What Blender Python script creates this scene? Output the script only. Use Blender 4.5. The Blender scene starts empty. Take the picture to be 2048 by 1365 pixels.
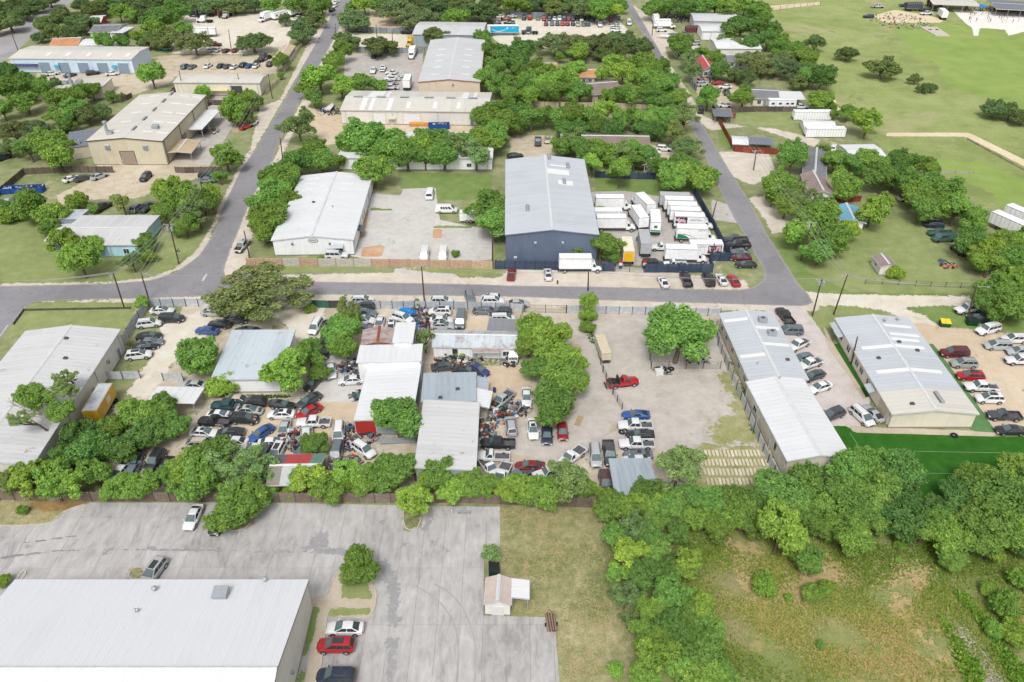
import bpy, bmesh, math, random
import numpy as np
from mathutils import Vector, Matrix
R_ = math.radians
rnd = random.Random(7)
SC = bpy.context.scene
COL = SC.collection

# ---------------------------------------------------------------- camera, sky, sun, exposure
CAM_H, PITCH, FOC = 91.0, R_(35.5), 1592.0
cam = bpy.data.cameras.new('camera'); cam.sensor_width = 36; cam.lens = FOC / 2048 * 36
cam.clip_start = 1; cam.clip_end = 6000
co = bpy.data.objects.new('camera', cam); COL.objects.link(co)
co.location = (0, 0, CAM_H); co.rotation_euler = (math.pi / 2 - PITCH, 0, 0)
SC.camera = co
SUN_EL, SUN_AZ = R_(54), R_(190)          # azimuth clockwise from +Y (behind the camera, a little to the left)
w = bpy.data.worlds.new('World'); SC.world = w; w.use_nodes = True
nt = w.node_tree; bgn = nt.nodes['Background']
sky = nt.nodes.new('ShaderNodeTexSky'); sky.sky_type = 'NISHITA'; sky.sun_disc = False
sky.sun_elevation = SUN_EL; sky.sun_rotation = SUN_AZ
sky.air_density = 1.0; sky.dust_density = 4.0; sky.ozone_density = 1.0
hs = nt.nodes.new('ShaderNodeHueSaturation'); hs.inputs['Saturation'].default_value = 0.16
nt.links.new(sky.outputs[0], hs.inputs['Color']); nt.links.new(hs.outputs[0], bgn.inputs[0])
bgn.inputs[1].default_value = 0.15
sl = bpy.data.lights.new('sun', 'SUN'); sl.energy = 1.5; sl.angle = R_(16); sl.color = (1, .96, .9)
so = bpy.data.objects.new('sun', sl); COL.objects.link(so)
sd = Vector((math.sin(SUN_AZ) * math.cos(SUN_EL), math.cos(SUN_AZ) * math.cos(SUN_EL), math.sin(SUN_EL)))
so.rotation_euler = (-sd).to_track_quat('-Z', 'Y').to_euler(); so.location = (0, 0, 300)
SC.view_settings.view_transform = 'Standard'; SC.view_settings.look = 'None'
SC.view_settings.gamma = 1; SC.view_settings.exposure = 0.22; SC.view_settings.use_curve_mapping = False
SC.render.engine = 'CYCLES'
SC.cycles.max_bounces = 5; SC.cycles.diffuse_bounces = 3; SC.cycles.glossy_bounces = 2
SC.cycles.transparent_max_bounces = 12; SC.cycles.transmission_bounces = 3
SC.cycles.use_denoising = True; SC.cycles.use_adaptive_sampling = True; SC.cycles.adaptive_threshold = 0.02
SC.cycles.sample_clamp_indirect = 6

# ---------------------------------------------------------------- measuring: photo position -> place on the ground (z metres up)
SP, CP = math.sin(PITCH), math.cos(PITCH)
def G(px, py, z=0.0):
    u = (px - 1024) / FOC; v = (py - 682.5) / FOC
    t = (CAM_H - z) / (SP + v * CP)
    return Vector((u * t, (CP - v * SP) * t, z))
def ppm(px, py, z=0.0):                    # photo pixels per metre there
    v = (py - 682.5) / FOC
    return FOC / ((CAM_H - z) / (SP + v * CP))
def head(ax, ay, bx, by, z=0.0):           # compass-free heading of a line seen in the photo
    d = G(bx, by, z) - G(ax, ay, z); return math.atan2(d.y, d.x)

# ---------------------------------------------------------------- colours and materials
KLIT = 1.30
def lin(c): c /= 255.0; return c / 12.92 if c <= .04045 else ((c + .055) / 1.055) ** 2.4
def A(r, g, b, k=KLIT):                    # surface colour that looks like (r,g,b) in that light
    return tuple(min(.82, lin(c) / k) for c in (r, g, b)) + (1,)
MATS = {}
class NT:
    def __init__(s, name):
        s.m = bpy.data.materials.new(name); s.m.use_nodes = True
        s.t = s.m.node_tree; s.n = s.t.nodes; s.l = s.t.links; s.b = s.n['Principled BSDF']; s.tc = None
    def add(s, typ, **kw):
        n = s.n.new(typ)
        for k, v in kw.items():
            if k.startswith('_'): setattr(n, k[1:], v)
            else: n.inputs[k.replace('__', ' ')].default_value = v
        return n
    def link(s, a, b): s.l.new(a, b)
    def co(s, kind='Object', scale=None):
        if s.tc is None: s.tc = s.n.new('ShaderNodeTexCoord')
        if kind == 'World': 
            g = s.n.new('ShaderNodeNewGeometry'); o = g.outputs['Position']
        else: o = s.tc.outputs[kind]
        if scale is not None:
            mp = s.n.new('ShaderNodeMapping'); mp.inputs['Scale'].default_value = scale; s.link(o, mp.inputs[0]); o = mp.outputs[0]
        return o
    def noise(s, scale, detail=3, rough=.6, co=None, dist=0.0):
        n = s.add('ShaderNodeTexNoise', Scale=scale, Detail=detail, Roughness=rough, Distortion=dist)
        s.link(co if co is not None else s.co('World'), n.inputs['Vector']); return n.outputs['Fac']
    def ramp(s, fac, stops, interp='LINEAR'):
        r = s.n.new('ShaderNodeValToRGB'); r.color_ramp.interpolation = interp
        el = r.color_ramp.elements
        while len(el) < len(stops): el.new(.5)
        for e, (p, c) in zip(el, stops): e.position = p; e.color = c if len(c) == 4 else (*c, 1)
        s.link(fac, r.inputs[0]); return r.outputs[0]
    def mix(s, a, b, fac, typ='MIX'):
        m = s.n.new('ShaderNodeMix'); m.data_type = 'RGBA'; m.blend_type = typ
        for sock, v in ((m.inputs[0], fac), (m.inputs[6], a), (m.inputs[7], b)):
            if hasattr(v, 'links'): s.link(v, sock)
            else: sock.default_value = v
        return m.outputs[2]
    def math(s, op, a, b=None, c=None):
        m = s.n.new('ShaderNodeMath'); m.operation = op
        for i, v in enumerate((a, b, c)):
            if v is None: continue
            if hasattr(v, 'links'): s.link(v, m.inputs[i])
            else: m.inputs[i].default_value = v
        return m.outputs[0]
    def attr(s, name):
        a = s.n.new('ShaderNodeAttribute'); a.attribute_name = name; return a
    def bump(s, h, strength=.3, dist=.05):
        b = s.add('ShaderNodeBump', Strength=strength, Distance=dist); s.link(h, b.inputs['Height']); s.link(b.outputs[0], s.b.inputs['Normal'])
    def done(s, col=None, rough=.8, metal=0.0, spec=.3, coat=0.0):
        if col is not None:
            if hasattr(col, 'links'): s.link(col, s.b.inputs['Base Color'])
            else: s.b.inputs['Base Color'].default_value = col
        if hasattr(rough, 'links'): s.link(rough, s.b.inputs['Roughness'])
        else: s.b.inputs['Roughness'].default_value = rough
        s.b.inputs['Metallic'].default_value = metal; s.b.inputs['Specular IOR Level'].default_value = spec
        s.b.inputs['Coat Weight'].default_value = coat; s.b.inputs['Coat Roughness'].default_value = .08
        return s.m

def plain(name, col, rough=.7, metal=0.0, var=.12, scale=1.5, spec=.3):
    """one colour with slight wear and weather variation"""
    if name in MATS: return MATS[name]
    n = NT(name)
    f = n.noise(scale, 4, .65, n.co('Object'))
    lo = tuple(c * (1 - var) for c in col[:3]); hi = tuple(min(.85, c * (1 + var)) for c in col[:3])
    MATS[name] = n.done(n.ramp(f, [(.3, lo), (.7, hi)]), rough, metal, spec); return MATS[name]

def roof_metal(name, col, seam=1.0, dirt=.10, rust=0.0, axis=0, rough=.5, streak=True):
    """sheet metal roof: fine ribs in relief, lap seams, streaks along the fall, per-sheet tone"""
    if name in MATS: return MATS[name]
    n = NT(name); oi = n.n.new('ShaderNodeObjectInfo')
    c1 = n.co('Object', (.35, .35, .35)); st = n.co('Object', (.18, 1.6, 1) if axis == 0 else (1.6, .18, 1))
    f1 = n.noise(1.0, 5, .65, n.co('World', (.12, .12, .12))); f2 = n.noise(1.0, 4, .7, st); f3 = n.noise(3.0, 3, .6, c1)
    f = n.math('ADD', n.math('MULTIPLY', f1, .45), n.math('MULTIPLY', f2, .55))
    f = n.math('ADD', f, n.math('MULTIPLY', n.math('SUBTRACT', oi.outputs['Random'], .5), .16))
    # grime washed down from the laps and fixings
    gr = n.ramp(n.noise(1.0, 5, .75, n.co('Object', (.10, 3.2, 1) if axis == 0 else (3.2, .10, 1)), .3), [(.56, (0, 0, 0)), (.72, (1, 1, 1))])
    lo = tuple(c * (1 - dirt * 1.6) for c in col[:3]); hi = tuple(min(.8, c * (1 + dirt * .5)) for c in col[:3])
    cc = n.ramp(f, [(.32, lo), (.5, col), (.68, hi)])
    cc = n.mix(cc, tuple(c * v for c, v in zip(col[:3], (.74, .71, .66))) + (1,), n.math('MULTIPLY', gr, .45 + dirt))
    if rust:
        rf = n.ramp(n.noise(.55, 5, .7, n.co('World')), [(.62 - rust * .25, (0, 0, 0)), (.72 - rust * .22, (1, 1, 1))])
        rb = n.n.new('ShaderNodeRGBToBW'); n.link(rf, rb.inputs[0])
        cc = n.mix(cc, A(150, 92, 66), n.math("MULTIPLY", rb.outputs[0], .55))
    wv = n.add('ShaderNodeTexWave', Scale=1.0, Distortion=0.0); wv.wave_type = 'BANDS'; wv.bands_direction = 'Y' if axis == 0 else 'X'
    wv.wave_profile = 'SIN'
    n.link(n.co('Object', (1.0, 1.0, 1.0)), wv.inputs['Vector'])
    n.bump(wv.outputs['Fac'], .25, .02)
    MATS[name] = n.done(cc, rough, 0.0, .35); return MATS[name]

def wall_metal(name, col, dirt=.08, rough=.6, ribs=1.0):
    if name in MATS: return MATS[name]
    n = NT(name)
    f = n.noise(.8, 5, .7, n.co('Object', (1.2, 1.2, .25)))
    g = n.noise(.25, 3, .6, n.co('Object'))
    f = n.math('ADD', n.math('MULTIPLY', f, .6), n.math('MULTIPLY', g, .4))
    lo = tuple(c * (1 - dirt * 1.8) for c in col[:3]); hi = tuple(min(.8, c * (1 + dirt * .6)) for c in col[:3])
    cc = n.ramp(f, [(.33, lo), (.5, col), (.66, hi)])
    sp = n.n.new('ShaderNodeSeparateXYZ'); n.link(n.co('Object'), sp.inputs[0])
    s = n.math('SINE', n.math('MULTIPLY', n.math('ADD', sp.outputs[0], sp.outputs[1]), 6.283 * 1.5 * ribs))
    n.bump(s, .35, .03)
    MATS[name] = n.done(cc, rough, 0.0, .3); return MATS[name]

def paint():
    n = NT('car_paint'); oi = n.n.new('ShaderNodeObjectInfo')
    f = n.noise(2.2, 4, .6, n.co('Object'))
    c = n.mix(oi.outputs['Color'], (.33, .29, .24, 1), n.math('MULTIPLY', n.ramp(f, [(.55, (0, 0, 0)), (.8, (.35, .35, .35))]), .5))
    return n.done(c, .35, 0.0, .5, .6)
MATS['paint'] = paint()
def ocol(name, rough=.7, var=.1, spec=.3, scale=1.2):
    """takes the object's own colour, with weather variation"""
    n = NT(name); oi = n.n.new('ShaderNodeObjectInfo')
    f = n.noise(scale, 4, .65, n.co('Object'))
    r = n.ramp(f, [(.3, (1 - var,) * 3), (.7, (1 + var,) * 3)])
    return n.done(n.mix(oi.outputs['Color'], r, 1.0, 'MULTIPLY'), rough, 0, spec)
MATS['ocol'] = ocol('weathered_paint'); MATS['ocol_rough'] = ocol('rough_coloured', .9, .25, .15, 3)
plain('glass_dark', (.035, .045, .05, 1), .08, 0, .2, 1, .6)
plain('glass_blue', (.10, .14, .15, 1), .1, 0, .2, 1, .6)
plain('tyre', (.022, .022, .024, 1), .85, 0, .3, 8, .2)
plain('rim', (.42, .42, .44, 1), .35, .6, .1, 4, .5)
plain('black', (.03, .03, .033, 1), .6, 0, .3, 4, .3)
plain('dark_grey', (.09, .09, .095, 1), .6, 0, .25, 3, .3)
plain('lamp_clear', (.62, .64, .66, 1), .15, 0, .05, 4, .6)
plain('lamp_red', (.42, .03, .03, 1), .2, 0, .1, 4, .6)
plain('steel', (.36, .37, .38, 1), .45, .5, .15, 3, .4)
plain('galv', A(176, 182, 188), .5, .2, .1, 2, .4)
plain('white_trim', A(232, 232, 230), .5, 0, .06, 2)
plain('wood_pole', A(92, 70, 62), .9, 0, .25, 5)
plain('rust', A(140, 84, 60), .9, 0, .3, 4)

# ---------------------------------------------------------------- mesh building
class MB:
    def __init__(s): s.v = []; s.f = []; s.mi = []
    def face(s, pts, m=0):
        i = len(s.v); s.v += [tuple(p) for p in pts]; s.f.append(tuple(range(i, i + len(pts)))); s.mi.append(m); return s
    def raw(s, vs, fs, m=0):
        i = len(s.v); s.v += [tuple(p) for p in vs]; s.f += [tuple(i + k for k in f) for f in fs]; s.mi += [m] * len(fs); return s
    def box(s, x0, x1, y0, y1, z0, z1, m=0, mt=None):
        vs = [(x0, y0, z0), (x1, y0, z0), (x1, y1, z0), (x0, y1, z0), (x0, y0, z1), (x1, y0, z1), (x1, y1, z1), (x0, y1, z1)]
        if mt is not None: vs = [tuple(mt @ Vector(p)) for p in vs]
        return s.raw(vs, [(3, 2, 1, 0), (4, 5, 6, 7), (0, 1, 5, 4), (1, 2, 6, 5), (2, 3, 7, 6), (3, 0, 4, 7)], m)
    def tube(s, p0, p1, r0, r1=None, n=8, m=0, cap=True):
        p0 = Vector(p0); p1 = Vector(p1); r1 = r0 if r1 is None else r1
        d = (p1 - p0).normalized(); a = d.orthogonal().normalized(); b = d.cross(a)
        vs = [p + (a * math.cos(2 * math.pi * k / n) + b * math.sin(2 * math.pi * k / n)) * r for p, r in ((p0, r0), (p1, r1)) for k in range(n)]
        fs = [(k, (k + 1) % n, n + (k + 1) % n, n + k) for k in range(n)]
        if cap: fs += [tuple(range(n - 1, -1, -1)), tuple(range(n, 2 * n))]
        return s.raw(vs, fs, m)
    def path(s, pts, rad, n=6, m=0):
        pts = [Vector(p) for p in pts]
        vs = []; a0 = None
        for i, p in enumerate(pts):
            d = (pts[min(i + 1, len(pts) - 1)] - pts[max(i - 1, 0)]).normalized()
            a = d.orthogonal().normalized() if a0 is None else (a0 - d * a0.dot(d)).normalized(); a0 = a; b = d.cross(a)
            r = rad[i] if hasattr(rad, '__len__') else rad
            vs += [p + (a * math.cos(2 * math.pi * k / n) + b * math.sin(2 * math.pi * k / n)) * r for k in range(n)]
        fs = [(i * n + k, i * n + (k + 1) % n, (i + 1) * n + (k + 1) % n, (i + 1) * n + k) for i in range(len(pts) - 1) for k in range(n)]
        fs += [tuple(range(n - 1, -1, -1)), tuple(range((len(pts) - 1) * n, len(pts) * n))]
        return s.raw(vs, fs, m)
    def mesh(s, name, mats, smooth=None, bevel=0.0):
        me = bpy.data.meshes.new(name); me.from_pydata(s.v, [], s.f)
        for m in mats: me.materials.append(MATS[m] if isinstance(m, str) else m)
        me.polygons.foreach_set('material_index', s.mi)
        if bevel:
            bm = bmesh.new(); bm.from_mesh(me); bmesh.ops.remove_doubles(bm, verts=bm.verts, dist=1e-4)
            bmesh.ops.bevel(bm, geom=[e for e in bm.edges if len(e.link_faces) == 2 and e.calc_face_angle(0) > .3], offset=bevel, segments=2, affect='EDGES', profile=.6)
            bm.to_mesh(me); bm.free()
        me.update()
        if smooth is not None:
            me.polygons.foreach_set('use_smooth', [True] * len(me.polygons)); me.set_sharp_from_angle(angle=R_(smooth))
        return me
def put(name, me, parent=None, loc=(0, 0, 0), rot=None, color=None, mw=None):
    o = bpy.data.objects.new(name, me); COL.objects.link(o)
    if parent is not None: o.parent = parent
    if mw is not None: o.matrix_local = mw
    else:
        o.location = loc
        if rot is not None: o.rotation_euler = rot if hasattr(rot, '__len__') else (0, 0, rot)
    if color is not None: o.color = color
    return o
def obj(name, mb, mats, parent=None, loc=(0, 0, 0), rot=None, color=None, smooth=None, bevel=0.0):
    return put(name, mb.mesh(name, mats if isinstance(mats, (list, tuple)) else [mats], smooth, bevel), parent, loc, rot, color)
def tag(o, label=None, cat=None, group=None, kind=None):
    if label: o['label'] = label
    if cat: o['category'] = cat
    if group: o['group'] = group
    if kind: o['kind'] = kind
    return o
def thing(name, label, cat, loc=(0, 0, 0), rz=0.0, group=None, scale=None):
    o = bpy.data.objects.new(name, None); COL.objects.link(o); o.location = loc; o.rotation_euler = (0, 0, rz); o.empty_display_size = .1
    if scale is not None: o.scale = scale
    return tag(o, label, cat, group)
ORD = 'first second third fourth fifth sixth seventh eighth ninth tenth eleventh twelfth thirteenth fourteenth fifteenth sixteenth seventeenth eighteenth nineteenth twentieth'.split()
NUMW = 'zero one two three four five six seven eight nine ten eleven twelve thirteen fourteen fifteen sixteen seventeen eighteen nineteen twenty'.split()
def ordw(i): return ORD[i] if i < 20 else 'twenty-' + ORD[i - 20]
def label_list(items, place):
    """items: [(descr, x)] -> labels; alike ones are told apart by their order from the left"""
    by = {}
    for i, (d, x) in enumerate(items): by.setdefault(d, []).append((x, i))
    out = [None] * len(items)
    for d, l in by.items():
        l.sort()
        if len(l) == 1: out[l[0][1]] = f'{d} {place}'
        else:
            for k, (x, i) in enumerate(l): out[i] = f'{ordw(k)} {d} from the left, {place}'
    return out

# ---------------------------------------------------------------- ground surfaces
def ground_mat(name, cols, scales=(.05, .35, 3.0), wts=(.35, .4, .25), fuzz=.6, rough=.95, spots=None, contrast=1.0, fz=.8, bump=.0):
    """cols: three tones from dark to light; edge of the sheet is ragged by fuzz metres"""
    n = NT(name)
    p = n.co('World')
    f = None
    for sc, wt in zip(scales, wts):
        t = n.math('MULTIPLY', n.noise(sc, 5, .65, p), wt); f = t if f is None else n.math('ADD', f, t)
    s = .13 / contrast
    cc = n.ramp(f, [(.5 - s, cols[0]), (.5, cols[1]), (.5 + s, cols[2])])
    if spots:
        for (c, sc, th, w2) in spots:
            g = n.ramp(n.noise(sc, 5, .68, p, .4), [(th, (0, 0, 0)), (th + w2, (1, 1, 1))])
            cc = n.mix(cc, c, g)
    a = n.attr('d').outputs['Fac']
    e = n.math('MULTIPLY', n.math('SUBTRACT', n.noise(fz, 5, .7, p), .5), fuzz * 2.4)
    al = n.math('GREATER_THAN', n.math('ADD', a, e), 0.0)
    n.link(al, n.b.inputs['Alpha'])
    if bump: n.bump(n.noise(2.5, 4, .7, p), bump, .08)
    n.done(cc, rough, 0, .15); MATS[name] = n.m; return n.m
ground_mat('g_straw', [A(168, 150, 108), A(190, 168, 124), A(206, 186, 144)], scales=(.15, .9, 5), wts=(.3, .35, .35), fuzz=5.0, fz=.45, bump=.6)
ground_mat('g_greybrown', [A(128, 130, 84), A(152, 148, 104), A(176, 164, 122)], scales=(.15, .9, 5), wts=(.3, .35, .35), fuzz=4.0, fz=.7, bump=.6)
ground_mat('g_lime', [A(128, 150, 66), A(150, 168, 76), A(170, 180, 92)], scales=(.15, .9, 5), wts=(.3, .35, .35), fuzz=5.0, fz=.6, bump=.6)
ground_mat('g_weedy', [A(128, 142, 84), A(166, 166, 118), A(196, 188, 160)], scales=(.1, .6, 4), fuzz=4.5, fz=.35)
GR_D, GR_M, GR_L, GR_T = A(92, 112, 58), A(128, 146, 84), A(158, 168, 104), A(178, 168, 130)
ground_mat('g_scrub', [A(118, 130, 84), A(148, 156, 110), A(184, 178, 144)], spots=[(A(196, 184, 154), .12, .60, .10)], bump=.4)
ground_mat('g_lawn', [A(130, 144, 90), A(150, 162, 106), A(172, 177, 126)], bump=.4)
ground_mat('g_lush', [A(110, 136, 74), A(130, 152, 88), A(150, 164, 106)], bump=.3)
ground_mat('g_park', [A(136, 150, 92), A(154, 168, 104), A(172, 180, 124)], scales=(.018, .12, 1.2), wts=(.4, .35, .25), contrast=1.5, spots=[(A(184, 176, 138), .03, .54, .14), (A(132, 140, 92), .06, .60, .12)])
ground_mat('g_parkgreen', [A(136, 160, 84), A(150, 172, 94), A(166, 182, 108)], scales=(.02, .15, 2.0), fuzz=14, fz=.03)
ground_mat('g_dry', [A(112, 126, 76), A(158, 156, 112), A(200, 186, 150)], scales=(.09, .8, 5), wts=(.34, .33, .33), contrast=1.25, fuzz=2.0, spots=[(A(190, 170, 128), .35, .56, .16), (A(110, 132, 66), .13, .60, .12)], bump=.6)
ground_mat('g_field', [A(110, 128, 72), A(142, 152, 94), A(176, 166, 122)], scales=(.07, .6, 4.5), wts=(.35, .3, .35), fuzz=3.0, spots=[(A(192, 164, 120), .10, .57, .10), (A(126, 150, 66), .16, .60, .10)], bump=.8)
ground_mat('g_turf', [A(44, 96, 28), A(54, 108, 34), A(68, 120, 44)], scales=(.08, .5, 6), fuzz=.12, contrast=1.2)
ground_mat('g_turf_pale', [A(88, 128, 80), A(102, 142, 92), A(116, 152, 104)], scales=(.2, 1, 6), fuzz=.15)
ground_mat('g_dirt', [A(188, 172, 148), A(208, 194, 172), A(226, 216, 198)], fuzz=1.3, spots=[(A(150, 150, 98), .3, .60, .10)], bump=.4)
ground_mat('g_tan', [A(202, 182, 154), A(218, 200, 174), A(231, 217, 195)], fuzz=1.0, spots=[(A(170, 146, 120), .35, .62, .08)], bump=.4)
ground_mat('g_yard', [A(178, 164, 146), A(204, 192, 174), A(226, 218, 202)], scales=(.06, .4, 3.5), fuzz=1.2, spots=[(A(150, 152, 104), .22, .60, .07), (A(150, 134, 116), .5, .64, .08)], bump=.5)
ground_mat('g_pale', [A(214, 204, 186), A(230, 222, 206), A(242, 238, 228)], fuzz=1.3, spots=[(A(196, 182, 158), .15, .60, .12)], bump=.3)
ground_mat('g_shoulder', [A(200, 188, 170), A(220, 210, 196), A(236, 228, 216)], fuzz=1.1, spots=[(A(190, 166, 136), .25, .62, .12)], bump=.3)
ground_mat('g_lotgrey', [A(176, 170, 164), A(196, 190, 184), A(214, 210, 204)], scales=(.06, .5, 4), fuzz=.5, spots=[(A(150, 146, 142), .25, .60, .12)])
ground_mat('g_lotpink', [A(196, 186, 180), A(214, 205, 200), A(228, 221, 216)], fuzz=.3, spots=[(A(178, 166, 158), .22, .62, .1)])
ground_mat('g_whitelot', [A(180, 172, 164), A(200, 192, 184), A(216, 209, 202)], scales=(.1, .5, 4), fuzz=.4, spots=[(A(168, 160, 136), .14, .62, .12), (A(170, 160, 150), .7, .66, .06)])
ground_mat('g_concrete', [A(196, 192, 186), A(212, 209, 204), A(224, 222, 218)], scales=(.12, .6, 5), fuzz=.12, spots=[(A(172, 168, 164), .2, .60, .14)])
ground_mat('g_walk', [A(186, 170, 150), A(204, 190, 172), A(218, 206, 190)], fuzz=.05)
ground_mat('g_sand', [A(238, 232, 224), A(246, 242, 236), A(252, 250, 246)], fuzz=.8)
ground_mat('g_path', [A(222, 204, 168), A(232, 216, 184), A(240, 228, 202)], fuzz=.5)
ground_mat('g_mulch', [A(186, 140, 104), A(206, 166, 130), A(222, 190, 158)], fuzz=.1)
ground_mat('g_leaflitter', [A(128, 108, 70), A(158, 132, 88), A(178, 152, 104)], fuzz=1.5, scales=(.2, 1, 5))
ground_mat('g_rubble', [A(150, 138, 132), A(188, 176, 170), A(226, 220, 214)], scales=(.3, 2, 6), fuzz=.8, contrast=1.3)
ground_mat('g_tar', [A(156, 155, 157), A(166, 165, 167), A(178, 177, 178)], scales=(.3, 1.5, 5), fuzz=1.3, fz=1.2)
ground_mat('g_tarline', [A(138, 136, 138), A(152, 150, 152), A(166, 164, 164)], scales=(.3, 1.5, 5), fuzz=.28, fz=1.6)
def asphalt(name, base, fuzz=.35):
    n = NT(name); p = n.co('World')
    f = n.math('ADD', n.math('MULTIPLY', n.noise(.06, 4, .6, p), .4), n.math('ADD', n.math('MULTIPLY', n.noise(.5, 4, .7, p), .25), n.math('MULTIPLY', n.noise(6, 3, .7, p), .35)))
    lo = tuple(c * .84 for c in base[:3]); hi = tuple(c * 1.18 for c in base[:3])
    cc = n.ramp(f, [(.38, lo), (.5, base), (.62, hi)])
    pt = n.ramp(n.noise(.045, 2, .4, p, .3), [(.60, (0, 0, 0)), (.615, (1, 1, 1))]); cc = n.mix(cc, tuple(c * .80 for c in base[:3]) + (1,), n.math('MULTIPLY', pt, .55))
    vo = n.add('ShaderNodeTexVoronoi', Scale=.16); vo.feature = 'DISTANCE_TO_EDGE'; wob = n.add('ShaderNodeVectorMath'); wob.operation = 'ADD'; nz = n.add('ShaderNodeTexNoise', Scale=.5, Detail=3); n.link(p, nz.inputs['Vector']); sc_ = n.add('ShaderNodeVectorMath'); sc_.operation = 'SCALE'; sc_.inputs['Scale'].default_value = 3.0
    n.link(nz.outputs['Color'], sc_.inputs[0]); n.link(p, wob.inputs[0]); n.link(sc_.outputs[0], wob.inputs[1]); n.link(wob.outputs[0], vo.inputs['Vector'])
    crk = n.ramp(vo.outputs['Distance'], [(0, (1, 1, 1)), (.012, (0, 0, 0))]); cc = n.mix(cc, tuple(c * .55 for c in base[:3]) + (1,), n.math('MULTIPLY', crk, .55))
    oil = n.ramp(n.noise(.35, 4, .7, p), [(.66, (0, 0, 0)), (.76, (1, 1, 1))]); cc = n.mix(cc, tuple(c * .6 for c in base[:3]) + (1,), n.math('MULTIPLY', oil, .5))
    a = n.attr('d').outputs['Fac']
    # dust swept to the edges of the carriageway
    ed = n.ramp(n.math('ADD', a, n.math('MULTIPLY', n.noise(.5, 4, .7, p), 1.2)), [(.0, (1, 1, 1)), (.95, (1, 1, 1)), (1.0, (0, 0, 0))])
    cc = n.mix(cc, A(186, 180, 172), n.math('MULTIPLY', ed, .35))
    e = n.math('MULTIPLY', n.math('SUBTRACT', n.noise(1.0, 5, .7, p), .5), fuzz * 2.4)
    n.link(n.math('GREATER_THAN', n.math('ADD', a, e), 0.0), n.b.inputs['Alpha'])
    MATS[name] = n.done(cc, .9, 0, .2)
asphalt('g_asphalt', A(152, 150, 155)); asphalt('g_asphalt_pale', A(170, 167, 168))

ZL = []                                    # (bounds, z) of the sheets laid so far: each new one lies 4 mm above those it overlaps
def poly_sdf(P, Q):
    """signed distance (inside > 0) of points P to polygon Q"""
    n = len(Q); d = np.full(len(P), 1e9); ins = np.zeros(len(P), bool)
    for i in range(n):
        a, b = Q[i], Q[(i + 1) % n]; ab = b - a; ap = P - a
        t = np.clip((ap @ ab) / max(ab @ ab, 1e-9), 0, 1); d = np.minimum(d, np.hypot(*(ap - t[:, None] * ab).T))
        c = ((a[1] > P[:, 1]) != (b[1] > P[:, 1]))
        with np.errstate(divide='ignore', invalid='ignore'):
            x = (b[0] - a[0]) * (P[:, 1] - a[1]) / (b[1] - a[1]) + a[0]
        ins ^= c & (P[:, 0] < x)
    return np.where(ins, d, -d)
def sheet(name, mat, Q, cell=1.0, margin=1.5, kind='structure', z=None):
    """a ground sheet over world polygon Q, meshed as a grid that knows its distance to the edge"""
    Q = np.array([(q[0], q[1]) for q in Q], float)
    if z is None:
        b = (*(Q.min(0) - margin), *(Q.max(0) + margin))
        z = .004 + max([zz for (a, zz) in ZL if a[0] < b[2] and a[2] > b[0] and a[1] < b[3] and a[3] > b[1]], default=0); ZL.append((b, z))
    lo = Q.min(0) - margin - cell; hi = Q.max(0) + margin + cell
    nx, ny = [max(2, int(math.ceil(v / cell))) + 1 for v in (hi - lo)]
    X, Y = np.meshgrid(lo[0] + np.arange(nx) * cell, lo[1] + np.arange(ny) * cell)
    P = np.stack([X.ravel(), Y.ravel()], 1); d = poly_sdf(P, Q)
    I = np.arange(nx * ny).reshape(ny, nx)
    F = np.stack([I[:-1, :-1], I[:-1, 1:], I[1:, 1:], I[1:, :-1]], -1).reshape(-1, 4)
    F = F[d[F].max(1) > -margin]
    u, inv = np.unique(F, return_inverse=True); F = inv.reshape(-1, 4)
    me = bpy.data.meshes.new(name); V = np.column_stack([P[u], np.full(len(u), z)]).astype(np.float32)
    me.vertices.add(len(V)); me.vertices.foreach_set('co', V.ravel())
    me.loops.add(F.size); me.loops.foreach_set('vertex_index', F.ravel().astype(np.int32))
    me.polygons.add(len(F)); me.polygons.foreach_set('loop_start', np.arange(0, F.size, 4, dtype=np.int32)); me.polygons.foreach_set('loop_total', np.full(len(F), 4, np.int32))
    at = me.attributes.new('d', 'FLOAT', 'POINT'); at.data.foreach_set('value', d[u].astype(np.float32))
    me.materials.append(MATS[mat]); me.update(); me.validate()
    o = put(name, me); o['kind'] = kind; return o
def px(s): 
    v = [float(t) for t in s.replace(',', ' ').split()]; return list(zip(v[::2], v[1::2]))
def reg(name, mat, s, cell=None, margin=1.5):
    p = px(s); my = sum(q[1] for q in p) / len(p)
    return sheet(name, mat, [G(x, y) for x, y in p], cell or (1.6 if my < 330 else 1.0), margin)

# the wide land
big = [(-2600, -200), (2600, -200), (2600, 4200), (-2600, 4200)]
gme = MB(); gme.face([(x, y, -.03) for x, y in big]); 
n = NT('far_land'); 
MATS['far_land'] = n.done(n.ramp(n.noise(.02, 6, .7, n.co('World')), [(.4, A(84, 104, 66)), (.52, A(112, 128, 84)), (.62, A(176, 170, 150))]), .95, 0, .1)
tag(obj('ground', gme, 'far_land'), kind='structure')
reg('scrub_ground', 'g_scrub', '-900 -60 2950 -60 2400 1420 -400 1420', cell=6, margin=3)
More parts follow.
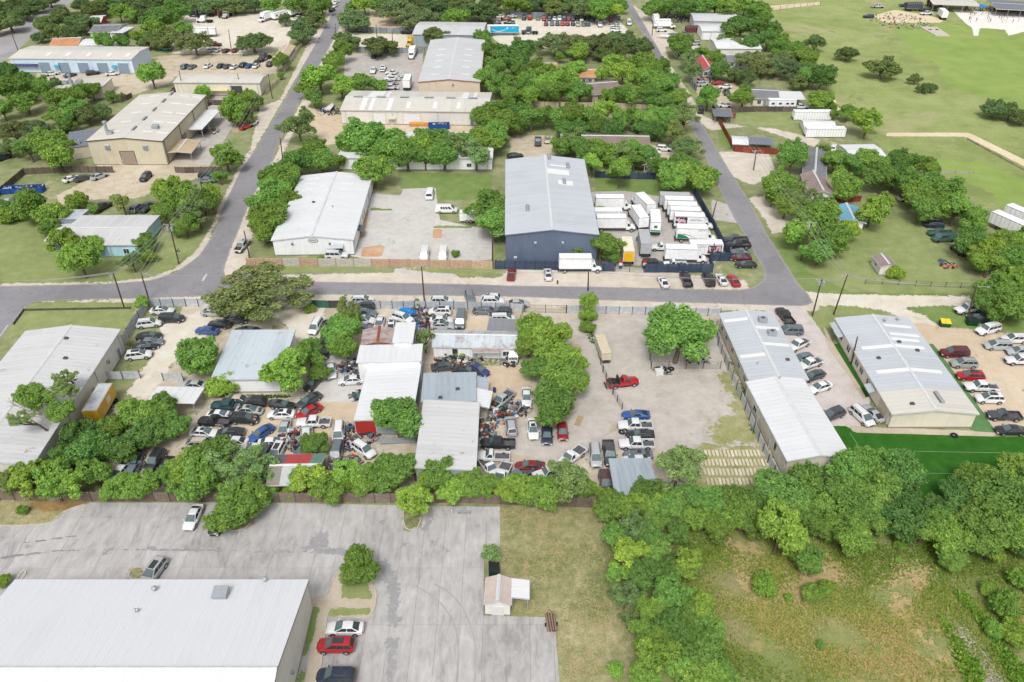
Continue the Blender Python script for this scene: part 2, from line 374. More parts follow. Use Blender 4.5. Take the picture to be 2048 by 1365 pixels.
# park and lawns
reg('park_grass', 'g_park', '1500 -10 2300 -10 2400 480 2060 470 1950 400 1800 320 1720 260 1660 190 1600 90 1540 40', margin=4)
reg('park_meadow', 'g_parkgreen', '1790 60 1900 48 2060 70 2200 120 2200 260 2020 215 1900 170 1830 110', margin=16, cell=2)
reg('park_hollow', 'g_parkgreen', '1800 310 1960 318 2080 370 2080 440 1960 380', margin=12, cell=2)
reg('lawn', 'g_lush', '795 345 985 350 985 400 875 400 870 378 800 378')
reg('lawn', 'g_lush', '1190 350 1330 345 1400 350 1400 385 1330 392 1190 390')
reg('lawn', 'g_lawn', '0 440 110 430 330 470 425 480 398 512 351 545 300 559 225 567 0 571')
reg('lawn', 'g_lawn', '30 640 50 618 65 608 150 603 270 603 262 640 240 665 10 668')
reg('lawn', 'g_lush', '1545 475 1600 470 1720 560 1900 588 1900 594 1700 590 1611 584 1579 540')
reg('lawn', 'g_lawn', '1620 470 1830 430 1900 520 1960 588 1700 585 1610 540')
reg('lawn', 'g_lawn', '1605 612 1640 606 1755 612 1780 636 1672 640 1655 685 1628 645')
reg('lawn', 'g_lush', '1800 616 1940 612 2048 640 2048 665 1990 662 1880 652')
reg('lawn', 'g_lush', '1432 250 1460 262 1475 300 1465 305 1440 290')
reg('lawn', 'g_lawn', '1460 215 1590 215 1650 262 1640 282 1560 262 1470 245')
reg('dry_grass', 'g_dry', '998 1012 1240 1018 1300 1080 1330 1380 1122 1380 1108 1235 968 1232 1000 1095')
reg('field', 'g_field', '1250 1030 1560 1030 2250 1000 2300 1420 1290 1420', margin=4)
reg('worn_grass', 'g_greybrown', '1400 1090 1470 1070 1520 1180 1500 1300 1460 1365 1430 1300 1410 1180', margin=7)
reg('straw_grass', 'g_straw', '1440 1075 1560 1110 1700 1125 1860 1130 1860 1170 1700 1165 1600 1220 1530 1260 1490 1180', margin=8)
reg('straw_grass', 'g_straw', '1780 1200 1860 1210 1880 1260 1800 1280', margin=8); reg('straw_grass', 'g_straw', '1790 1300 1900 1310 1880 1345 1800 1340', margin=8)
reg('dry_grass', 'g_dry', '-300 990 190 1000 130 1022 108 1042 80 1050 -200 1044')
reg('leaf_litter', 'g_leaflitter', '60 998 182 1004 120 1024 60 1018')
# bare lots north of the cross street
reg('gravel_lot', 'g_pale', '372 30 520 28 600 36 575 95 520 110 345 108 345 70', margin=3)
reg('dirt_lot', 'g_dirt', '150 162 258 122 345 110 560 112 552 148 350 152 345 165 262 192 228 186', margin=3)
reg('dirt_lot', 'g_dirt', '70 135 262 142 245 166 150 160 75 158')
reg('concrete_lot', 'g_lotgrey', '335 332 412 196 455 190 470 245 418 335')
reg('dirt_lot', 'g_dirt', '112 392 235 330 330 322 412 330 410 352 330 376 280 396 170 400 118 412', margin=3)
reg('dirt_lot', 'g_dirt', '188 318 262 316 280 342 200 346')
reg('concrete_lot', 'g_lotgrey', '690 108 846 107 843 186 765 186 748 152 688 152')
reg('dirt_lot', 'g_tan', '600 212 690 232 690 243 950 250 985 262 980 272 690 286 640 292 618 262', margin=3)
reg('gravel_lot', 'g_pale', '690 66 832 70 832 96 700 94')
reg('gravel_lot', 'g_pale', '985 38 1236 40 1262 66 1240 80 1100 72 1060 90 1030 112 985 76', margin=3)
reg('dirt_lot', 'g_tan', '740 16 935 14 930 28 870 50 740 60')
reg('gravel_shoulder', 'g_shoulder', '1258 4 1330 55 1400 85 1395 100 1330 92 1340 130 1375 180 1405 232 1440 246 1550 258 1640 280 1630 296 1560 272 1500 252 1420 262 1385 232 1350 170 1310 100')
reg('gravel_drive', 'g_shoulder', '1425 305 1535 300 1552 345 1505 372 1462 352')
reg('dirt_lot', 'g_dirt', '1020 270 1110 272 1112 310 1080 318 1020 312')
reg('dirt_lot', 'g_dirt', '1290 288 1370 300 1375 320 1290 316')
reg('dirt_lot', 'g_dirt', '1380 150 1470 170 1520 200 1500 215 1440 215 1395 190')
reg('truck_yard', 'g_lotgrey', '1180 384 1250 382 1335 396 1385 384 1440 512 1422 536 1212 530 1195 470')
reg('driveway', 'g_lotgrey', '1222 534 1285 536 1300 560 1318 577 1222 575')
reg('driveway', 'g_lotgrey', '1422 398 1462 412 1480 448 1425 440')
reg('driveway', 'g_shoulder', '1496 396 1560 388 1600 400 1597 462 1545 468 1530 440')
reg('concrete_lot', 'g_concrete', '735 386 802 392 806 378 872 376 874 402 880 440 946 454 986 458 984 520 905 524 770 526 700 512 716 490')
reg('driveway', 'g_concrete', '792 533 898 533 914 552 944 570 760 568 784 552')
reg('planting_bed', 'g_mulch', '724 496 762 490 770 494 764 514 722 514')
reg('planting_bed', 'g_mulch', '866 458 884 458 884 476 866 478')
reg('planting_bed', 'g_mulch', '722 424 738 420 730 470 716 490')
reg('grass_strip', 'g_lawn', '866 452 944 452 944 457 866 457')
reg('grass_strip', 'g_lush', '740 416 784 418 784 422 740 421')
# street shoulders
reg('gravel_shoulder', 'g_shoulder', '556 550 790 546 896 556 1000 556 1018 538 1330 544 1490 562 1500 580 1000 576 430 566 445 545')
reg('grass_strip', 'g_lawn', '498 530 985 538 984 552 900 548 792 538 560 547 470 545')
reg('gravel_shoulder', 'g_shoulder', '50 603 300 596 640 588 1030 592 1440 608 1640 606 1640 622 1440 622 1030 612 640 607 300 606')
reg('gravel_shoulder', 'g_shoulder', '700 0 716 0 690 70 668 112 640 170 585 270 548 350 520 420 505 470 492 530 470 565 436 566 456 510 500 400 537 341')
reg('gravel_shoulder', 'g_shoulder', '684 0 664 0 640 52 610 100 580 160 560 200 520 215 500 300 480 330 440 410 420 460 390 505 345 540 300 556 225 564 0 568 0 576 300 566 400 520 482 345')
reg('gravel_road', 'g_pale', '1590 578 1611 584 1700 590 2250 596 2250 618 1880 612 1800 616 1850 632 1880 655 1850 660 1812 640 1770 622 1700 612 1620 612')
reg('gravel_lot', 'g_tan', '1808 642 1870 652 1985 664 2250 700 2250 900 2050 866 1950 862 1935 800')
reg('salvage_yard', 'g_yard', '270 612 640 612 1052 612 1140 612 1440 622 1500 770 1580 960 1550 996 1200 988 400 990 230 985 200 900 245 770 235 720 272 650', margin=2)
reg('grass_patch', 'g_scrub', '252 655 300 612 365 612 345 690 300 760 270 800 240 830 225 770', margin=2)
reg('bare_ground', 'g_pale', '330 640 420 620 430 660 350 720 300 800 250 790 300 720')
reg('bare_ground', 'g_pale', '500 625 650 615 640 700 610 690 560 640')
reg('concrete_pad', 'g_concrete', '640 700 720 700 738 790 722 810 630 808')
reg('dirt_ground', 'g_tan', '480 800 720 806 730 920 560 925 480 880')
reg('dirt_ground', 'g_tan', '960 735 1060 725 1060 800 980 800')
reg('dirt_ground', 'g_tan', '935 632 985 632 985 690 930 690')
reg('hardstand', 'g_whitelot', '1196 640 1290 632 1432 640 1440 712 1530 890 1400 905 1215 900 1130 930 1000 900 1010 850 1150 830 1165 700 1130 640', margin=3)
reg('grass_patch', 'g_weedy', '1436 730 1462 740 1512 850 1524 885 1440 890 1400 870 1470 830', margin=5)
reg('concrete_lot', 'g_lotpink', '1530 612 1604 613 1630 645 1662 692 1742 800 1720 855 1668 858 1560 700')
reg('turf_strip', 'g_turf', '1666 684 1684 688 1740 795 1724 797')
reg('artificial_turf', 'g_turf', '1660 852 1696 853 1708 866 1990 874 2300 876 2300 1000 1690 1000')
reg('turf_strip', 'g_turf_pale', '1850 686 1866 688 1950 802 1994 868 1936 862 1946 826')
reg('walkway', 'g_walk', '1696 852 1770 856 1944 862 1996 866 1994 874 1708 866')
reg('walkway', 'g_walk', '1646 640 1664 684 1735 798 1726 800 1652 690')
reg('path', 'g_path', '1772 266 1938 266 2100 345 2100 360 1932 274 1772 273')
reg('path', 'g_path', '1655 186 1670 200 1692 236 1686 240 1666 206 1652 190')
reg('path', 'g_path', '1495 16 1640 4 1640 10 1500 26')
reg('sand_court', 'g_sand', '1902 18 1935 22 2200 32 2200 68 2048 64 2018 72 2010 60 1960 56 1956 72 1948 72 1944 56 1932 48')
reg('sandy_ground', 'g_path', '1745 32 1790 20 1850 30 1890 40 1880 46 1770 46')
reg('slab_bed', 'g_weedy', '1384 892 1520 894 1556 960 1552 1000 1400 1000')
reg('ditch_bed', 'g_rubble', '1908 1238 1950 1270 1990 1330 2020 1400 1985 1400 1940 1310 1900 1270')
# streets
street = ('0 573 225 568 301 561 351 547 398 512 426 472 441 425 481 342 512 298 540 253 585 173 605 133 637 78 662 33 680 0 700 -40 725 -40 705 0 672 70 645 120 605 193 560 281 '
          '537 341 501 400 473 472 458 507 448 540 452 556 480 562 590 564 775 566 938 569 1024 572 1174 574 1274 576 1400 580 1475 581 1505 576 1525 563 1530 550 1525 535 1507 505 '
          '1490 472 1470 440 1450 402 1422 342 1412 318 1392 272 1372 228 1340 164 1308 108 1278 56 1250 12 1232 -30 1252 -30 1264 8 1317 98 1362 183 1396 236 1420 275 1455 335 1500 405 1536 472 1558 507 1579 540 '
          '1596 570 1616 588 1626 607 1606 613 1536 611 1400 607 1200 601 1024 594 863 592 662 590 416 592 300 597 150 600 65 605 50 617 30 640 0 680 -150 900 -260 900 -60 620 -300 590 -300 580')
reg('street', 'g_asphalt', street, cell=1.0, margin=1.2)
reg('avenue', 'g_asphalt_pale', '128 -20 170 -20 63 76 0 132 -200 300 -300 300 -60 110 0 76', cell=1.6, margin=1.2)
reg('pavement', 'g_walk', '100 -10 128 -20 0 74 -60 108 -70 100 0 64', cell=1.2)
reg('pavement', 'g_walk', '0 136 55 96 62 100 40 118 0 146', cell=1.2)

plain('turf_seam', A(150, 178, 140), .8, 0, .2, 3); plain('line_paint', A(214, 216, 214), .7, 0, .15, 3)
def strip(name, s, w, z, mat='line_paint'):
    P = [G(x, y, z) for x, y in px(s)]; m = MB()
    for a, b in zip(P, P[1:]):
        d = (b - a).normalized(); nn = Vector((-d.y, d.x, 0)) * w / 2; m.face([a - nn, b - nn, b + nn, a + nn])
    return tag(obj(name, m, mat), kind='structure')
strip('turf_seam', '1720 901 2048 907 2300 911', .08, .075, 'turf_seam'); strip('turf_seam', '1690 944 2048 950', .07, .075, 'turf_seam'); strip('turf_seam', '1700 866 1722 900', .08, .075, 'turf_seam')
strip('stop_line', '405 562 413 549', .5, .09); strip('road_line', '0 672 16 650', .2, .09)

# ---------------------------------------------------------------- buildings
class Bld: pass
def fit_rect(quad, h):
    P = [G(x, y, h) for x, y in quad]
    c = sum((p for p in P), Vector()) / 4; c.z = 0
    d1 = (P[1] - P[0]) + (P[2] - P[3]); d2 = (P[3] - P[0]) + (P[2] - P[1])
    a1 = math.atan2(d1.y, d1.x); a2 = math.atan2(d2.y, d2.x) - math.pi / 2
    w1, w2 = d1.length, d2.length; a = (a1 * w1 + a2 * w2) / (w1 + w2)
    e1 = Vector((math.cos(a), math.sin(a), 0)); e2 = Vector((-e1.y, e1.x, 0))
    return c, a, abs(d1.dot(e1)) / 2, abs(d2.dot(e2)) / 2
def opening(b, side, t, z0, w, h, kind, col=None):
    """fit a door, window or vent on the outside of wall N/S/E/W; t runs 0..1 along +x or +y"""
    lx, ly = b.lx, b.ly
    if side in 'SN':
        s = -1 if side == 'S' else 1; pos = Vector((-lx / 2 + t * lx, s * ly / 2, z0)); rz = 0 if side == 'S' else math.pi
    else:
        s = -1 if side == 'W' else 1; pos = Vector((s * lx / 2, -ly / 2 + t * ly, z0)); rz = math.pi / 2 if side == 'E' else -math.pi / 2
    m = MB()
    if kind == 'win':
        f = .07
        for x0, x1, y0, y1 in ((-w / 2 - f, w / 2 + f, -f, 0), (-w / 2 - f, w / 2 + f, h, h + f), (-w / 2 - f, -w / 2, 0, h), (w / 2, w / 2 + f, 0, h)):
            m.box(x0, x1, -.09, .0, y0, y1)
        o = obj('window', m, 'white_trim', b.root, pos, rz)
        p = MB(); p.box(-w / 2, w / 2, -.04, -.01, 0, h); obj('pane', p, 'glass_dark', o)
        if w > 1.0:
            q = MB(); q.box(-.03, .03, -.07, -.041, 0, h); obj('mullion', q, 'white_trim', o)
    elif kind == 'roll':
        nsl = max(4, int(h / .45)); 
        for k in range(nsl): m.box(-w / 2, w / 2, -.05 - .015 * (k % 2), -.0, k * h / nsl, (k + 1) * h / nsl - .02)
        o = obj('roll_up_door', m, 'ocol', b.root, pos, rz, color=col or A(220, 220, 222))
        q = MB(); f = .12
        q.box(-w / 2 - f, -w / 2, -.10, 0, 0, h); q.box(w / 2, w / 2 + f, -.10, 0, 0, h); q.box(-w / 2 - f, w / 2 + f, -.10, 0, h, h + f)
        obj('door_frame', q, 'ocol', o, color=b.trimc)
    elif kind == 'door':
        m.box(-w / 2, w / 2, -.06, 0, 0, h); o = obj('door', m, 'ocol', b.root, pos, rz, color=col or A(150, 155, 165))
        q = MB(); q.box(w / 2 - .18, w / 2 - .08, -.12, -.06, h * .45, h * .45 + .05); obj('handle', q, 'steel', o)
    elif kind == 'vent':
        m.box(-w / 2, w / 2, -.35, 0, 0, h); m.raw([(-w / 2, 0, h), (w / 2, 0, h), (w / 2, -.35, h), (-w / 2, -.35, h), (-w / 2, 0, h + .25), (w / 2, 0, h + .25)], [(0, 3, 4), (1, 5, 2), (3, 2, 5, 4)])
        o = obj('wall_vent', m, 'galv', b.root, pos, rz)
        q = MB()
        for k in range(4): q.box(-w / 2 + .06, w / 2 - .06, -.37, -.351, .08 + k * h / 4.5, .08 + k * h / 4.5 + .08)
        obj('louvre', q, 'dark_grey', o)
    elif kind == 'awn':
        m.raw([(-w / 2, 0, h), (w / 2, 0, h), (w / 2, -1.3, h - .5), (-w / 2, -1.3, h - .5), (-w / 2, 0, h - .08), (w / 2, 0, h - .08), (w / 2, -1.3, h - .58), (-w / 2, -1.3, h - .58)],
              [(0, 3, 2, 1), (4, 5, 6, 7), (0, 1, 5, 4), (3, 7, 6, 2), (0, 4, 7, 3), (1, 2, 6, 5)])
        o = obj('awning', m, 'ocol', b.root, pos, rz, color=col or A(190, 200, 205))
    return o
def building(name, label, quad, h, rise, ridge, wallm, roofm, panels=0.0, cat='building', roof2=None, trim=(205, 205, 205), open_=(), sky=(), vents=(), rect=None, ov=.25, walls=True, colf=None, posts=False, axis=0, group=None):
    b = Bld(); c, a, lx, ly = rect or fit_rect(quad, h)
    b.lx, b.ly, b.h, b.rise, b.a = lx, ly, h, rise, a; b.trimc = A(*trim)
    b.root = r = thing(name, label, cat, (c[0], c[1], .03), a, group)
    X, Y = lx / 2, ly / 2
    if walls:
        m = MB()
        tz = {}
        def top(x, y):
            if ridge == 'y': return h + rise * (1 - abs(x) / X)
            if ridge == 'x': return h + rise * (1 - abs(y) / Y)
            if ridge == 'n': return h + rise * (y + Y) / (2 * Y)
            if ridge == 's': return h + rise * (Y - y) / (2 * Y)
            if ridge == 'e': return h + rise * (x + X) / (2 * X)
            if ridge == 'w': return h + rise * (X - x) / (2 * X)
            return h
        loop = [(-X, -Y), (0, -Y), (X, -Y), (X, 0), (X, Y), (0, Y), (-X, Y), (-X, 0)]
        for i in range(0, 8, 2):
            p, q, s = loop[i], loop[i + 1], loop[(i + 2) % 8]
            pts = [(*p, 0), (*q, 0), (*s, 0), (*s, top(*s) - .03), (*q, top(*q) - .03), (*p, top(*p) - .03)]
            m.raw(pts, [(0, 1, 4, 5), (1, 2, 3, 4)])
        obj('wall', m, wallm, r)
        # base course
        q = MB(); t = .05
        q.box(-X - t, X + t, -Y - t, -Y - .002, 0, .25); q.box(-X - t, X + t, Y + .002, Y + t, 0, .25); q.box(-X - t, -X - .002, -Y, Y, 0, .248); q.box(X + .002, X + t, -Y, Y, 0, .248)
        obj('base_course', q, 'ocol', r, color=A(150, 148, 142))
        if ridge in 'xy' and lx * ly > 90:
            dm = MB(); dm.box(-.06, .06, -.06, .06, .1, h - .1); dme = dm.mesh('downpipe', ['ocol'])
            for e in (.03, .35, .66, .97):
                for sg in (-1, 1): put('downpipe', dme, r, (sg * (X + .11), -Y + e * ly, 0) if ridge == 'y' else (-X + e * lx, sg * (Y + .11), 0), None, b.trimc)
        if lx * ly > 90:                                      # joints between wall sheets, one strip per side
            jm = MB(); st = 3.0
            for k in range(1, int(lx / st)): x = -X + k * lx / int(lx / st); jm.box(x - .025, x + .025, -Y - .02, -Y - .001, .26, top(x, -Y) - .1); jm.box(x - .025, x + .025, Y + .001, Y + .02, .26, top(x, Y) - .1)
            for k in range(1, int(ly / st)): y = -Y + k * ly / int(ly / st); jm.box(-X - .02, -X - .001, y - .025, y + .025, .26, top(-X, y) - .1); jm.box(X + .001, X + .02, y - .025, y + .025, .26, top(X, y) - .1)
            obj('wall_joints', jm, wallm, r)
    if posts:
        nx, ny = max(2, int(lx / 5) + 1), max(2, int(ly / 5) + 1)
        pm = MB(); pm.box(-.07, .07, -.07, .07, 0, h - .05); pme = pm.mesh('post', ['galv'])
        for i in range(nx):
            for j in range(ny):
                if 0 < i < nx - 1 and 0 < j < ny - 1: continue
                put('post', pme, r, (-X + .15 + i * (lx - .3) / (nx - 1), -Y + .15 + j * (ly - .3) / (ny - 1), 0))
    # roof slopes: (ridge line origin, along-ridge dir, downslope dir, slope length, ridge length)
    sl = []
    if ridge in 'xy':
        half = (X if ridge == 'y' else Y); L = (ly if ridge == 'y' else lx) + 2 * ov; th = math.atan2(rise, half); s = (half + ov) / math.cos(th)
        for sg in (-1, 1):
            if ridge == 'y': sl.append((Vector((0, -Y - ov, h + rise)), Vector((0, 1, 0)), Vector((sg * math.cos(th), 0, -math.sin(th))), s, L))
            else: sl.append((Vector((-X - ov, 0, h + rise)), Vector((1, 0, 0)), Vector((0, sg * math.cos(th), -math.sin(th))), s, L))
    else:
        if ridge in 'ns':
            sg = -1 if ridge == 'n' else 1; th = math.atan2(rise, ly); s = (ly + 2 * ov) / math.cos(th); L = lx + 2 * ov
            sl.append((Vector((-X - ov, -sg * (Y + ov), h + rise)), Vector((1, 0, 0)), Vector((0, sg * math.cos(th), -math.sin(th))), s, L))
        else:
            e = ridge == 'e'; sg = -1 if e else 1; th = math.atan2(rise, lx); s = (lx + 2 * ov) / math.cos(th); L = ly + 2 * ov
            sl.append((Vector((-sg * (X + ov), -Y - ov, h + rise)), Vector((0, 1, 0)), Vector((sg * math.cos(th), 0, -math.sin(th))), s, L))
    b.sl = sl
    rm = MB(); t = .06
    for o0, ev, eu, s, L in sl:
        nn = eu.cross(ev); nn = nn if nn.z > 0 else -nn
        P = [o0, o0 + ev * L, o0 + ev * L + eu * s, o0 + eu * s]
        top = [p + nn * .012 for p in P]; bot = [p - nn * t for p in P]
        rm.raw(top + bot, [(0, 1, 2, 3), (7, 6, 5, 4), (0, 4, 5, 1), (1, 5, 6, 2), (2, 6, 7, 3), (3, 7, 4, 0)])
        if not panels:                                        # standing ribs of a roof too far off to count its sheets
            k = max(2, int(L / 1.2))
            for i in range(1, k):
                c0 = o0 + ev * (L * i / k)
                A0 = [c0 - ev * .03 + nn * .013, c0 + ev * .03 + nn * .013, c0 + ev * .03 + eu * s + nn * .013, c0 - ev * .03 + eu * s + nn * .013]
                rm.raw(A0 + [p + nn * .05 for p in A0], [(0, 1, 5, 4), (2, 3, 7, 6), (4, 5, 6, 7), (1, 2, 6, 5), (3, 0, 4, 7)])

    roof = obj('roof', rm, roofm, r); b.roof = roof
    bm = bmesh.new(); bm.from_mesh(roof.data); bmesh.ops.recalc_face_normals(bm, faces=bm.faces); bm.to_mesh(roof.data); bm.free()
    if ridge in 'xy':
        cm = MB(); o0, ev, eu, s, L = sl[0]; e2 = sl[1][2]
        pr = [eu * .28 + Vector((0, 0, .02)), Vector((0, 0, .085)), e2 * .28 + Vector((0, 0, .02))]
        cm.raw([o0 + p + Vector((0, 0, .07)) for p in pr] + [o0 + ev * L + p + Vector((0, 0, .07)) for p in pr], [(0, 1, 4, 3), (1, 2, 5, 4)])
        obj('ridge_cap', cm, 'ocol', roof, color=b.trimc if name == 'rusty_shed' else A(224, 226, 228))
    tm = MB()
    for o0, ev, eu, s, L in sl:                               # rake and eave trim
        for e in (0, 1):
            q = o0 + ev * (L if e else 0); d = ev * (.03 if e else -.03)
            tm.raw([q + d * .1, q + eu * s + d * .1, q + eu * s + d * .1 - Vector((0, 0, .24)), q + d * .1 - Vector((0, 0, .24)), q + d, q + eu * s + d, q + eu * s + d - Vector((0, 0, .24)), q + d - Vector((0, 0, .24))], [(4, 5, 6, 7), (3, 2, 1, 0), (0, 1, 5, 4), (1, 2, 6, 5), (2, 3, 7, 6), (3, 0, 4, 7)])
        q = o0 + eu * (s + .005); h2 = Vector((eu.x, eu.y, 0)).normalized()
        tm.raw([q, q + ev * L, q + ev * L - Vector((0, 0, .2)), q - Vector((0, 0, .2)), q + h2 * .1, q + ev * L + h2 * .1, q + ev * L + h2 * .1 - Vector((0, 0, .2)), q + h2 * .1 - Vector((0, 0, .2))], [(4, 5, 6, 7), (3, 2, 1, 0), (0, 1, 5, 4), (1, 2, 6, 5), (2, 3, 7, 6), (3, 0, 4, 7)])
    obj('gutter', tm, 'ocol', r, color=b.trimc)
    if panels:
        for si_, (o0, ev, eu, s, L) in enumerate(sl):
            nn = eu.cross(ev); nn = nn if nn.z > 0 else -nn; left = eu.cross(ev).z < 0
            k = max(2, round(L / panels)); pw = L / k
            pm = MB(); g = .006
            pr = [(g, .016), (g, .05), (.05, .05), (.09, .03), (pw / 2 - .05, .03), (pw / 2 - .02, .042), (pw / 2 + .02, .042), (pw / 2 + .05, .03), (pw - g, .03), (pw - g, .016)]
            nv = len(pr)
            pm.raw([(0, v, z) for v, z in pr] + [(s + .04, v, z) for v, z in pr], [(i, i + 1, nv + i + 1, nv + i) for i in range(nv - 1)] + [tuple(range(nv - 1, -1, -1)), tuple(range(nv, 2 * nv))])
            me = pm.mesh('roof_panel', [roofm])
            bm = bmesh.new(); bm.from_mesh(me); bmesh.ops.recalc_face_normals(bm, faces=bm.faces); bm.to_mesh(me); bm.free()
            me2 = None
            for i in range(k):
                mt = Matrix((eu, ev, nn)).transposed().to_4x4(); mt.translation = o0 + ev * (pw * i)
                use = me
                f = (i + .5) / k
                if roof2 and roof2[0](f):
                    if me2 is None: me2 = me.copy(); me2.materials.clear(); me2.materials.append(MATS[roof2[1]])
                    use = me2
                o = put('roof_panel', use, roof, mw=mt)
                if colf: o.color = colf(f, si_)
    for (si, u0, u1, f0, wv) in sky:                         # translucent sheets let into the roof
        o0, ev, eu, s, L = sl[si]; nn = eu.cross(ev); nn = nn if nn.z > 0 else -nn
        mt = Matrix((eu, ev, nn)).transposed().to_4x4(); mt.translation = o0 + ev * (L * f0) + eu * (s * u0)
        q = MB(); q.box(0, s * (u1 - u0), 0, wv, .05, .10)
        put('skylight', q.mesh('skylight', ['skylight']), roof, mw=mt)
    for v in vents:                                          # (slope, u, f, kind)
        si, u, f, kind = v[:4]; o0, ev, eu, s, L = sl[si]; p = o0 + ev * (L * f) + eu * (s * u)
        q = MB()
        if kind == 'ridge':
            rz = math.atan2(ev.y, ev.x); q.raw([(-1.5, -.35, 0), (1.5, -.35, 0), (1.5, .35, 0), (-1.5, .35, 0), (-1.5, -.28, .35), (1.5, -.28, .35), (1.5, .28, .35), (-1.5, .28, .35), (-1.5, 0, .48), (1.5, 0, .48)],
                                                  [(0, 1, 5, 4), (2, 3, 7, 6), (4, 5, 9, 8), (6, 7, 8, 9), (0, 4, 8, 7, 3), (1, 2, 6, 9, 5)])
            o = obj('ridge_vent', q, 'galv', roof, p + Vector((0, 0, .04)), rz)
            e = MB(); e.box(-1.4, 1.4, -.39, -.33, .06, .2); e.box(-1.4, 1.4, .33, .39, .06, .2); obj('vent_slot', e, 'dark_grey', o)
        elif kind == 'pipe':
            q.tube((0, 0, -.1), (0, 0, .5), .1, .1, 8); q.tube((0, 0, .5), (0, 0, .62), .2, .05, 8); obj('vent_pipe', q, 'steel', roof, p)
        elif kind == 'turbine':
            q.tube((0, 0, -.1), (0, 0, .35), .2, .2, 10); q.tube((0, 0, .35), (0, 0, .6), .3, .36, 10); q.tube((0, 0, .6), (0, 0, .85), .36, .1, 10); obj('turbine_vent', q, 'galv', roof, p, smooth=40)
        elif kind == 'unit':
            q.box(-.8, .8, -.6, .6, .1, 1.0); q.box(-.7, -.5, -.5, .5, -.1, .1); q.box(.5, .7, -.5, .5, -.1, .1); o = obj('rooftop_unit', q, 'galv', roof, p, bevel=.04)
            e = MB(); e.tube((0, 0, 1.0), (0, 0, 1.05), .4, .4, 12); obj('fan_grille', e, 'dark_grey', o)
        elif kind == 'stack':
            q.tube((0, 0, -.1), (0, 0, 3.2), .45, .45, 12); q.tube((0, 0, 3.2), (0, 0, 3.6), .6, .6, 12); obj('exhaust_stack', q, 'galv', roof, p, smooth=40)
        elif kind == 'dark':
            q.box(-.35, .35, -.25, .25, .02, .3); q.box(-.2, .2, -.15, .15, .3, .45); obj('roof_fitting', q, 'dark_grey', roof, p)
        elif kind == 'hood':
            q.raw([(-.9, -.7, 0), (.9, -.7, 0), (.9, .7, 0), (-.9, .7, 0), (-.9, -.9, .9), (.9, -.9, .9), (.9, .7, 1.1), (-.9, .7, 1.1)], [(0, 1, 5, 4), (1, 2, 6, 5), (2, 3, 7, 6), (3, 0, 4, 7), (4, 5, 6, 7)])
            obj('vent_hood', q, 'galv', roof, p)
    for w_ in open_: opening(b, *w_)
    return b
n = NT('skylight'); MATS['skylight'] = n.done(A(242, 243, 244), .5, 0, .3)
RM = {k: roof_metal('roof_' + k, A(*c, 1.34), dirt=d, rust=ru, axis=0) for k, c, d, ru in (
    ('white', (234, 236, 239), .05, 0), ('bright', (238, 240, 243), .05, 0), ('clean', (236, 239, 243), .03, 0), ('grey', (214, 216, 218), .08, 0), ('warm', (224, 220, 211), .08, 0), ('blue', (206, 212, 219), .08, 0), ('paleblue', (208, 220, 228), .10, .12),
    ('steel', (178, 190, 200), .14, 0), ('rusty', (192, 180, 178), .16, .5), ('rusted', (208, 218, 224), .14, .45), ('worn', (220, 220, 222), .08, .04), ('dull', (150, 152, 158), .10, 0),
    ('red', (204, 92, 92), .12, 0), ('green', (120, 160, 146), .1, 0), ('tan', (212, 192, 158), .1, 0), ('skyblue', (126, 186, 214), .1, 0), ('slate', (132, 136, 150), .1, 0))}
WM = {k: wall_metal('wall_' + k, A(*c, 1.0)) for k, c in (('white', (226, 228, 230)), ('cream', (215, 209, 192)), ('tan', (192, 184, 162)), ('blue', (94, 106, 126)), ('paleblue', (190, 208, 226)), ('sky', (170, 206, 220)),
    ('grey', (190, 192, 196)), ('peach', (204, 188, 168)), ('greyblue', (150, 160, 172)), ('offwhite', (210, 208, 202)), ('red', (190, 60, 52)), ('brownish', (176, 160, 140)))}
def shingle(name, col):
    n = NT(name); f = n.noise(6, 4, .7, n.co('Object')); g = n.noise(.3, 3, .6, n.co('Object'))
    f = n.math('ADD', n.math('MULTIPLY', f, .5), n.math('MULTIPLY', g, .5))
    MATS[name] = n.done(n.ramp(f, [(.35, tuple(c * .8 for c in col[:3])), (.65, tuple(c * 1.2 for c in col[:3]))]), .9, 0, .2)
shingle('sh_pale', A(208, 192, 184)); shingle('sh_brown', A(146, 132, 124)); shingle('sh_grey', A(134, 136, 142)); shingle('sh_orange', A(206, 152, 112)); shingle('sh_mauve', A(160, 142, 138)); shingle('sh_red', A(206, 96, 104))
oc = MATS['ocol']; roof_metal('roof_ocol', A(200, 200, 200)); MATS['roof_ocol'] = oc

# foreground warehouse
building('warehouse', 'large white metal-roofed warehouse at the lower left of the photo', None, 5.9, 3.3, 'x', WM['offwhite'], RM['clean'], 1.05, trim=(176, 140, 138),
         rect=((-45.4, 51.4), 0.0, 37.6, 28.8), vents=[(1, .80, .73, 'hood'), (1, .98, .855, 'turbine'), (1, .60, .48, 'pipe'), (1, .60, .487, 'pipe'), (1, .86, .50, 'turbine')],
         open_=[('E', .30, .3, 1.2, 2.2, 'door', A(214, 214, 210)), ('E', .62, 2.6, .4, .35, 'vent'), ('E', .12, 1, 1.4, 1.2, 'win')])
building('metal_building', 'pale grey metal-roofed building at the left edge beside the salvage yard', px('-155 930 62 930 235 663 48 661'), 4.9, 1.1, 'y', WM['offwhite'], RM['worn'], 1.0, trim=(208, 208, 210),
         open_=[('E', .93, .1, .9, 2.1, 'door'), ('E', .80, 2.4, .5, .5, 'vent'), ('E', .60, .1, .9, 2.1, 'door')], vents=[(1, .35, .72, 'dark'), (1, .1, .88, 'dark')])
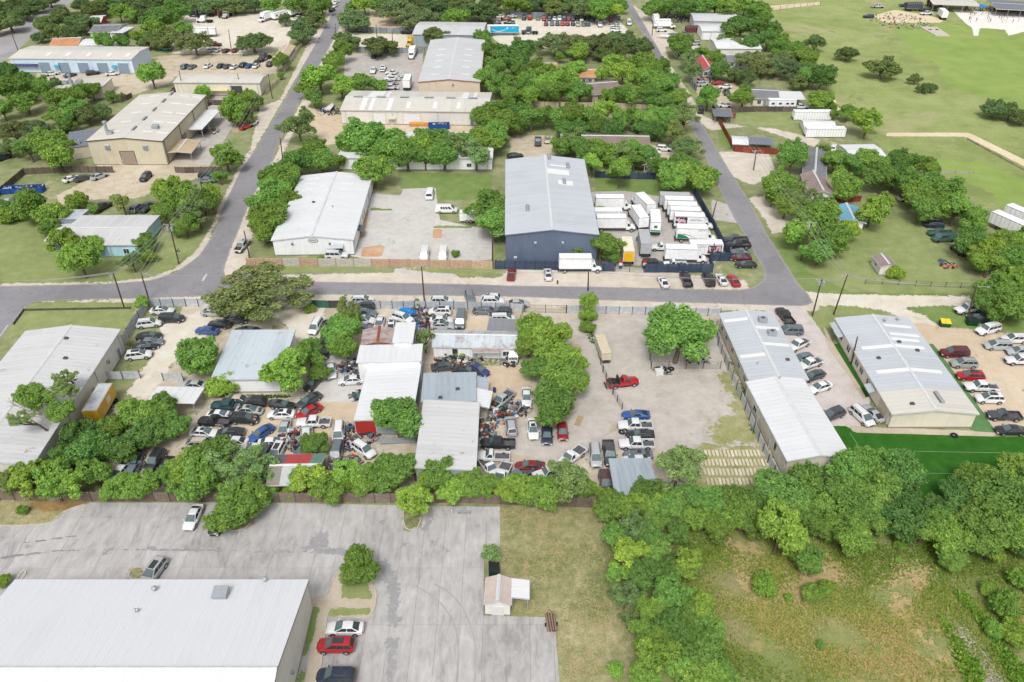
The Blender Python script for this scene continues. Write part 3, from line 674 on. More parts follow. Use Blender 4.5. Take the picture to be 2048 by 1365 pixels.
building('metal_shed', 'low shed with pale blue corrugated roof and white front wall in the salvage yard', px('428 757 552 757 592 665 464 667'), 3.3, .5, 'n', WM['white'], RM['paleblue'], 1.0)
b4 = building('long_workshop', 'long white corrugated-roofed workshop with a red end wall in the salvage yard', px('717 837 830 842 836 721 740 711'), 3.4, .5, 'e', WM['greyblue'], RM['white'], 1.0, open_=[('S', .16, .05, 3.4, 3.0, 'roll', A(186, 56, 50))])
building('workshop_annex', 'low white roof joined across the head of the long workshop', px('715 727 841 724 842 690 723 693'), 4.7, .3, 's', WM['white'], RM['bright'], 1.2)
building('rusty_shed', 'small gabled shed with a rust-streaked roof behind the long workshop', px('722 691 789 687 791 659 730 661'), 4.4, .7, 'y', WM['brownish'], RM['rusty'], .9, trim=(150, 92, 70))
building('white_roofed_shed', 'narrow shed with a plain white roof beside the rusty gabled shed', px('788 687 823 687 829 647 794 647'), 5.2, .3, 's', WM['white'], RM['bright'], 1.2)
building('repair_shop', 'repair shop with long white corrugated roof in the middle of the salvage yard', px('837 930 954 946 950 806 846 807'), 4.2, .5, 'w', WM['greyblue'], RM['worn'], 1.0, open_=[('E', .9, .1, 3, 2.8, 'roll', A(120, 124, 130))])
building('repair_shop_annex', 'grey-blue patched roof at the head of the repair shop', px('846 805 950 805 949 747 849 749'), 3.7, .3, 's', WM['greyblue'], RM['steel'], 1.2, vents=[(0, .12, .35, 'dark'), (0, .4, .66, 'dark')])
building('lean_to', 'pale blue lean-to roof on the side of the repair shop', px('950 780 973 782 973 757 950 757'), 3.0, .2, 'w', WM['grey'], RM['steel'], 0, walls=False, posts=True, cat='canopy')
building('lean_to', 'tilted white sheet canopy beside the repair shop', px('950 808 980 817 976 786 950 780'), 2.9, .5, 'w', WM['grey'], RM['bright'], 0, walls=False, posts=True, cat='canopy')
building('bungalow', 'low house with rust-spotted pale metal roof and white wall', px('868 691 1032 695 1034 664 871 661'), 3.0, .9, 'x', WM['white'], RM['rusted'], 1.1, cat='house', trim=(222, 222, 220),
         open_=[('S', .26, .2, 1.0, 2.1, 'win'), ('S', .5, .1, .95, 2.05, 'door', A(200, 204, 206)), ('S', .88, .9, 1.2, 1.0, 'win')])
building('porch_roof', 'pinkish porch roof on thin posts against the rust-spotted house', px('946 705 1001 704 1001 688 946 688'), 2.7, .2, 'n', WM['grey'], RM['rusty'], 0, walls=False, posts=True, cat='porch', ov=.05)
building('carport', 'dull grey flat canopy over parked cars behind the rust-spotted house', px('976 663 1029 664 1038 640 980 639'), 2.8, .15, 's', WM['grey'], RM['dull'], 0, walls=False, posts=True, cat='canopy')
building('carport', 'white metal carport in the left part of the salvage yard', px('303 803 387 812 403 778 315 774'), 2.6, .3, 's', WM['white'], RM['bright'], 0, walls=False, posts=True, cat='carport')
def shelcol(f, si): return (A(112, 114, 122) if f < .22 else (A(196, 84, 84) if f < .80 else A(112, 150, 134))) if si == 1 else (A(150, 142, 134) if f < .2 else A(196, 198, 202))
building('patchwork_shelter', 'open shelter roofed with red, grey and green sheets by the wooden fence', px('541 966 634 968 648 911 549 911'), 2.6, .9, 'x', WM['grey'], 'roof_ocol', 1.0, cat='shelter', walls=False, posts=True, colf=shelcol, trim=(216, 216, 216))
building('open_shed', 'silver corrugated shed roof beside the stacked stone slabs', px('1230 999 1316 992 1298 921 1224 919'), 3.0, .4, 's', WM['grey'], RM['steel'], .9, walls=False, posts=True, cat='shed')
wins7 = [('W', t, 1.2, 1.3, 1.1, 'win') for t in (.12, .3, .52, .72, .88)]
building('workshop_row', 'long low workshop with cream walls and skylights, its upper half', px('1497 764 1608 754 1545 625 1446 629'), 3.5, .6, 'y', WM['cream'], RM['blue'], 1.0, trim=(216, 216, 214),
         sky=[(1, .05, .9, .70, .9), (0, .1, .95, .84, .9), (1, .05, .95, .45, .9), (0, .1, .95, .30, .9)], vents=[(1, .4, .82, 'unit'), (1, .5, .62, 'unit'), (0, .5, .2, 'pipe'), (1, .6, .25, 'dark')], open_=wins7)
building('workshop_row', 'long low workshop with cream walls and plain white roof, its near half', px('1577 922 1690 912 1609 755 1499 769'), 3.9, .8, 'y', WM['cream'], RM['white'], 1.0, trim=(222, 222, 222), open_=[('W', .25, 1.3, .9, 1.6, 'win'), ('W', .75, 1.3, 1.4, 1.1, 'win')], vents=[(1, .1, .97, 'pipe')])
building('cream_workshop', 'cream-walled workshop with blue-grey skylit roof beside the gravel car park', px('1786 826 1956 828 1815 637 1673 638'), 3.3, .8, 'y', WM['cream'], RM['blue'], 1.0, roof2=(lambda f: f < .22, 'roof_warm'), trim=(220, 218, 210),
         sky=[(1, .1, .85, .86, .9), (1, .1, .9, .76, .9), (0, 0, .8, .62, 1.0), (1, .0, .8, .62, 1.0), (0, .0, .8, .37, 1.0), (1, 0, .8, .37, 1.0), (1, .05, .8, .7, .9)],
         vents=[(1, .6, .95, 'turbine'), (1, .2, .92, 'turbine'), (0, .55, .52, 'dark'), (1, .55, .60, 'dark'), (1, .2, .68, 'dark'), (0, .45, .07, 'dark'), (1, .25, .12, 'ridge')],
         open_=[('W', t, 1.1, 1.5, 1.2, 'win') for t in (.36, .48, .56, .72, .86)] + [('W', .12, .1, 3.0, 2.6, 'roll', A(226, 214, 184)), ('W', .93, .1, 1, 2.1, 'door', A(190, 130, 96)), ('W', .9, 0, 5, 2.9, 'awn'), ('W', .28, 0, 2.4, 2.6, 'awn')])
building('blue_warehouse', 'large navy blue-walled warehouse with a pale metal roof', px('1016 470 1197 468 1166 322 1010 318'), 7.8, 1.2, 'y', WM['blue'], RM['blue'], 1.1, trim=(120, 130, 146),
         sky=[(1, .02, .55, .72, 3.0), (1, .1, .5, .84, .8), (1, .25, .6, .58, 2.5)], vents=[(1, .55, .86, 'ridge'), (1, .4, .62, 'ridge'), (0, .5, .28, 'ridge'), (1, .1, .96, 'ridge')],
         open_=[('S', .32, 5.2, .5, .5, 'vent'), ('S', .62, 5.2, .5, .5, 'vent'), ('S', .1, 1.1, .7, .9, 'vent')])
b10 = building('white_office_warehouse', 'white warehouse with an oval sign on its gable beside a concrete car park', px('551 480 711 478 736 356 601 348'), 4.2, 1.0, 'y', WM['white'], RM['white'], 1.1, trim=(226, 228, 230),
         sky=[(0, .45, .78, .72, .7), (0, .45, .78, .82, .7), (0, .4, .75, .90, .7), (1, .25, .55, .80, .7), (1, .25, .55, .70, .7), (1, .3, .6, .92, .7)], vents=[(0, .3, .5, 'dark'), (1, .25, .42, 'pipe')],
         open_=[('S', .24, 2.9, .45, .4, 'vent'), ('S', .71, 2.9, .45, .4, 'vent'), ('S', .82, 1.0, 1.6, 1.3, 'win'), ('S', .82, 1.0, 2.2, 2.0, 'awn'), ('E', .3, .1, 1.2, 2.3, 'door', A(60, 66, 76)), ('E', .45, 1, 1.0, 1.4, 'win'), ('E', .52, 1, 1.0, 1.4, 'win'), ('E', .78, .1, 2.6, 2.8, 'roll', A(200, 202, 204)), ('E', .24, 0, 3, 2.7, 'awn', A(110, 116, 126))])
m = MB(); k = 24
m.raw([(1.15 * math.cos(2 * math.pi * i / k), 0, .5 * math.sin(2 * math.pi * i / k)) for i in range(k)] + [(1.15 * math.cos(2 * math.pi * i / k), -.12, .5 * math.sin(2 * math.pi * i / k)) for i in range(k)], [(i, (i + 1) % k, k + (i + 1) % k, k + i) for i in range(k)] + [tuple(range(k, 2 * k))])
sg = obj('sign_oval', m, 'ocol', b10.root, (.1, -b10.ly / 2 - .02, 3.9), color=A(120, 122, 128))
m = MB(); m.raw([(1.02 * math.cos(2 * math.pi * i / k), -.125, .4 * math.sin(2 * math.pi * i / k)) for i in range(k)], [tuple(range(k))]); obj('sign_face', m, 'white_trim', sg)
m = MB()
for i in range(7): m.box(-.72 + i * .21, -.72 + i * .21 + .13, -.14, -.126, -.1, .12)
obj('sign_lettering', m, 'dark_grey', sg)
building('cream_warehouse', 'long cream warehouse with patched skylight roof behind the blue skip', px('686 220 978 224 980 188 702 180'), 4.6, 1.1, 'x', WM['offwhite'], RM['warm'], 2.0, trim=(206, 200, 190),
         sky=[(0, .1, 1, .13, 1.6), (0, .1, 1, .19, 1.2), (0, .1, 1, .31, 1.4), (1, 0, .9, .15, 5.0), (1, 0, .9, .27, 1.2), (0, .35, .8, .44, 1.2), (0, .35, .8, .62, 1.2), (0, .35, .8, .78, 1.2), (1, 0, .9, .80, 2.0), (1, 0, .9, .88, 1.0)],
         vents=[(0, .02, f, 'ridge') for f in (.09, .25, .41, .58, .73, .88)],
         open_=[('S', .26, .05, 3.8, 3.6, 'roll', A(238, 240, 244)), ('S', .48, .05, 5.4, 3.6, 'roll', A(240, 242, 246)), ('S', .345, .05, 1.1, 2.2, 'door', A(228, 228, 226)), ('S', .89, .05, .9, 2.1, 'door', A(112, 132, 156)), ('S', .96, .05, 3.4, 3.6, 'roll', A(238, 240, 244)), ('S', .345, 0, 2.6, 2.7, 'awn', A(214, 208, 198))])
building('beige_warehouse', 'beige gabled warehouse with pale grey roof behind the long cream warehouse', px('843 164 964 164 964 83 858 78'), 5.6, .9, 'y', WM['peach'], RM['grey'], 2.0, trim=(176, 98, 90),
         sky=[(s, .35, .62, f, .9) for s in (0, 1) for f in (.12, .28, .42, .56, .70)], open_=[('S', .56, 4.4, .5, .5, 'vent')])
building('grey_warehouse', 'grey-walled warehouse with pale roof beside the vehicle auction lot', px('829 68 960 71 977 45 836 45'), 5.2, .8, 'x', WM['greyblue'], RM['grey'], 2.0)
building('white_long_building', 'long low white building half hidden behind a row of trees', px('681 313 986 319 985 265 697 265'), 3.7, .5, 'x', WM['white'], RM['white'], 2.0, open_=[('S', .85, 1, 1.2, 1, 'win'), ('S', .4, 1, 1.2, 1, 'win')])
b15 = building('tan_warehouse', 'tan metal warehouse with roof vents and two wall louvres, upper left', px('181 280 328 284 403 193 278 189'), 7.2, .9, 'y', WM['tan'], RM['warm'], 1.6, trim=(84, 72, 66),
         sky=[(s, u, u + .28, f, .8) for f in (.14, .34, .54, .74, .92) for s, u in ((0, .3), (1, .3), (1, .68))], vents=[(1, .03, f, 'ridge') for f in (.18, .38, .58, .78, .96)] + [(0, .6, .12, 'stack'), (0, .5, .1, 'unit'), (1, .55, .22, 'hood')],
         open_=[('S', .49, .05, 4.0, 4.0, 'roll', A(166, 150, 136)), ('S', .38, .05, 1, 2.2, 'door', A(214, 204, 184)), ('S', .25, 4.6, 1.3, 1.2, 'vent'), ('S', .76, 4.6, 1.3, 1.2, 'vent'), ('E', .2, .1, 1, 2.2, 'door'), ('E', .4, .1, 3, 3, 'roll', A(150, 140, 128))])
building('annex', 'blue-grey flat-roofed annex beside the tan warehouse', px('150 294 186 293 200 256 130 268'), 3.6, .2, 's', WM['tan'], RM['slate'], 0, vents=[(0, .2, .3, 'unit')])
building('carport', 'white-roofed open carport beside the tan warehouse', px('367 258 405 261 436 223 394 219'), 3.4, .2, 'e', WM['white'], RM['bright'], 0, walls=False, posts=True, cat='carport')
building('carport', 'tan arched carport in front of the tan warehouse', px('332 305 382 306 398 282 346 281'), 3.0, .4, 'y', WM['tan'], RM['tan'], 0, walls=False, posts=True, cat='carport')
building('blue_unit_row', 'long light-blue workshop row with grey roll-up doors and a cream roof', px('27 115 265 120 290 96 61 91'), 5.4, .7, 'x', WM['paleblue'], RM['warm'], 2.0, trim=(236, 232, 222),
         sky=[(0, .3, .7, f, 1.4) for f in (.27, .43, .6, .77, .92)], open_=[('S', t, .05, 4.0, 3.8, 'roll', A(140, 160, 180)) for t in (.27, .43, .59, .75, .92)] + [('S', .375, 1.5, 1.8, 1.6, 'awn', A(70, 166, 180)), ('S', .85, 1.5, 1.8, 1.6, 'awn', A(70, 166, 180)), ('S', .1, 0, 11, 3.3, 'awn', A(74, 70, 118)), ('E', .3, 1, 1, 1, 'win')])
building('cream_unit_row', 'low cream storage building beside the tan dirt lot, upper left', px('353 164 518 167 532 150 363 148'), 4.6, .4, 'x', WM['cream'], RM['warm'], 2.0, open_=[('S', .72, .05, 4, 3.4, 'roll', A(80, 84, 92)), ('S', .52, 0, 6, 2.6, 'awn', A(220, 208, 166))])
building('flat_roofed_building', 'white flat-roofed building with rooftop ducts below the light-blue workshop row', px('58 180 206 173 218 160 80 156'), 4.0, .1, 's', WM['cream'], RM['warm'], 0, vents=[(0, .4, .45, 'unit'), (0, .3, .55, 'stack'), (0, .5, .5, 'unit'), (0, .55, .62, 'hood')])
def house(name, label, quad, h, rise, ridge, wallm, roofm, **k): return building(name, label, quad, h, rise, ridge, wallm, roofm, 0, cat=k.pop('cat', 'house'), ov=.45, open_=k.pop('open_', [('S', .25, .9, 1.1, 1.2, 'win'), ('S', .7, .9, 1.1, 1.2, 'win'), ('S', .48, .05, .95, 2.05, 'door')]), **k)
house('house', 'house with orange shingle roof behind the light-blue workshop row', px('105 91 160 92 162 76 118 75'), 3.2, 1.3, 'x', WM['tan'], 'sh_orange')
house('house', 'grey-roofed house under oaks at the upper left', px('190 62 236 66 244 49 196 47'), 3.2, 1.0, 'x', WM['white'], 'sh_grey')
building('carport', 'small white canopy beside the grey-roofed house under oaks', px('228 66 248 69 260 56 242 53'), 3.0, .3, 's', WM['white'], RM['bright'], 0, walls=False, posts=True, cat='carport')
building('metal_shed', 'white-roofed shed half hidden by trees above the light-blue row', px('160 90 232 91 238 77 166 75'), 3.0, .6, 'x', WM['white'], RM['bright'], 0, cat='shed')
house('house', 'small red-walled house near the avenue at the upper left', px('180 45 203 45 206 32 184 31'), 3.0, .8, 'x', WM['red'], RM['white'])
b21 = building('pale_blue_house', 'pale blue low building with a wide weathered flat roof on the corner lot', px('116 489 272 490 317 433 160 431'), 3.3, .5, 'x', WM['sky'], RM['worn'], 1.2, cat='house', open_=[('S', .85, .9, 1.2, 1.2, 'win'), ('S', .55, .05, 1.0, 2.1, 'door', A(150, 190, 206)), ('E', .4, .9, 1.4, 1.2, 'win')])
building('annex', 'low grey lean-to at the left end of the pale blue house', px('97 480 132 482 158 452 118 448'), 2.6, .4, 'e', WM['sky'], RM['grey'], 0)
building('metal_shed', 'small shed with bluish white roof behind the pale blue house', px('122 441 152 441 176 421 137 420'), 3.0, .4, 's', WM['greyblue'], RM['paleblue'], 0, cat='shed')
house('house', 'brown-roofed house among trees beside the right-hand street', px('1180 192 1238 182 1222 160 1170 166'), 3.0, 1.5, 'x', WM['brownish'], 'sh_brown')
house('long_house', 'long house with grey-brown shingle roof behind the blue warehouse', px('1125 290 1296 292 1294 270 1123 268'), 3.0, 1.2, 'x', WM['brownish'], 'sh_brown')
house('house', 'small house with orange-red roof among trees', px('1160 153 1190 154 1188 138 1162 138'), 3.0, 1.0, 'x', WM['tan'], 'sh_orange')
house('house', 'low house with reddish roof edge among trees north of the alley', px('1092 136 1112 137 1112 126 1092 126'), 3.0, .8, 'x', WM['tan'], 'sh_orange')
house('house', 'small brown-roofed shed under trees by the blue fence', px('1288 328 1312 330 1314 312 1292 311'), 2.8, .7, 'y', WM['brownish'], 'sh_brown')
building('metal_building', 'white metal building with cream roof right of the far end of the right-hand street', px('1435 98 1522 97 1506 78 1420 77'), 4.6, .8, 'x', WM['offwhite'], RM['bright'], 2.0)
building('metal_building', 'grey metal building beside the scrap containers at the top', px('1388 42 1478 43 1470 28 1382 27'), 4.2, .8, 'x', WM['grey'], RM['grey'], 2.0)
building('metal_building', 'small white metal building between scrap yard and trees', px('1405 64 1453 61 1450 50 1397 49'), 3.8, .6, 'x', WM['white'], RM['white'], 0)
house('house', 'grey-roofed house in trees beyond the red-roofed house', px('1455 122 1490 121 1488 110 1452 110'), 3.0, .9, 'x', WM['grey'], 'sh_grey')
house('house', 'house with bright red roof beside the right-hand street', px('1404 141 1426 138 1418 117 1397 118'), 3.0, 1.2, 'y', WM['grey'], 'sh_red')
house('house', 'grey-roofed house behind the travel trailer', px('1506 196 1554 197 1551 178 1504 177'), 3.0, 1.0, 'x', WM['cream'], 'sh_grey')
building('carport', 'white metal carport beside the travel trailer', px('1560 200 1608 200 1602 184 1555 183'), 3.0, .2, 's', WM['white'], RM['bright'], 0, walls=False, posts=True, cat='carport')
building('quonset_hut', 'low white rounded storage hut beside two white containers', px('1608 259 1668 259 1664 241 1605 241'), 1.8, 1.0, 'x', WM['white'], RM['bright'], 0, cat='shed')
building('metal_building', 'white flat-roofed building next to the park path', px('1706 316 1768 312 1750 290 1680 290'), 3.2, .4, 'x', WM['white'], RM['bright'], 0)
house('house', 'grey-roofed cottage below the white containers', px('1604 352 1642 353 1658 305 1617 304'), 3.0, 1.1, 'y', WM['grey'], 'sh_grey')
house('house', 'cottage with mauve-brown shingle roof beside the right-hand street', px('1628 386 1672 391 1642 352 1600 347'), 3.0, 1.1, 'y', WM['offwhite'], 'sh_mauve')
house('house', 'small house with bright sky-blue metal roof', px('1686 443 1726 443 1714 415 1671 412'), 2.8, .8, 'y', WM['white'], RM['skyblue'])
building('garden_shed', 'white garden shed with grey-brown roof standing alone in the grass', px('1761 534 1793 533 1777 512 1748 513'), 2.3, .6, 'y', WM['offwhite'], 'sh_mauve', 0, cat='shed', ov=.15, open_=[('S', .5, .05, 1.2, 1.8, 'door', A(222, 220, 224)), ('W', .5, 1.2, .7, .6, 'win')])
building('metal_shed', 'small shed with tan gable roof beside the left-hand street', px('550 113 578 112 586 93 566 91'), 2.8, .6, 'y', WM['grey'], RM['tan'], 0, cat='shed')
bS = building('board_shed', 'old white board shed with a patched pinkish roof in the concrete car park', px('970 1207 1021 1209 1022 1159 974 1156'), 2.5, .7, 'y', WM['offwhite'], 'sh_pale', 0, cat='shed', ov=.1, open_=[('S', .5, .05, 1.6, 1.9, 'door', A(226, 226, 224))])
building('lean_to', 'open white-topped lean-to against the old board shed', px('1024 1196 1058 1198 1057 1162 1023 1160'), 2.3, .3, 'w', WM['grey'], RM['bright'], 0, walls=False, posts=True, cat='shed', ov=.05)
building('pavilion', 'long open pavilion roof beyond the sand court at the top edge', px('1862 10 1946 10 1950 -2 1862 -2'), 3.6, .5, 'x', WM['grey'], RM['warm'], 0, walls=False, posts=True, cat='pavilion')
building('pavilion', 'dark-roofed shelter behind the crowd at the sand court', px('1984 20 2120 22 2130 4 1990 4'), 3.4, .5, 'x', WM['grey'], RM['slate'], 0, walls=False, posts=True, cat='pavilion')

# ---------------------------------------------------------------- vehicles: one set of part meshes per kind, shared by all of that kind
def loft(m, sts, mi=0):
    rings = []
    for x, zb, zs, zt, w in sts:
        h = [(w * .86, zb), (w, zb + .16), (w, zs - .12), (w * .965, zs), (w * .80, zt)]
        r = [(x, 0, zb)] + [(x, y, z) for y, z in h] + [(x, 0, zt + .02)] + [(x, -y, z) for y, z in reversed(h)]
        rings.append(r)
    k = len(rings[0]); vs = [p for r in rings for p in r]
    fs = [(i * k + j, (i + 1) * k + j, (i + 1) * k + (j + 1) % k, i * k + (j + 1) % k) for i in range(len(rings) - 1) for j in range(k)]
    fs += [tuple(range(k)), tuple(range(len(vs) - 1, len(vs) - 1 - k, -1))]
    m.raw(vs, fs, mi)
def frustum(xb0, xb1, xr0, xr1, zb, zr, wb, wr):
    b = MB(); crown = .03
    vs = [(xb0, -wb, zb), (xb1, -wb, zb), (xb1, wb, zb), (xb0, wb, zb), (xr0, -wr, zr), (xr1, -wr, zr), (xr1, wr, zr), (xr0, wr, zr), (xr0, 0, zr + crown), (xr1, 0, zr + crown), (xb1 + .06, 0, zb), (xb0 - .04, 0, zb)]
    b.raw(vs, [(0, 1, 5, 4), (2, 3, 7, 6), (4, 5, 9, 8), (8, 9, 6, 7), (1, 10, 9, 5), (10, 2, 6, 9), (3, 11, 8, 7), (11, 0, 4, 8)]); return b
def pane(P, u0, u1, v0, v1, off=.02, th=.015):
    p00, p10, p11, p01 = [Vector(p) for p in P]
    f = lambda u, v: (p00 * (1 - u) + p10 * u) * (1 - v) + (p01 * (1 - u) + p11 * u) * v
    q = [f(u0, v0), f(u1, v0), f(u1, v1), f(u0, v1)]; n = (q[1] - q[0]).cross(q[3] - q[0]).normalized()
    m = MB(); m.raw([p + n * off for p in q] + [p + n * (off - th) for p in q], [(0, 1, 2, 3), (7, 6, 5, 4), (0, 4, 5, 1), (1, 5, 6, 2), (2, 6, 7, 3), (3, 7, 4, 0)]); return m
KIND = {}
def wheel_parts(spec, xs, w, r=.34, wd=.24):
    m = MB(); k = 14
    m.raw([(r * math.cos(2 * math.pi * i / k), s, r * math.sin(2 * math.pi * i / k)) for s in (-wd / 2, wd / 2) for i in range(k)], [(i, (i + 1) % k, k + (i + 1) % k, k + i) for i in range(k)] + [tuple(range(k - 1, -1, -1)), tuple(range(k, 2 * k))])
    wm = m.mesh('wheel', ['tyre']); bm = bmesh.new(); bm.from_mesh(wm); bmesh.ops.recalc_face_normals(bm, faces=bm.faces); bm.to_mesh(wm); bm.free()
    q = MB(); q.tube((0, wd / 2 + .002, 0), (0, wd / 2 + .02, 0), r * .66, r * .5, 10); rm1 = q.mesh('rim', ['rim'])
    q = MB(); q.tube((0, -wd / 2 - .002, 0), (0, -wd / 2 - .02, 0), r * .66, r * .5, 10); rm2 = q.mesh('rim', ['rim'])
    for x in xs:
        for s in (1, -1):
            spec.append(('wheel', wm, None, (x, s * (w - wd / 2 + .03), r), [('rim', rm1 if s > 0 else rm2)]))
def make_kind(key, L, W, H, body, cab, panes, wx, extra=None, wr=.34, splits=(.04, .48, .52, .96), rearwin=True, sidewin=True):
    """body: loft stations (x,zb,zs,zt,w); cab: (xb0,xb1,xr0,xr1,zb,zr,wb,wr)"""
    spec = []; w = W / 2
    m = MB(); loft(m, body)
    xb0, xb1, xr0, xr1, zb, zr, wb, wrf = cab
    fr = frustum(*cab); fm = fr.mesh('tmp', [], None, .12)
    off = len(m.v); m.v += [tuple(v.co) for v in fm.vertices]; m.f += [tuple(off + i for i in p.vertices) for p in fm.polygons]; m.mi += [0] * len(fm.polygons); bpy.data.meshes.remove(fm)
    if extra and 'bed' in extra:
        x0, x1, zt, zf = extra['bed']; t = .09
        m.box(x0, x1, w - t - .04, w - .04, .5, zt); m.box(x0, x1, -w + .04, -w + t + .04, .5, zt); m.box(x0, x0 + t, -w + t + .041, w - t - .041, .5, zt - .01); m.box(x1 - t, x1, -w + t + .041, w - t - .041, .5, zt - .01)
    for x in wx:                                             # wheel arches
        for s in (1, -1):
            k = 12; rr = wr * 1.2
            m.raw([(x + rr * math.cos(math.pi * i / (k - 1)), s * (w + .004), wr + rr * math.sin(math.pi * i / (k - 1))) for i in range(k)], [tuple(range(k)) if s < 0 else tuple(range(k - 1, -1, -1))], 1)
    m.box(body[0][0] + .3, body[-1][0] - .3, -w * .8, w * .8, .17, .40, 1)
    bmh = m.mesh('body', ['paint', 'black'], 32)
    bm = bmesh.new(); bm.from_mesh(bmh); bmesh.ops.recalc_face_normals(bm, faces=bm.faces); bm.to_mesh(bmh); bm.free()
    spec.append(('body', bmh, 'c', (0, 0, 0), []))
    F = [(xb1, -wb, zb), (xb1, wb, zb), (xr1, wrf, zr), (xr1, -wrf, zr)]
    spec.append(('windshield', pane(F, .05, .95, .06, .90, .05).mesh('windshield', ['glass_blue']), None, (0, 0, 0), []))
    if rearwin:
        B = [(xb0, wb, zb), (xb0, -wb, zb), (xr0, -wrf, zr), (xr0, wrf, zr)]
        spec.append(('rear_window', pane(B, .08, .92, .12, .86, .035).mesh('rear_window', ['glass_dark']), None, (0, 0, 0), []))
    if sidewin:
        for s in (1, -1):
            S = [(xb1, wb, zb), (xb0, wb, zb), (xr0, wrf, zr), (xr1, wrf, zr)] if s > 0 else [(xb0, -wb, zb), (xb1, -wb, zb), (xr1, -wrf, zr), (xr0, -wrf, zr)]
            sp = splits if s > 0 else tuple(1 - u for u in reversed(splits))
            for i in range(0, len(sp), 2):
                spec.append(('side_window', pane(S, sp[i], sp[i + 1], .12, .86, .02).mesh('side_window', ['glass_dark']), None, (0, 0, 0), []))
    near_from = len(spec)
    wheel_parts(spec, wx, w, wr)
    xn, xt = body[-1][0], body[0][0]; zl = body[-2][2] - .02
    for s in (1, -1):
        q = MB(); q.box(xn - .28, xn - .015, s * w * .66 - .19, s * w * .66 + .19, zl - .13, zl + .035); spec.append(('headlight', q.mesh('headlight', ['lamp_clear']), None, (0, 0, 0), [], 1))
        q = MB(); zt_ = body[1][2] - .06; q.box(xt + .015, xt + .15, s * w * .72 - .14, s * w * .72 + .14, zt_ - .2, zt_ + .04); spec.append(('tail_light', q.mesh('tail_light', ['lamp_red']), None, (0, 0, 0), [], 1))
        q = MB(); q.box(xb1 - .42, xb1 - .26, s * (w + .02) - .10 + .08 * s, s * (w + .02) + .10 + .08 * s, zb + .0, zb + .14); spec.append(('mirror', q.mesh('mirror', ['paint']), 'c', (0, 0, 0), [], 1))
    q = MB(); q.box(xn - .06, xn + .02, -w * .42, w * .42, .42, zl - .06); spec.append(('grille', q.mesh('grille', ['black']), None, (0, 0, 0), [], 1))
    if extra and 'bed' in extra:
        x0, x1, zt, zf = extra['bed']; q = MB(); q.box(x0 + .1, x1 - .1, -w + .14, w - .14, .5, zf); spec.append(('bed_floor', q.mesh('bed_floor', ['dark_grey']), None, (0, 0, 0), []))
    if extra and 'roofglass' in extra:
        q = MB(); a, b = extra['roofglass']; q.box(a, b, -wrf * .62, wrf * .62, zr + .01, zr + .05); spec.append(('sunroof', q.mesh('sunroof', ['glass_dark']), None, (0, 0, 0), [], 2))
    if extra and 'rails' in extra:
        for s in (1, -1):
            q = MB(); q.box(xr0 + .1, xr1 - .1, s * wrf * .9 - .02, s * wrf * .9 + .02, zr + .03, zr + .09); spec.append(('roof_rail', q.mesh('roof_rail', ['dark_grey']), None, (0, 0, 0), [], 1))
    KIND[key] = (spec, L)
    # engine bay of a stripped car: dark opening where the bonnet was, with block and hoses
    q = MB(); rr = random.Random(key); x0, x1 = xb1 + .12, xn - .3; zz = max(body[-3][3], body[-4][3])
    q.box(x0, x1, -w * .72, w * .72, zz - .12, zz + .03, 0)
    for i in range(9):
        cx, cy = rr.uniform(x0 + .1, x1 - .1), rr.uniform(-w * .6, w * .6); a, b_, c = rr.uniform(.08, .25), rr.uniform(.08, .25), rr.uniform(.05, .16)
        q.box(cx - a, cx + a, cy - b_, cy + b_, zz - .05, zz + .03 + c, rr.choice((0, 1, 2)))
    KIND[key + '_bay'] = q.mesh('engine_bay', ['black', 'steel', 'rust'])
sed = [(-2.44, .40, .70, .76, .58), (-2.34, .28, .90, .98, .80), (-1.7, .20, .94, 1.02, .91), (-.9, .18, .93, .97, .92), (.8, .18, .90, .95, .92), (1.15, .18, .87, .95, .92), (1.85, .22, .79, .87, .89), (2.22, .26, .70, .77, .80), (2.38, .30, .60, .66, .66), (2.45, .38, .52, .56, .46)]
make_kind('sedan', 4.84, 1.84, 1.45, sed, (-2.0, 1.28, -.95, .12, .92, 1.44, .83, .58), None, (-1.42, 1.45), {}, .33)
make_kind('sedansun', 4.84, 1.84, 1.45, sed, (-2.0, 1.28, -.95, .12, .92, 1.44, .83, .58), None, (-1.42, 1.45), {'roofglass': (-.5, .2)}, .33)
cou = [(x, zb, zs - .05, zt - .05, w_) for x, zb, zs, zt, w_ in sed]
make_kind('coupe', 4.75, 1.86, 1.36, cou, (-2.1, 1.05, -.75, -.1, .87, 1.34, .82, .56), None, (-1.40, 1.45), {}, .34, splits=(.05, .62))
hat = [(x * .89, zb, zs, zt, w_ * .97) for x, zb, zs, zt, w_ in sed]
make_kind('hatch', 4.3, 1.78, 1.5, hat, (-2.02, 1.2, -1.4, .15, .93, 1.49, .80, .60), None, (-1.28, 1.30), {}, .32)
suvb = [(-2.40, .44, .88, .96, .66), (-2.32, .34, 1.03, 1.10, .86), (-1.5, .26, 1.08, 1.12, .95), (0, .24, 1.06, 1.10, .96), (1.0, .24, 1.03, 1.10, .96), (1.3, .24, 1.00, 1.07, .95), (1.95, .28, .93, 1.0, .92), (2.24, .32, .84, .90, .82), (2.38, .38, .72, .77, .66), (2.44, .46, .62, .66, .48)]
make_kind('suv', 4.8, 1.92, 1.74, suvb, (-2.34, 1.36, -1.85, .28, 1.05, 1.71, .87, .66), None, (-1.42, 1.46), {'rails': 1}, .37, splits=(.05, .36, .39, .68, .71, .95))
make_kind('suvsun', 4.8, 1.92, 1.74, suvb, (-2.34, 1.36, -1.85, .28, 1.05, 1.71, .87, .66), None, (-1.42, 1.46), {'roofglass': (-1.1, .3)}, .37, splits=(.05, .36, .39, .68, .71, .95))
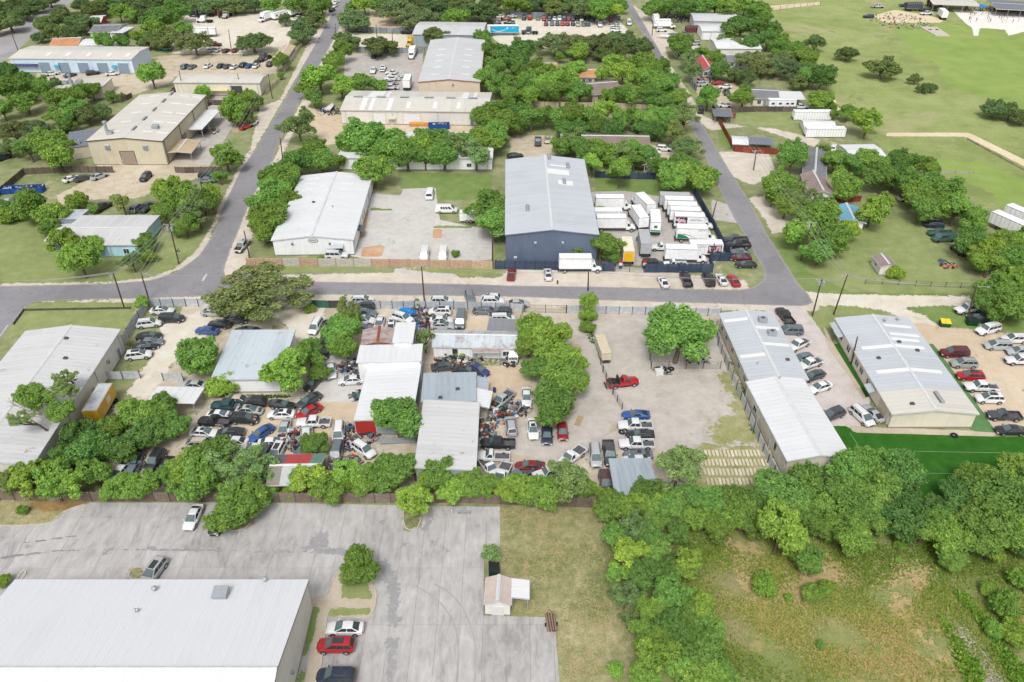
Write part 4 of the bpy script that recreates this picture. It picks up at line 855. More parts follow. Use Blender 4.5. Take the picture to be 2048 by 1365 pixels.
bsu = [(x * 1.1, zb, zs + .06, zt + .06, w_ * 1.05) for x, zb, zs, zt, w_ in suvb]
make_kind('bigsuv', 5.3, 2.02, 1.88, bsu, (-2.55, 1.3, -2.35, .55, 1.12, 1.85, .92, .76), None, (-1.55, 1.62), {'rails': 1}, .40, splits=(.04, .33, .36, .64, .67, .95))
mvb = [(x * 1.05, zb - .06, zs - .04, zt - .04, w_ * 1.02) for x, zb, zs, zt, w_ in suvb]
make_kind('minivan', 5.05, 1.98, 1.74, mvb, (-2.45, 1.75, -2.2, .6, 1.02, 1.70, .90, .70), None, (-1.5, 1.55), {'rails': 1}, .34, splits=(.14, .40, .43, .68, .71, .95))
pub = [(-.95, .42, 1.08, 1.12, .98), (-.9, .42, 1.08, 1.12, .98), (.9, .40, 1.08, 1.14, .98), (1.25, .40, 1.06, 1.14, .98), (2.2, .42, 1.00, 1.08, .95), (2.75, .46, .92, .98, .88), (2.92, .50, .80, .84, .72)]
make_kind('pickup', 5.9, 2.0, 1.88, pub, (-.85, 1.25, -.62, .55, 1.10, 1.84, .90, .72), None, (-1.75, 1.85), {'bed': (-2.95, -.93, 1.06, .62)}, .40)
make_kind('flatbed', 5.9, 2.0, 1.88, pub, (-.35, 1.25, -.12, .55, 1.10, 1.84, .90, .72), None, (-1.75, 1.85), {'bed': (-2.95, -.6, .98, .80)}, .40, splits=(.06, .7))
prb = [(-.25, .42, 1.06, 1.10, .96)] + [(x, zb, zs - .02, zt - .02, w_ * .99) for x, zb, zs, zt, w_ in pub[2:]]
make_kind('pickupreg', 5.6, 1.98, 1.82, prb, (-.2, 1.2, -.02, .55, 1.08, 1.80, .88, .70), None, (-1.7, 1.85), {'bed': (-2.75, -.26, 1.04, .60)}, .39, splits=(.06, .80))
vab = [(-2.85, .40, 1.15, 1.20, .92), (-2.78, .34, 1.18, 1.22, .99), (0, .30, 1.18, 1.22, 1.0), (1.75, .30, 1.12, 1.20, 1.0), (2.1, .32, 1.06, 1.14, .98), (2.6, .36, .98, 1.02, .92), (2.82, .44, .80, .84, .76)]
make_kind('van', 5.7, 2.0, 2.1, vab, (-2.80, 2.05, -2.65, 1.15, 1.18, 2.06, .96, .80), None, (-1.65, 1.85), {}, .37, splits=(.10, .26, .30, .46))
vanp = (-2.80, 2.05, -2.65, 1.15, 1.18, 2.06, .96, .80)
make_kind('vanwin', 5.7, 2.0, 2.1, vab, vanp, None, (-1.65, 1.85), {}, .37, splits=(.10, .26, .30, .42, .45, .56, .59, .70))
# box truck: cab from a short van nose, then the box
def make_box(key, bl, bw, bh, floor, cabk=True, wheels=None, trailer=False, legs=False, ribs=0):
    spec = []
    if cabk:
        m = MB(); sts = [(bl / 2 + .05, .5, 1.35, 1.4, 1.05), (bl / 2 + .9, .5, 1.35, 1.42, 1.05), (bl / 2 + 1.2, .5, 1.32, 1.40, 1.02), (bl / 2 + 2.0, .52, 1.24, 1.30, .92), (bl / 2 + 2.3, .56, 1.0, 1.04, .8)]; loft(m, sts)
        cab = (bl / 2 + .08, bl / 2 + 1.25, bl / 2 + .1, bl / 2 + .85, 1.38, 2.35, .98, .88); fm = frustum(*cab).mesh('tmp', [], None, .07)
        off = len(m.v); m.v += [tuple(v.co) for v in fm.vertices]; m.f += [tuple(off + i for i in p.vertices) for p in fm.polygons]; m.mi += [0] * len(fm.polygons); bpy.data.meshes.remove(fm)
        m.raw([(bl / 2 + .1, -.9, 2.36), (bl / 2 + .7, -.8, 2.36), (bl / 2 + .7, .8, 2.36), (bl / 2 + .1, .9, 2.36), (bl / 2 + .1, -.9, 3.0), (bl / 2 + .1, .9, 3.0)], [(0, 1, 4), (2, 3, 5), (1, 2, 5, 4), (0, 4, 5, 3)])
        spec.append(('cab', m.mesh('cab', ['paint'], 32), 'c', (0, 0, 0), []))
        xb0, xb1, xr0, xr1, zb, zr, wb, wr_ = cab
        spec.append(('windshield', pane([(xb1, -wb, zb), (xb1, wb, zb), (xr1, wr_, zr), (xr1, -wr_, zr)], .05, .95, .06, .9, .05).mesh('windshield', ['glass_dark']), None, (0, 0, 0), []))
        for s in (1, -1):
            S = [(xb1, wb, zb), (xb0, wb, zb), (xr0, wr_, zr), (xr1, wr_, zr)] if s > 0 else [(xb0, -wb, zb), (xb1, -wb, zb), (xr1, -wr_, zr), (xr0, -wr_, zr)]
            sp = (.14, .72) if s > 0 else (.28, .86)
            spec.append(('side_window', pane(S, *sp, .1, .85, .02).mesh('side_window', ['glass_dark']), None, (0, 0, 0), []))
            q = MB(); q.box(bl / 2 + 2.15, bl / 2 + 2.32, s * .62 - .16, s * .62 + .16, .78, .96); spec.append(('headlight', q.mesh('headlight', ['lamp_clear']), None, (0, 0, 0), [], 1))
        q = MB(); q.box(bl / 2 + 2.2, bl / 2 + 2.42, -.98, .98, .42, .66); spec.append(('bumper', q.mesh('bumper', ['dark_grey']), None, (0, 0, 0), [], 1))
    X = bl / 2; Y = bw / 2; z0, z1 = floor, floor + bh
    m = MB(); m.box(-X, X, -Y, Y, z0, z1); spec.append(('cargo_box', m.mesh('cargo_box', ['ocol'], None, .05), 'c', (0, 0, 0), []))
    m = MB()
    for s in (1, -1):
        m.box(-X - .01, X + .01, s * Y - .04, s * Y + .04, z1 - .10, z1 + .015); m.box(-X - .01, X + .01, s * Y - .03, s * Y + .03, z0 - .02, z0 + .1)
    for x in (-X, X): m.box(x - .035, x + .035, -Y - .01, Y + .01, z1 - .09, z1 + .012)
    for i in range(ribs):
        x = -X + (i + .5) * bl / ribs
        for s in (1, -1): m.box(x - .03, x + .03, s * Y - .02, s * Y + .025, z0 + .11, z1 - .11)
    spec.append(('box_rail', m.mesh('box_rail', ['galv']), None, (0, 0, 0), []))
    m = MB(); m.box(-X - .03, -X - .004, -Y + .12, Y - .12, z0 + .1, z1 - .18)
    for i in range(5): m.box(-X - .045, -X - .031, -Y + .15, Y - .15, z0 + .2 + i * (bh - .5) / 5, z0 + .24 + i * (bh - .5) / 5)
    spec.append(('rear_door', m.mesh('rear_door', ['ocol']), 'c', (0, 0, 0), []))
    m = MB(); m.box(-X, X + (1.8 if cabk else 0), -.45, .45, floor - .35, floor - .02); m.box(-X - .25, -X, -Y * .8, Y * .8, .45, .6)
    if legs: m.box(X - 2.4, X - 2.2, -.9, -.75, 0, floor - .3); m.box(X - 2.4, X - 2.2, .75, .9, 0, floor - .3)
    spec.append(('chassis', m.mesh('chassis', ['black']), None, (0, 0, 0), []))
    wheel_parts(spec, wheels, Y, .48, .3); KIND[key] = (spec, bl)
make_box("boxtruck", 7.2, 2.5, 2.65, 1.15, True, (-2.3, 5.0))
make_box('boxshort', 5.0, 2.4, 2.4, 1.1, True, (-1.5, 3.9))
make_box('semitrailer', 13.5, 2.6, 2.8, 1.2, False, (-5.2, -4.0), True, True, 12)
make_box('trailerbox', 7.5, 2.5, 2.6, 1.1, False, (-2.4, -1.4), True, True, 8)
make_box('cargotrailer', 4.6, 2.1, 2.1, .6, False, (-.4, .5), True, False, 0)
make_box('container', 12.0, 2.45, 2.6, .15, False, (), False, False, 14)
make_box('container20', 6.0, 2.45, 2.5, .15, False, (), False, False, 8)
make_box('traveltrailer', 9.0, 2.5, 2.4, .7, False, (-1.0, -.1), True, False, 0)
def make_semi():
    spec = []; m = MB(); loft(m, [(-.2, .6, 1.5, 1.55, 1.1), (1.0, .6, 1.5, 1.56, 1.12), (1.4, .6, 1.5, 1.55, 1.05), (3.0, .62, 1.35, 1.42, .9), (3.3, .7, 1.1, 1.14, .8)])
    cab = (-.9, 1.5, -.9, 1.0, 1.5, 2.9, 1.12, 1.0); fm = frustum(*cab).mesh('tmp', [], None, .08); off = len(m.v); m.v += [tuple(v.co) for v in fm.vertices]; m.f += [tuple(off + i for i in p.vertices) for p in fm.polygons]; m.mi += [0] * len(fm.polygons); bpy.data.meshes.remove(fm)
    m.box(-.9, -.1, -1.1, 1.1, 1.0, 1.52); spec.append(('cab', m.mesh('cab', ['paint'], 32), 'c', (0, 0, 0), []))
    xb0, xb1, xr0, xr1, zb, zr, wb, wr_ = cab
    spec.append(('windshield', pane([(xb1, -wb, zb), (xb1, wb, zb), (xr1, wr_, zr), (xr1, -wr_, zr)], .05, .95, .3, .85, .05).mesh('windshield', ['glass_dark']), None, (0, 0, 0), []))
    q = MB(); q.box(-4.0, 0, -.45, .45, .6, .95); q.box(-3.6, -1.4, -.6, .6, .95, 1.1); spec.append(('chassis', q.mesh('chassis', ['black']), None, (0, 0, 0), []))
    for s in (1, -1):
        q = MB(); q.tube((-1.1, s * .95, 1), (-1.1, s * .95, 3.2), .09, .09, 8); spec.append(('exhaust_pipe', q.mesh('exhaust_pipe', ['steel']), None, (0, 0, 0), []))
        q = MB(); q.tube((-.3, s * .95, .75), (1.0, s * .95, .75), .3, .3, 10); spec.append(('fuel_tank', q.mesh('fuel_tank', ['steel']), None, (0, 0, 0), []))
    wheel_parts(spec, (-3.2, -2.0, 2.4), 1.15, .5, .3); KIND['semi'] = (spec, 7.2)
make_semi()
VEH = []
CC = {'white': A(240, 241, 242), 'silver': A(190, 193, 196), 'grey': A(128, 132, 138), 'dark grey': A(74, 78, 84), 'black': (.022, .024, .027, 1), 'red': A(188, 30, 40), 'maroon': A(110, 34, 46), 'dark red': A(140, 26, 34), 'blue': A(46, 92, 160), 'navy': A(44, 52, 76),
      'teal': A(46, 84, 92), 'light blue': A(110, 190, 214), 'beige': A(206, 196, 178), 'green': A(70, 104, 92), 'purple-blue': A(66, 66, 130), 'yellow': A(236, 186, 40), 'brown': A(96, 70, 66), 'silver-green': A(170, 178, 172), 'slate': A(116, 126, 136), 'turquoise': A(64, 184, 196), 'pale yellow': A(246, 238, 214), 'cream': A(226, 214, 186), 'orange': A(222, 140, 60)}
WORD = {'sedan': ('sedan', 'car'), 'sedansun': ('sunroof sedan', 'car'), 'coupe': ('coupe', 'car'), 'hatch': ('hatchback', 'car'), 'suv': ('SUV', 'car'), 'suvsun': ('glass-roofed SUV', 'car'), 'bigsuv': ('large SUV', 'car'), 'minivan': ('minivan', 'minivan'), 'pickup': ('crew-cab pickup', 'pickup'), 'pickupreg': ('short-cab pickup', 'pickup'), 'flatbed': ('flatbed pickup', 'pickup'),
        'van': ('cargo van', 'van'), 'vanwin': ('passenger van', 'van'), 'boxtruck': ('box truck', 'truck'), 'boxshort': ('short box truck', 'truck'), 'semitrailer': ('long semi-trailer', 'trailer'), 'trailerbox': ('box trailer', 'trailer'), 'cargotrailer': ('small cargo trailer', 'trailer'), 'container': ('long storage container', 'container'), 'container20': ('short storage container', 'container'), 'traveltrailer': ('travel trailer', 'caravan'), 'semi': ('semi tractor', 'truck')}
NAME = {'sedan': 'parked_car', 'sedansun': 'parked_car', 'coupe': 'parked_car', 'hatch': 'parked_car', 'suv': 'parked_suv', 'suvsun': 'parked_suv', 'bigsuv': 'parked_suv', 'minivan': 'minivan', 'pickup': 'pickup_truck', 'pickupreg': 'pickup_truck', 'flatbed': 'pickup_truck', 'van': 'cargo_van', 'vanwin': 'passenger_van', 'boxtruck': 'box_truck', 'boxshort': 'box_truck', 'semitrailer': 'semi_trailer', 'trailerbox': 'box_trailer', 'cargotrailer': 'cargo_trailer', 'container': 'storage_container', 'container20': 'storage_container', 'traveltrailer': 'travel_trailer', 'semi': 'semi_tractor'}
def vehicle(kind, colour, x, y, hd, label, group=None, far=False, wreck=False, z=.05, zc=.7):
    spec, L = KIND[kind]; p = G(x, y, zc); big = kind in ('boxtruck', 'boxshort', 'semitrailer', 'trailerbox', 'cargotrailer', 'container', 'container20', 'traveltrailer', 'semi')
    r = thing(NAME[kind], label, WORD[kind][1], (p.x, p.y, z), R_(hd), group)
    c = CC[colour]; kf = rnd.uniform(.92, 1.05); c = tuple(min(.8, v * kf) for v in c[:3]) + (1,)
    if big and colour == 'white': c = (.78, .785, .79, 1)
    for part in spec:
        nm, me, cm, loc, kids = part[:5]; lv = part[5] if len(part) > 5 else 0
        if far and lv == 1: continue
        if wreck and nm in ('headlight', 'grille', 'mirror') and rnd.random() < .7: continue
        o = put(nm, me, r, loc, color=c if cm else None)
        if not far:
            for kn, km in kids: put(kn, km, o)
    if wreck: put('engine_bay', KIND[kind + '_bay'], r)
    return r
def fleet(place, group, rows, far=False):
    """rows: 'kind,colour,x,y,heading[,w]' separated by ;  - alike ones in one place are told apart by their order"""
    it = []
    for s in rows.replace('\n', ' ').split(';'):
        if not s.strip(): continue
        t = [q.strip() for q in s.split(',')]; it.append((t[0], t[1], float(t[2]), float(t[3]), float(t[4]), len(t) > 5))
    labs = label_list([(('stripped ' if w_ else '') + f'{c} {WORD[k][0]}', x) for k, c, x, y, h, w_ in it], place)
    return [vehicle(k, c, x, y, h, l, group, far, w_, zc=1.6 if k in ('boxtruck', 'boxshort', 'semitrailer', 'trailerbox', 'cargotrailer', 'container', 'container20', 'traveltrailer') else .75) for (k, c, x, y, h, w_), l in zip(it, labs)]
fleet('outside the big white warehouse', 'cars parked by the warehouse', 'sedan,white,690,1256,180; suvsun,red,672,1291,180; suv,navy,672,1352,180; suvsun,silver,307,1143,256')
fleet('in the concrete car park by the island tree', 'cars parked by the island tree', 'sedan,white,386,1034,268; sedan,black,436,1044,268')
fleet('along the sheet-metal fence of the left yard', 'cars along the left yard fence', 'sedansun,white,324,621,2; minivan,black,343,637,4; suv,white,298,647,12; sedan,black,298,672,8; sedan,grey,301,684,8; coupe,black,292,691,10; suvsun,white,277,710,12')
fleet('in the left yard near the big oak', 'cars near the big oak', 'sedan,blue,414,661,170; sedan,black,439,648,172; sedan,silver,426,624,0; sedan,black,494,661,10; sedan,silver,386,770,175; sedan,dark grey,470,640,0')
fleet('under the trees of the left yard', 'cars under the yard trees', 'sedan,dark grey,269,923,268; suv,black,310,920,262; sedan,white,239,945,260; sedan,slate,262,945,268; suv,beige,390,888,180; sedan,black,330,935,268')
fleet('in the crowded salvage rows', 'salvage cars', '''pickup,teal,455,812,176; sedan,beige,470,799,176,w; suv,black,507,804,176; sedansun,silver,499,820,356,w; coupe,white,441,829,356,w;
 suv,black,489,838,356,w; pickupreg,black,430,843,176; sedansun,white,408,865,354; sedan,black,460,865,184; sedan,white,468,883,176,w; sedansun,white,562,828,180; coupe,black,564,809,348; sedan,dark grey,618,800,228; sedan,red,618,823,226;
 sedan,black,626,765,250; pickup,white,627,845,182; sedan,blue,522,866,232; sedan,silver,568,858,272,w; sedan,white,545,885,4,w; sedan,dark grey,529,906,260; suvsun,white,553,905,262; sedan,white,508,897,180;
 minivan,white,613,869,100; minivan,white,677,866,276; suv,grey,607,904,240; bigsuv,slate,672,908,270,w; suv,white,727,899,320; sedan,dark grey,679,936,200,w''')
fleet('on the lane between sheds and workshop', 'cars on the yard lane', 'minivan,white,631,653,262; sedan,black,651,672,92; sedan,black,651,701,268; sedan,white,662,740,285; sedan,white,702,760,186; sedan,dark grey,664,647,10')
fleet('in the yard behind the rusty shed', 'cars behind the rusty shed', 'sedan,slate,731,625,350; suv,white,727,641,356; sedan,grey,724,656,0; sedan,white,759,646,268,w; sedansun,white,783,648,92; suv,white,805,636,330; suv,dark grey,728,612,180,w')
fleet('against the sheet fence beside the grey van', 'cars beside the grey van', 'suvsun,white,880,623,180; sedan,white,883,640,2; sedansun,silver,885,651,358')
fleet('in the yard behind the rust-spotted house', 'vehicles behind the rust-spotted house', 'van,slate,921,641,268; suv,dark grey,1001,625,176; minivan,white,1006,637,2; sedan,slate,968,621,176,w')
fleet('parked on the street verge outside the yard', 'cars on the street verge', 'suv,white,725,601,2; suv,white,884,602,0; suv,grey,940,596,280; suv,white,986,602,0; hatch,white,982,595,176; sedan,silver,1036,607,2')
fleet('beside the repair shop', 'vehicles beside the repair shop', 'sedan,purple-blue,957,738,318; sedan,black,930,741,350; pickup,silver,1004,800,232,w; pickup,black,995,887,178; pickupreg,white,986,913,178; flatbed,white,1003,951,252; pickupreg,white,978,935,300; sedan,dark grey,888,733,10,w; suv,silver,1022,852,96')
fleet('in the middle yard by the tree row', 'vehicles in the middle yard', 'sedan,white,1053,794,270; sedansun,white,1066,858,272; sedan,navy,1094,868,268; hatch,dark red,1125,862,270; sedan,dark red,1060,932,178; pickup,slate,1034,955,225; pickup,white,1101,946,200; flatbed,white,1143,914,226; minivan,silver,1191,911,270; pickup,dark grey,1219,907,270; suv,brown,1211,964,272; van,silver,1027,707,268,w')
fleet('beside the pale hardstand', 'vehicles on the hardstand', 'coupe,blue,1272,829,180; pickup,white,1270,851,180; coupe,black,1280,868,180; pickup,white,1273,888,180; sedansun,slate,1276,910,180; sedan,white,1272,921,180')
fleet('in the lane by the cream workshops', 'cars between the cream workshops', 'pickup,black,1570,632,100; minivan,slate,1581,661,176; pickup,white,1596,690,215; sedan,slate,1603,716,205; pickup,white,1619,728,208; sedan,dark grey,1627,751,205; sedan,white,1640,774,205; suv,dark grey,1665,829,205; minivan,white,1724,832,290; coupe,silver,1746,826,110')
fleet('in the gravel car park', 'vehicles in the gravel car park', 'bigsuv,maroon,1909,706,178; suv,silver-green,1928,727,178; suvsun,red,1941,752,176; pickup,white,1962,774,178; suvsun,white,1979,797,178; pickupreg,dark grey,2009,831,176; sedan,black,2021,860,178; minivan,silver,1996,691,178; suv,silver,2040,704,176; pickup,white,2042,721,178')
fleet('beside the two green skips', 'cars beside the skips', 'pickup,white,1936,618,195; bigsuv,white,1976,659,200; suv,white,2029,678,180; sedan,dark grey,1960,636,170')
fleet('behind the end wall of the cream workshop row', None, 'hatch,white,1648,958,2')
fleet('on the verge in front of the blue fence', 'cars in front of the blue fence', 'sedan,dark red,1023,548,85; sedansun,white,1096,548,92; boxtruck,white,1150,530,0; coupe,white,1327,563,95; pickup,black,1372,559,92; bigsuv,black,1417,559,94; coupe,white,1443,558,95; coupe,red,1468,560,96')
fleet('in a row beside the street corner', 'cars at the street corner', 'pickup,dark grey,1471,479,180; pickup,black,1476,490,180; coupe,slate,1479,503,180; coupe,maroon,1482,515,180; sedan,black,1492,529,180')
fleet('inside the truck yard', 'vehicles in the truck yard', 'pickupreg,white,1325,495,176; bigsuv,black,1307,529,2; pickupreg,white,1349,529,180')
fleet('in the concrete car park of the white warehouse', 'vans in the concrete car park', 'van,white,860,388,90; vanwin,white,893,420,0; van,white,849,511,270; van,white,886,511,270; cargotrailer,white,938,432,180')
fleet('against the white warehouse wall', None, 'bigsuv,white,673,511,0')
fleet('on the verge of the left-hand street', None, 'pickup,silver,484,492,262,w')
fleet('on the dirt lot behind the pale blue house', 'cars on the dirt lot', 'sedan,white,143,357,50; sedan,dark grey,165,356,50; sedan,silver,198,352,55; suv,black,291,354,265; suv,black,414,351,0; sedan,slate,415,360,0; sedan,silver,18,404,8; pickup,black,205,414,70; suv,slate,274,416,80; pickup,dark grey,294,414,80; suv,navy,8,314,60', True)
fleet('in the row behind the cream storage building', 'cars behind the cream building', 'suv,slate,370,133,80; sedan,slate,384,133,80; sedan,white,416,131,80; sedan,navy,441,131,85; sedan,dark grey,454,132,85; sedan,white,469,133,75; suv,black,487,130,80; sedan,blue,498,131,80; sedan,white,512,131,85; suv,black,540,128,85', True)
fleet('in front of the light-blue workshop row', 'cars by the light-blue row', 'sedan,white,103,147,35; sedan,black,108,140,10; suv,black,185,146,30; sedan,white,224,147,20; sedan,dark grey,140,150,60', True)
fleet('in the pale gravel lot at the upper left', 'vehicles in the pale gravel lot', 'semi,white,408,42,180; semi,silver,453,32,265; semi,black,392,31,160; semi,navy,412,30,180; semi,maroon,440,30,120; sedan,turquoise,331,97,180; pickup,maroon,429,89,0; sedan,white,436,99,80; sedan,maroon,452,101,80; sedan,dark red,470,100,85; sedan,silver,424,100,60; semitrailer,white,384,68,6; trailerbox,white,415,66,0', True)
fleet('at the far end of the pale gravel lot', 'large vehicles at the lot end', 'boxtruck,white,537,33,240; traveltrailer,white,561,30,55; boxshort,white,586,26,60; pickup,white,597,37,60; suv,navy,664,20,80; sedan,white,670,11,80; sedan,white,672,4,80; semi,dark grey,528,117,250; sedan,black,514,124,85', True)
fleet('beside the tan warehouse', 'cars by the tan warehouse', 'sedan,dark grey,411,209,70; sedan,red,491,253,60; sedan,maroon,352,178,80; sedan,white,505,246,70', True)
fleet('in the utility yard behind the cream warehouse', 'utility trucks', 'boxshort,white,825,105,268; boxshort,yellow,826,82,250; pickup,black,748,111,270; pickup,white,747,141,270; flatbed,white,766,137,90; pickup,white,786,146,180; pickup,white,784,158,180; pickup,silver,780,166,180; pickup,white,781,175,182; pickup,white,789,152,180; trailerbox,white,815,167,90; pickup,navy,815,64,185', True)
r1 = 'suv,black,1048,36,268; pickup,red,1060,35,268; sedan,grey,1076,36,268; suv,red,1088,37,268; suv,black,1099,37,268; sedan,white,1109,37,268; suv,white,1119,37,268; pickup,dark grey,1128,37,268; suv,red,1137,38,268; suv,dark grey,1146,37,268; suv,black,1155,37,268; sedan,white,1163,38,268; suv,dark grey,1175,38,268; suv,slate,1184,39,268; van,white,1195,39,268; sedan,white,1207,41,268; suv,red,1222,39,268'
fleet('in the back row of the auction lot', 'auction lot back row', r1, True)
fleet('in the front row of the auction lot', 'auction lot front row', 'sedan,maroon,1092,47,268; suv,slate,1104,47,268; sedan,dark grey,1115,47,268; suv,red,1125,47,268; suv,dark red,1135,47,268; sedan,black,1146,47,268; sedan,beige,1156,48,268; sedan,slate,1167,48,268; suv,dark grey,1176,48,268; pickup,white,1200,49,268', True)
fleet('at the right end of the auction lot', 'auction lot end', 'sedan,slate,1228,47,180; sedan,white,1231,51,180; sedan,silver,1231,55,180; sedan,white,1232,60,180; suv,black,1026,48,268; semi,dark grey,1058,65,180; van,white,1258,46,268', True)
fleet('in the scrap row beyond the auction trailer', 'scrap row', 'sedan,slate,992,45,180,w; sedan,dark red,1012,38,180,w; sedan,white,1010,53,180; sedan,black,1018,46,180,w; sedan,white,998,33,170; sedan,silver,1024,32,170', True)
fleet('in the yard across the right-hand street', 'vehicles across the street', 'suv,white,1323,60,5; boxtruck,white,1324,50,0; container20,maroon,1385,58,0; trailerbox,white,1310,38,90; suv,silver,1390,87,190; sedan,slate,1368,66,90', True)
fleet('near the red-roofed house', 'cars near the red roof', 'sedan,white,1450,173,180; suv,black,1453,185,90; sedan,white,1449,210,180; suv,silver,1405,168,20; pickup,black,1400,219,85; sedan,red,1438,166,0', True)
fleet('by the long brown-roofed house', 'cars by the brown house', 'suv,white,1328,297,350; sedan,white,1306,304,0; sedan,dark grey,1346,294,0; pickup,dark grey,1076,283,268; sedan,beige,1095,279,268; sedan,black,1030,311,10', True)
fleet('in the tree-shaded back lot', 'old vehicles under trees', 'van,green,1888,477,186; pickup,green,1880,466,180; suv,navy,1868,450,160; sedan,dark grey,1862,440,160; sedan,silver,1812,395,20; sedan,black,1918,500,100', True)
fleet('beside the park boundary', 'containers and trailers by the park', 'container,white,1624,229,0; container,white,1650,263,0; traveltrailer,white,1563,208,0; pickup,white,1600,214,0; semitrailer,white,2034,462,118; semitrailer,white,2062,448,118; sedan,grey,1606,290,90; suv,white,1668,296,60', True)
fleet('on the grass by the sand court', 'vehicles by the sand court', 'suv,navy,1737,33,175; pickup,blue,1811,11,0; trailerbox,dark grey,1827,15,0; pickup,white,1853,27,185; suv,black,1848,20,0; suv,navy,1878,20,170; boxshort,maroon,1866,6,0; trailerbox,white,1885,30,80; flatbed,silver,1755,13,0', True)
# the box trucks of the truck yard
TR = [('boxtruck', 'white', 1219, 404, 0, 'plain white box truck at the back left of the truck yard, cab to the right'), ('trailerbox', 'white', 1213, 430, 0, 'white box trailer parked tight against the blue warehouse'), ('boxtruck', 'white', 1222, 444, 0, 'white box truck with black wheels standing out from the blue warehouse wall'),
      ('boxtruck', 'white', 1290, 408, 108, 'white box truck turned slantwise at the back of the truck yard'), ('boxtruck', 'white', 1279, 434, 100, 'white box truck second from the back in the slanted middle row'), ('boxtruck', 'white', 1310, 443, 84, 'white box truck with a green stripe across its rear door'),
      ('boxtruck', 'silver', 1289, 485, 88, 'dusty greyish box truck in the middle of the truck yard'), ('boxtruck', 'pale yellow', 1255, 500, 88, 'box truck with a yellow rear door beside the tree')]
for k, c, x, y, h, l in TR:
    r = vehicle(k, c, x, y, h, l, 'box trucks in the truck yard', zc=2.3)
    if 'yellow' in l:
        for ch in r.children:
            if ch.name.startswith('rear_door'): ch.color = CC['yellow']
    if 'green stripe' in l:
        m = MB(); m.box(-3.66, -3.64, -1.15, 1.15, 1.35, 1.75); obj('stripe', m, 'ocol', r, color=A(60, 170, 120)); m = MB(); m.box(-3.67, -3.645, -.35, .35, 2.3, 2.9); obj('emblem', m, 'ocol', r, color=A(60, 110, 90))
def text(s, size, parent, loc, rot, col, name='lettering', ext=.01, xs=1.0):
    cu = bpy.data.curves.new(name, 'FONT'); cu.body = s; cu.size = size; cu.extrude = ext; cu.align_x = 'CENTER'; cu.resolution_u = 2
    tmp = bpy.data.objects.new('tmp', cu); me = bpy.data.meshes.new_from_object(tmp); bpy.data.objects.remove(tmp); bpy.data.curves.remove(cu)
    me.materials.clear(); me.materials.append(MATS['ocol']); me.name = name
    o = put(name, me, parent, loc, rot, col); o.scale = (xs, 1, 1); return o
SIDE = (math.pi / 2, 0, 0)                               # lettering on the -y flank
def blossoms(parent, x0, x1, y, z0, z1):
    m = MB(); m.box(x0, x1, y - .012, y - .004, z0, z1); o = obj('picture_panel', m, 'ocol', parent, color=A(62, 50, 58))
    q = MB(); rr = random.Random(3)
    for i in range(16):
        cx = x0 + (x1 - x0) * rr.uniform(.08, .92); cz = z0 + (z1 - z0) * rr.uniform(.12, .7) ; s = rr.uniform(.18, .34); k = 9
        q.raw([(cx + s * math.cos(2 * math.pi * j / k), y - .014 - .0006 * i, cz + s * math.sin(2 * math.pi * j / k)) for j in range(k)], [tuple(range(k))], i % 2)
    obj('picture_flowers', q, [plain('pic_pink', A(222, 170, 190), .6), plain('pic_pale', A(236, 204, 214), .6)], o)
ST = [(1353, 398, 'silver', 'grey-topped box trailer at the back of the right-hand stack', 'trailerbox'), (1361, 407, 'white', 'dusty white box truck second from the back in the right-hand stack', 'boxtruck'), (1368, 418, 'white', 'clean white box truck third from the back in the right-hand stack', 'boxtruck'),
      (1373, 428, 'white', 'white box truck fourth from the back, behind the flower-printed truck', 'boxtruck'), (1382, 440, 'white', 'box truck with pink flower picture and dark lettering in the right-hand stack', 'boxtruck'), (1387, 464, 'white', 'box truck with a green swoosh along its lower side', 'boxtruck'),
      (1366, 505, 'white', 'plain white box truck nearest the blue fence gate', 'boxtruck')]
for x, y, c, l, k in ST:
    r = vehicle(k, c, x - 4, y, 356, l, 'box trucks in the truck yard', zc=2.4)
    if 'flower' in l and 'behind' not in l:
        blossoms(r, -3.4, -.6, -1.25, 1.9, 3.6); text('UNICORN', .62, r, (1.5, -1.275, 2.7), SIDE, A(90, 86, 92))
    if 'swoosh' in l:
        m = MB(); n_ = 14; P = [(-3.4 + i * 2.7 / n_, -1.262, 2.35 - .95 * (i / n_) ** 2) for i in range(n_ + 1)]; m.raw([(p[0], p[1], 1.22) for p in P] + P, [(i, i + 1, n_ + 2 + i, n_ + 1 + i) for i in range(n_)]); obj('swoosh', m, 'ocol', r, color=A(20, 140, 96))
        m = MB(); P = [(-2.2 + i * 2.9 / n_, -1.264, 2.35 - 1.0 * (i / n_) ** 1.6) for i in range(n_ + 1)]; m.raw([(p[0], p[1], p[2] - .1 * (1 - i / n_)) for i, p in enumerate(P)] + [(p[0], p[1], p[2] + .06) for p in P], [(i, i + 1, n_ + 2 + i, n_ + 1 + i) for i in range(n_)]); obj('swoosh_line', m, 'ocol', r, color=A(70, 70, 74))
        text('UNICORN', .42, r, (2.3, -1.275, 3.2), SIDE, A(120, 118, 122))
    if 'green' in l or 'flower' in l or 'third' in l:
        m = MB(); m.box(-3.66, -3.64, -1.15, 1.15, 1.3, 1.9); obj('stripe', m, 'ocol', r, color=A(70, 160, 130))
r = vehicle('trailerbox', 'white', 1411, 494, 180, 'white trailer with lettering and pink flowers along the blue corner fence', 'box trucks in the truck yard', zc=2.5)
text('UNICORN', .72, r, (1.7, 1.275, 2.9), (math.pi / 2, 0, math.pi), A(150, 148, 152))
m = MB(); m.box(-3.5, -.3, 1.253, 1.262, 1.4, 3.4); o = obj('picture_panel', m, 'ocol', r, color=A(70, 58, 66)); q = MB(); rr = random.Random(5)
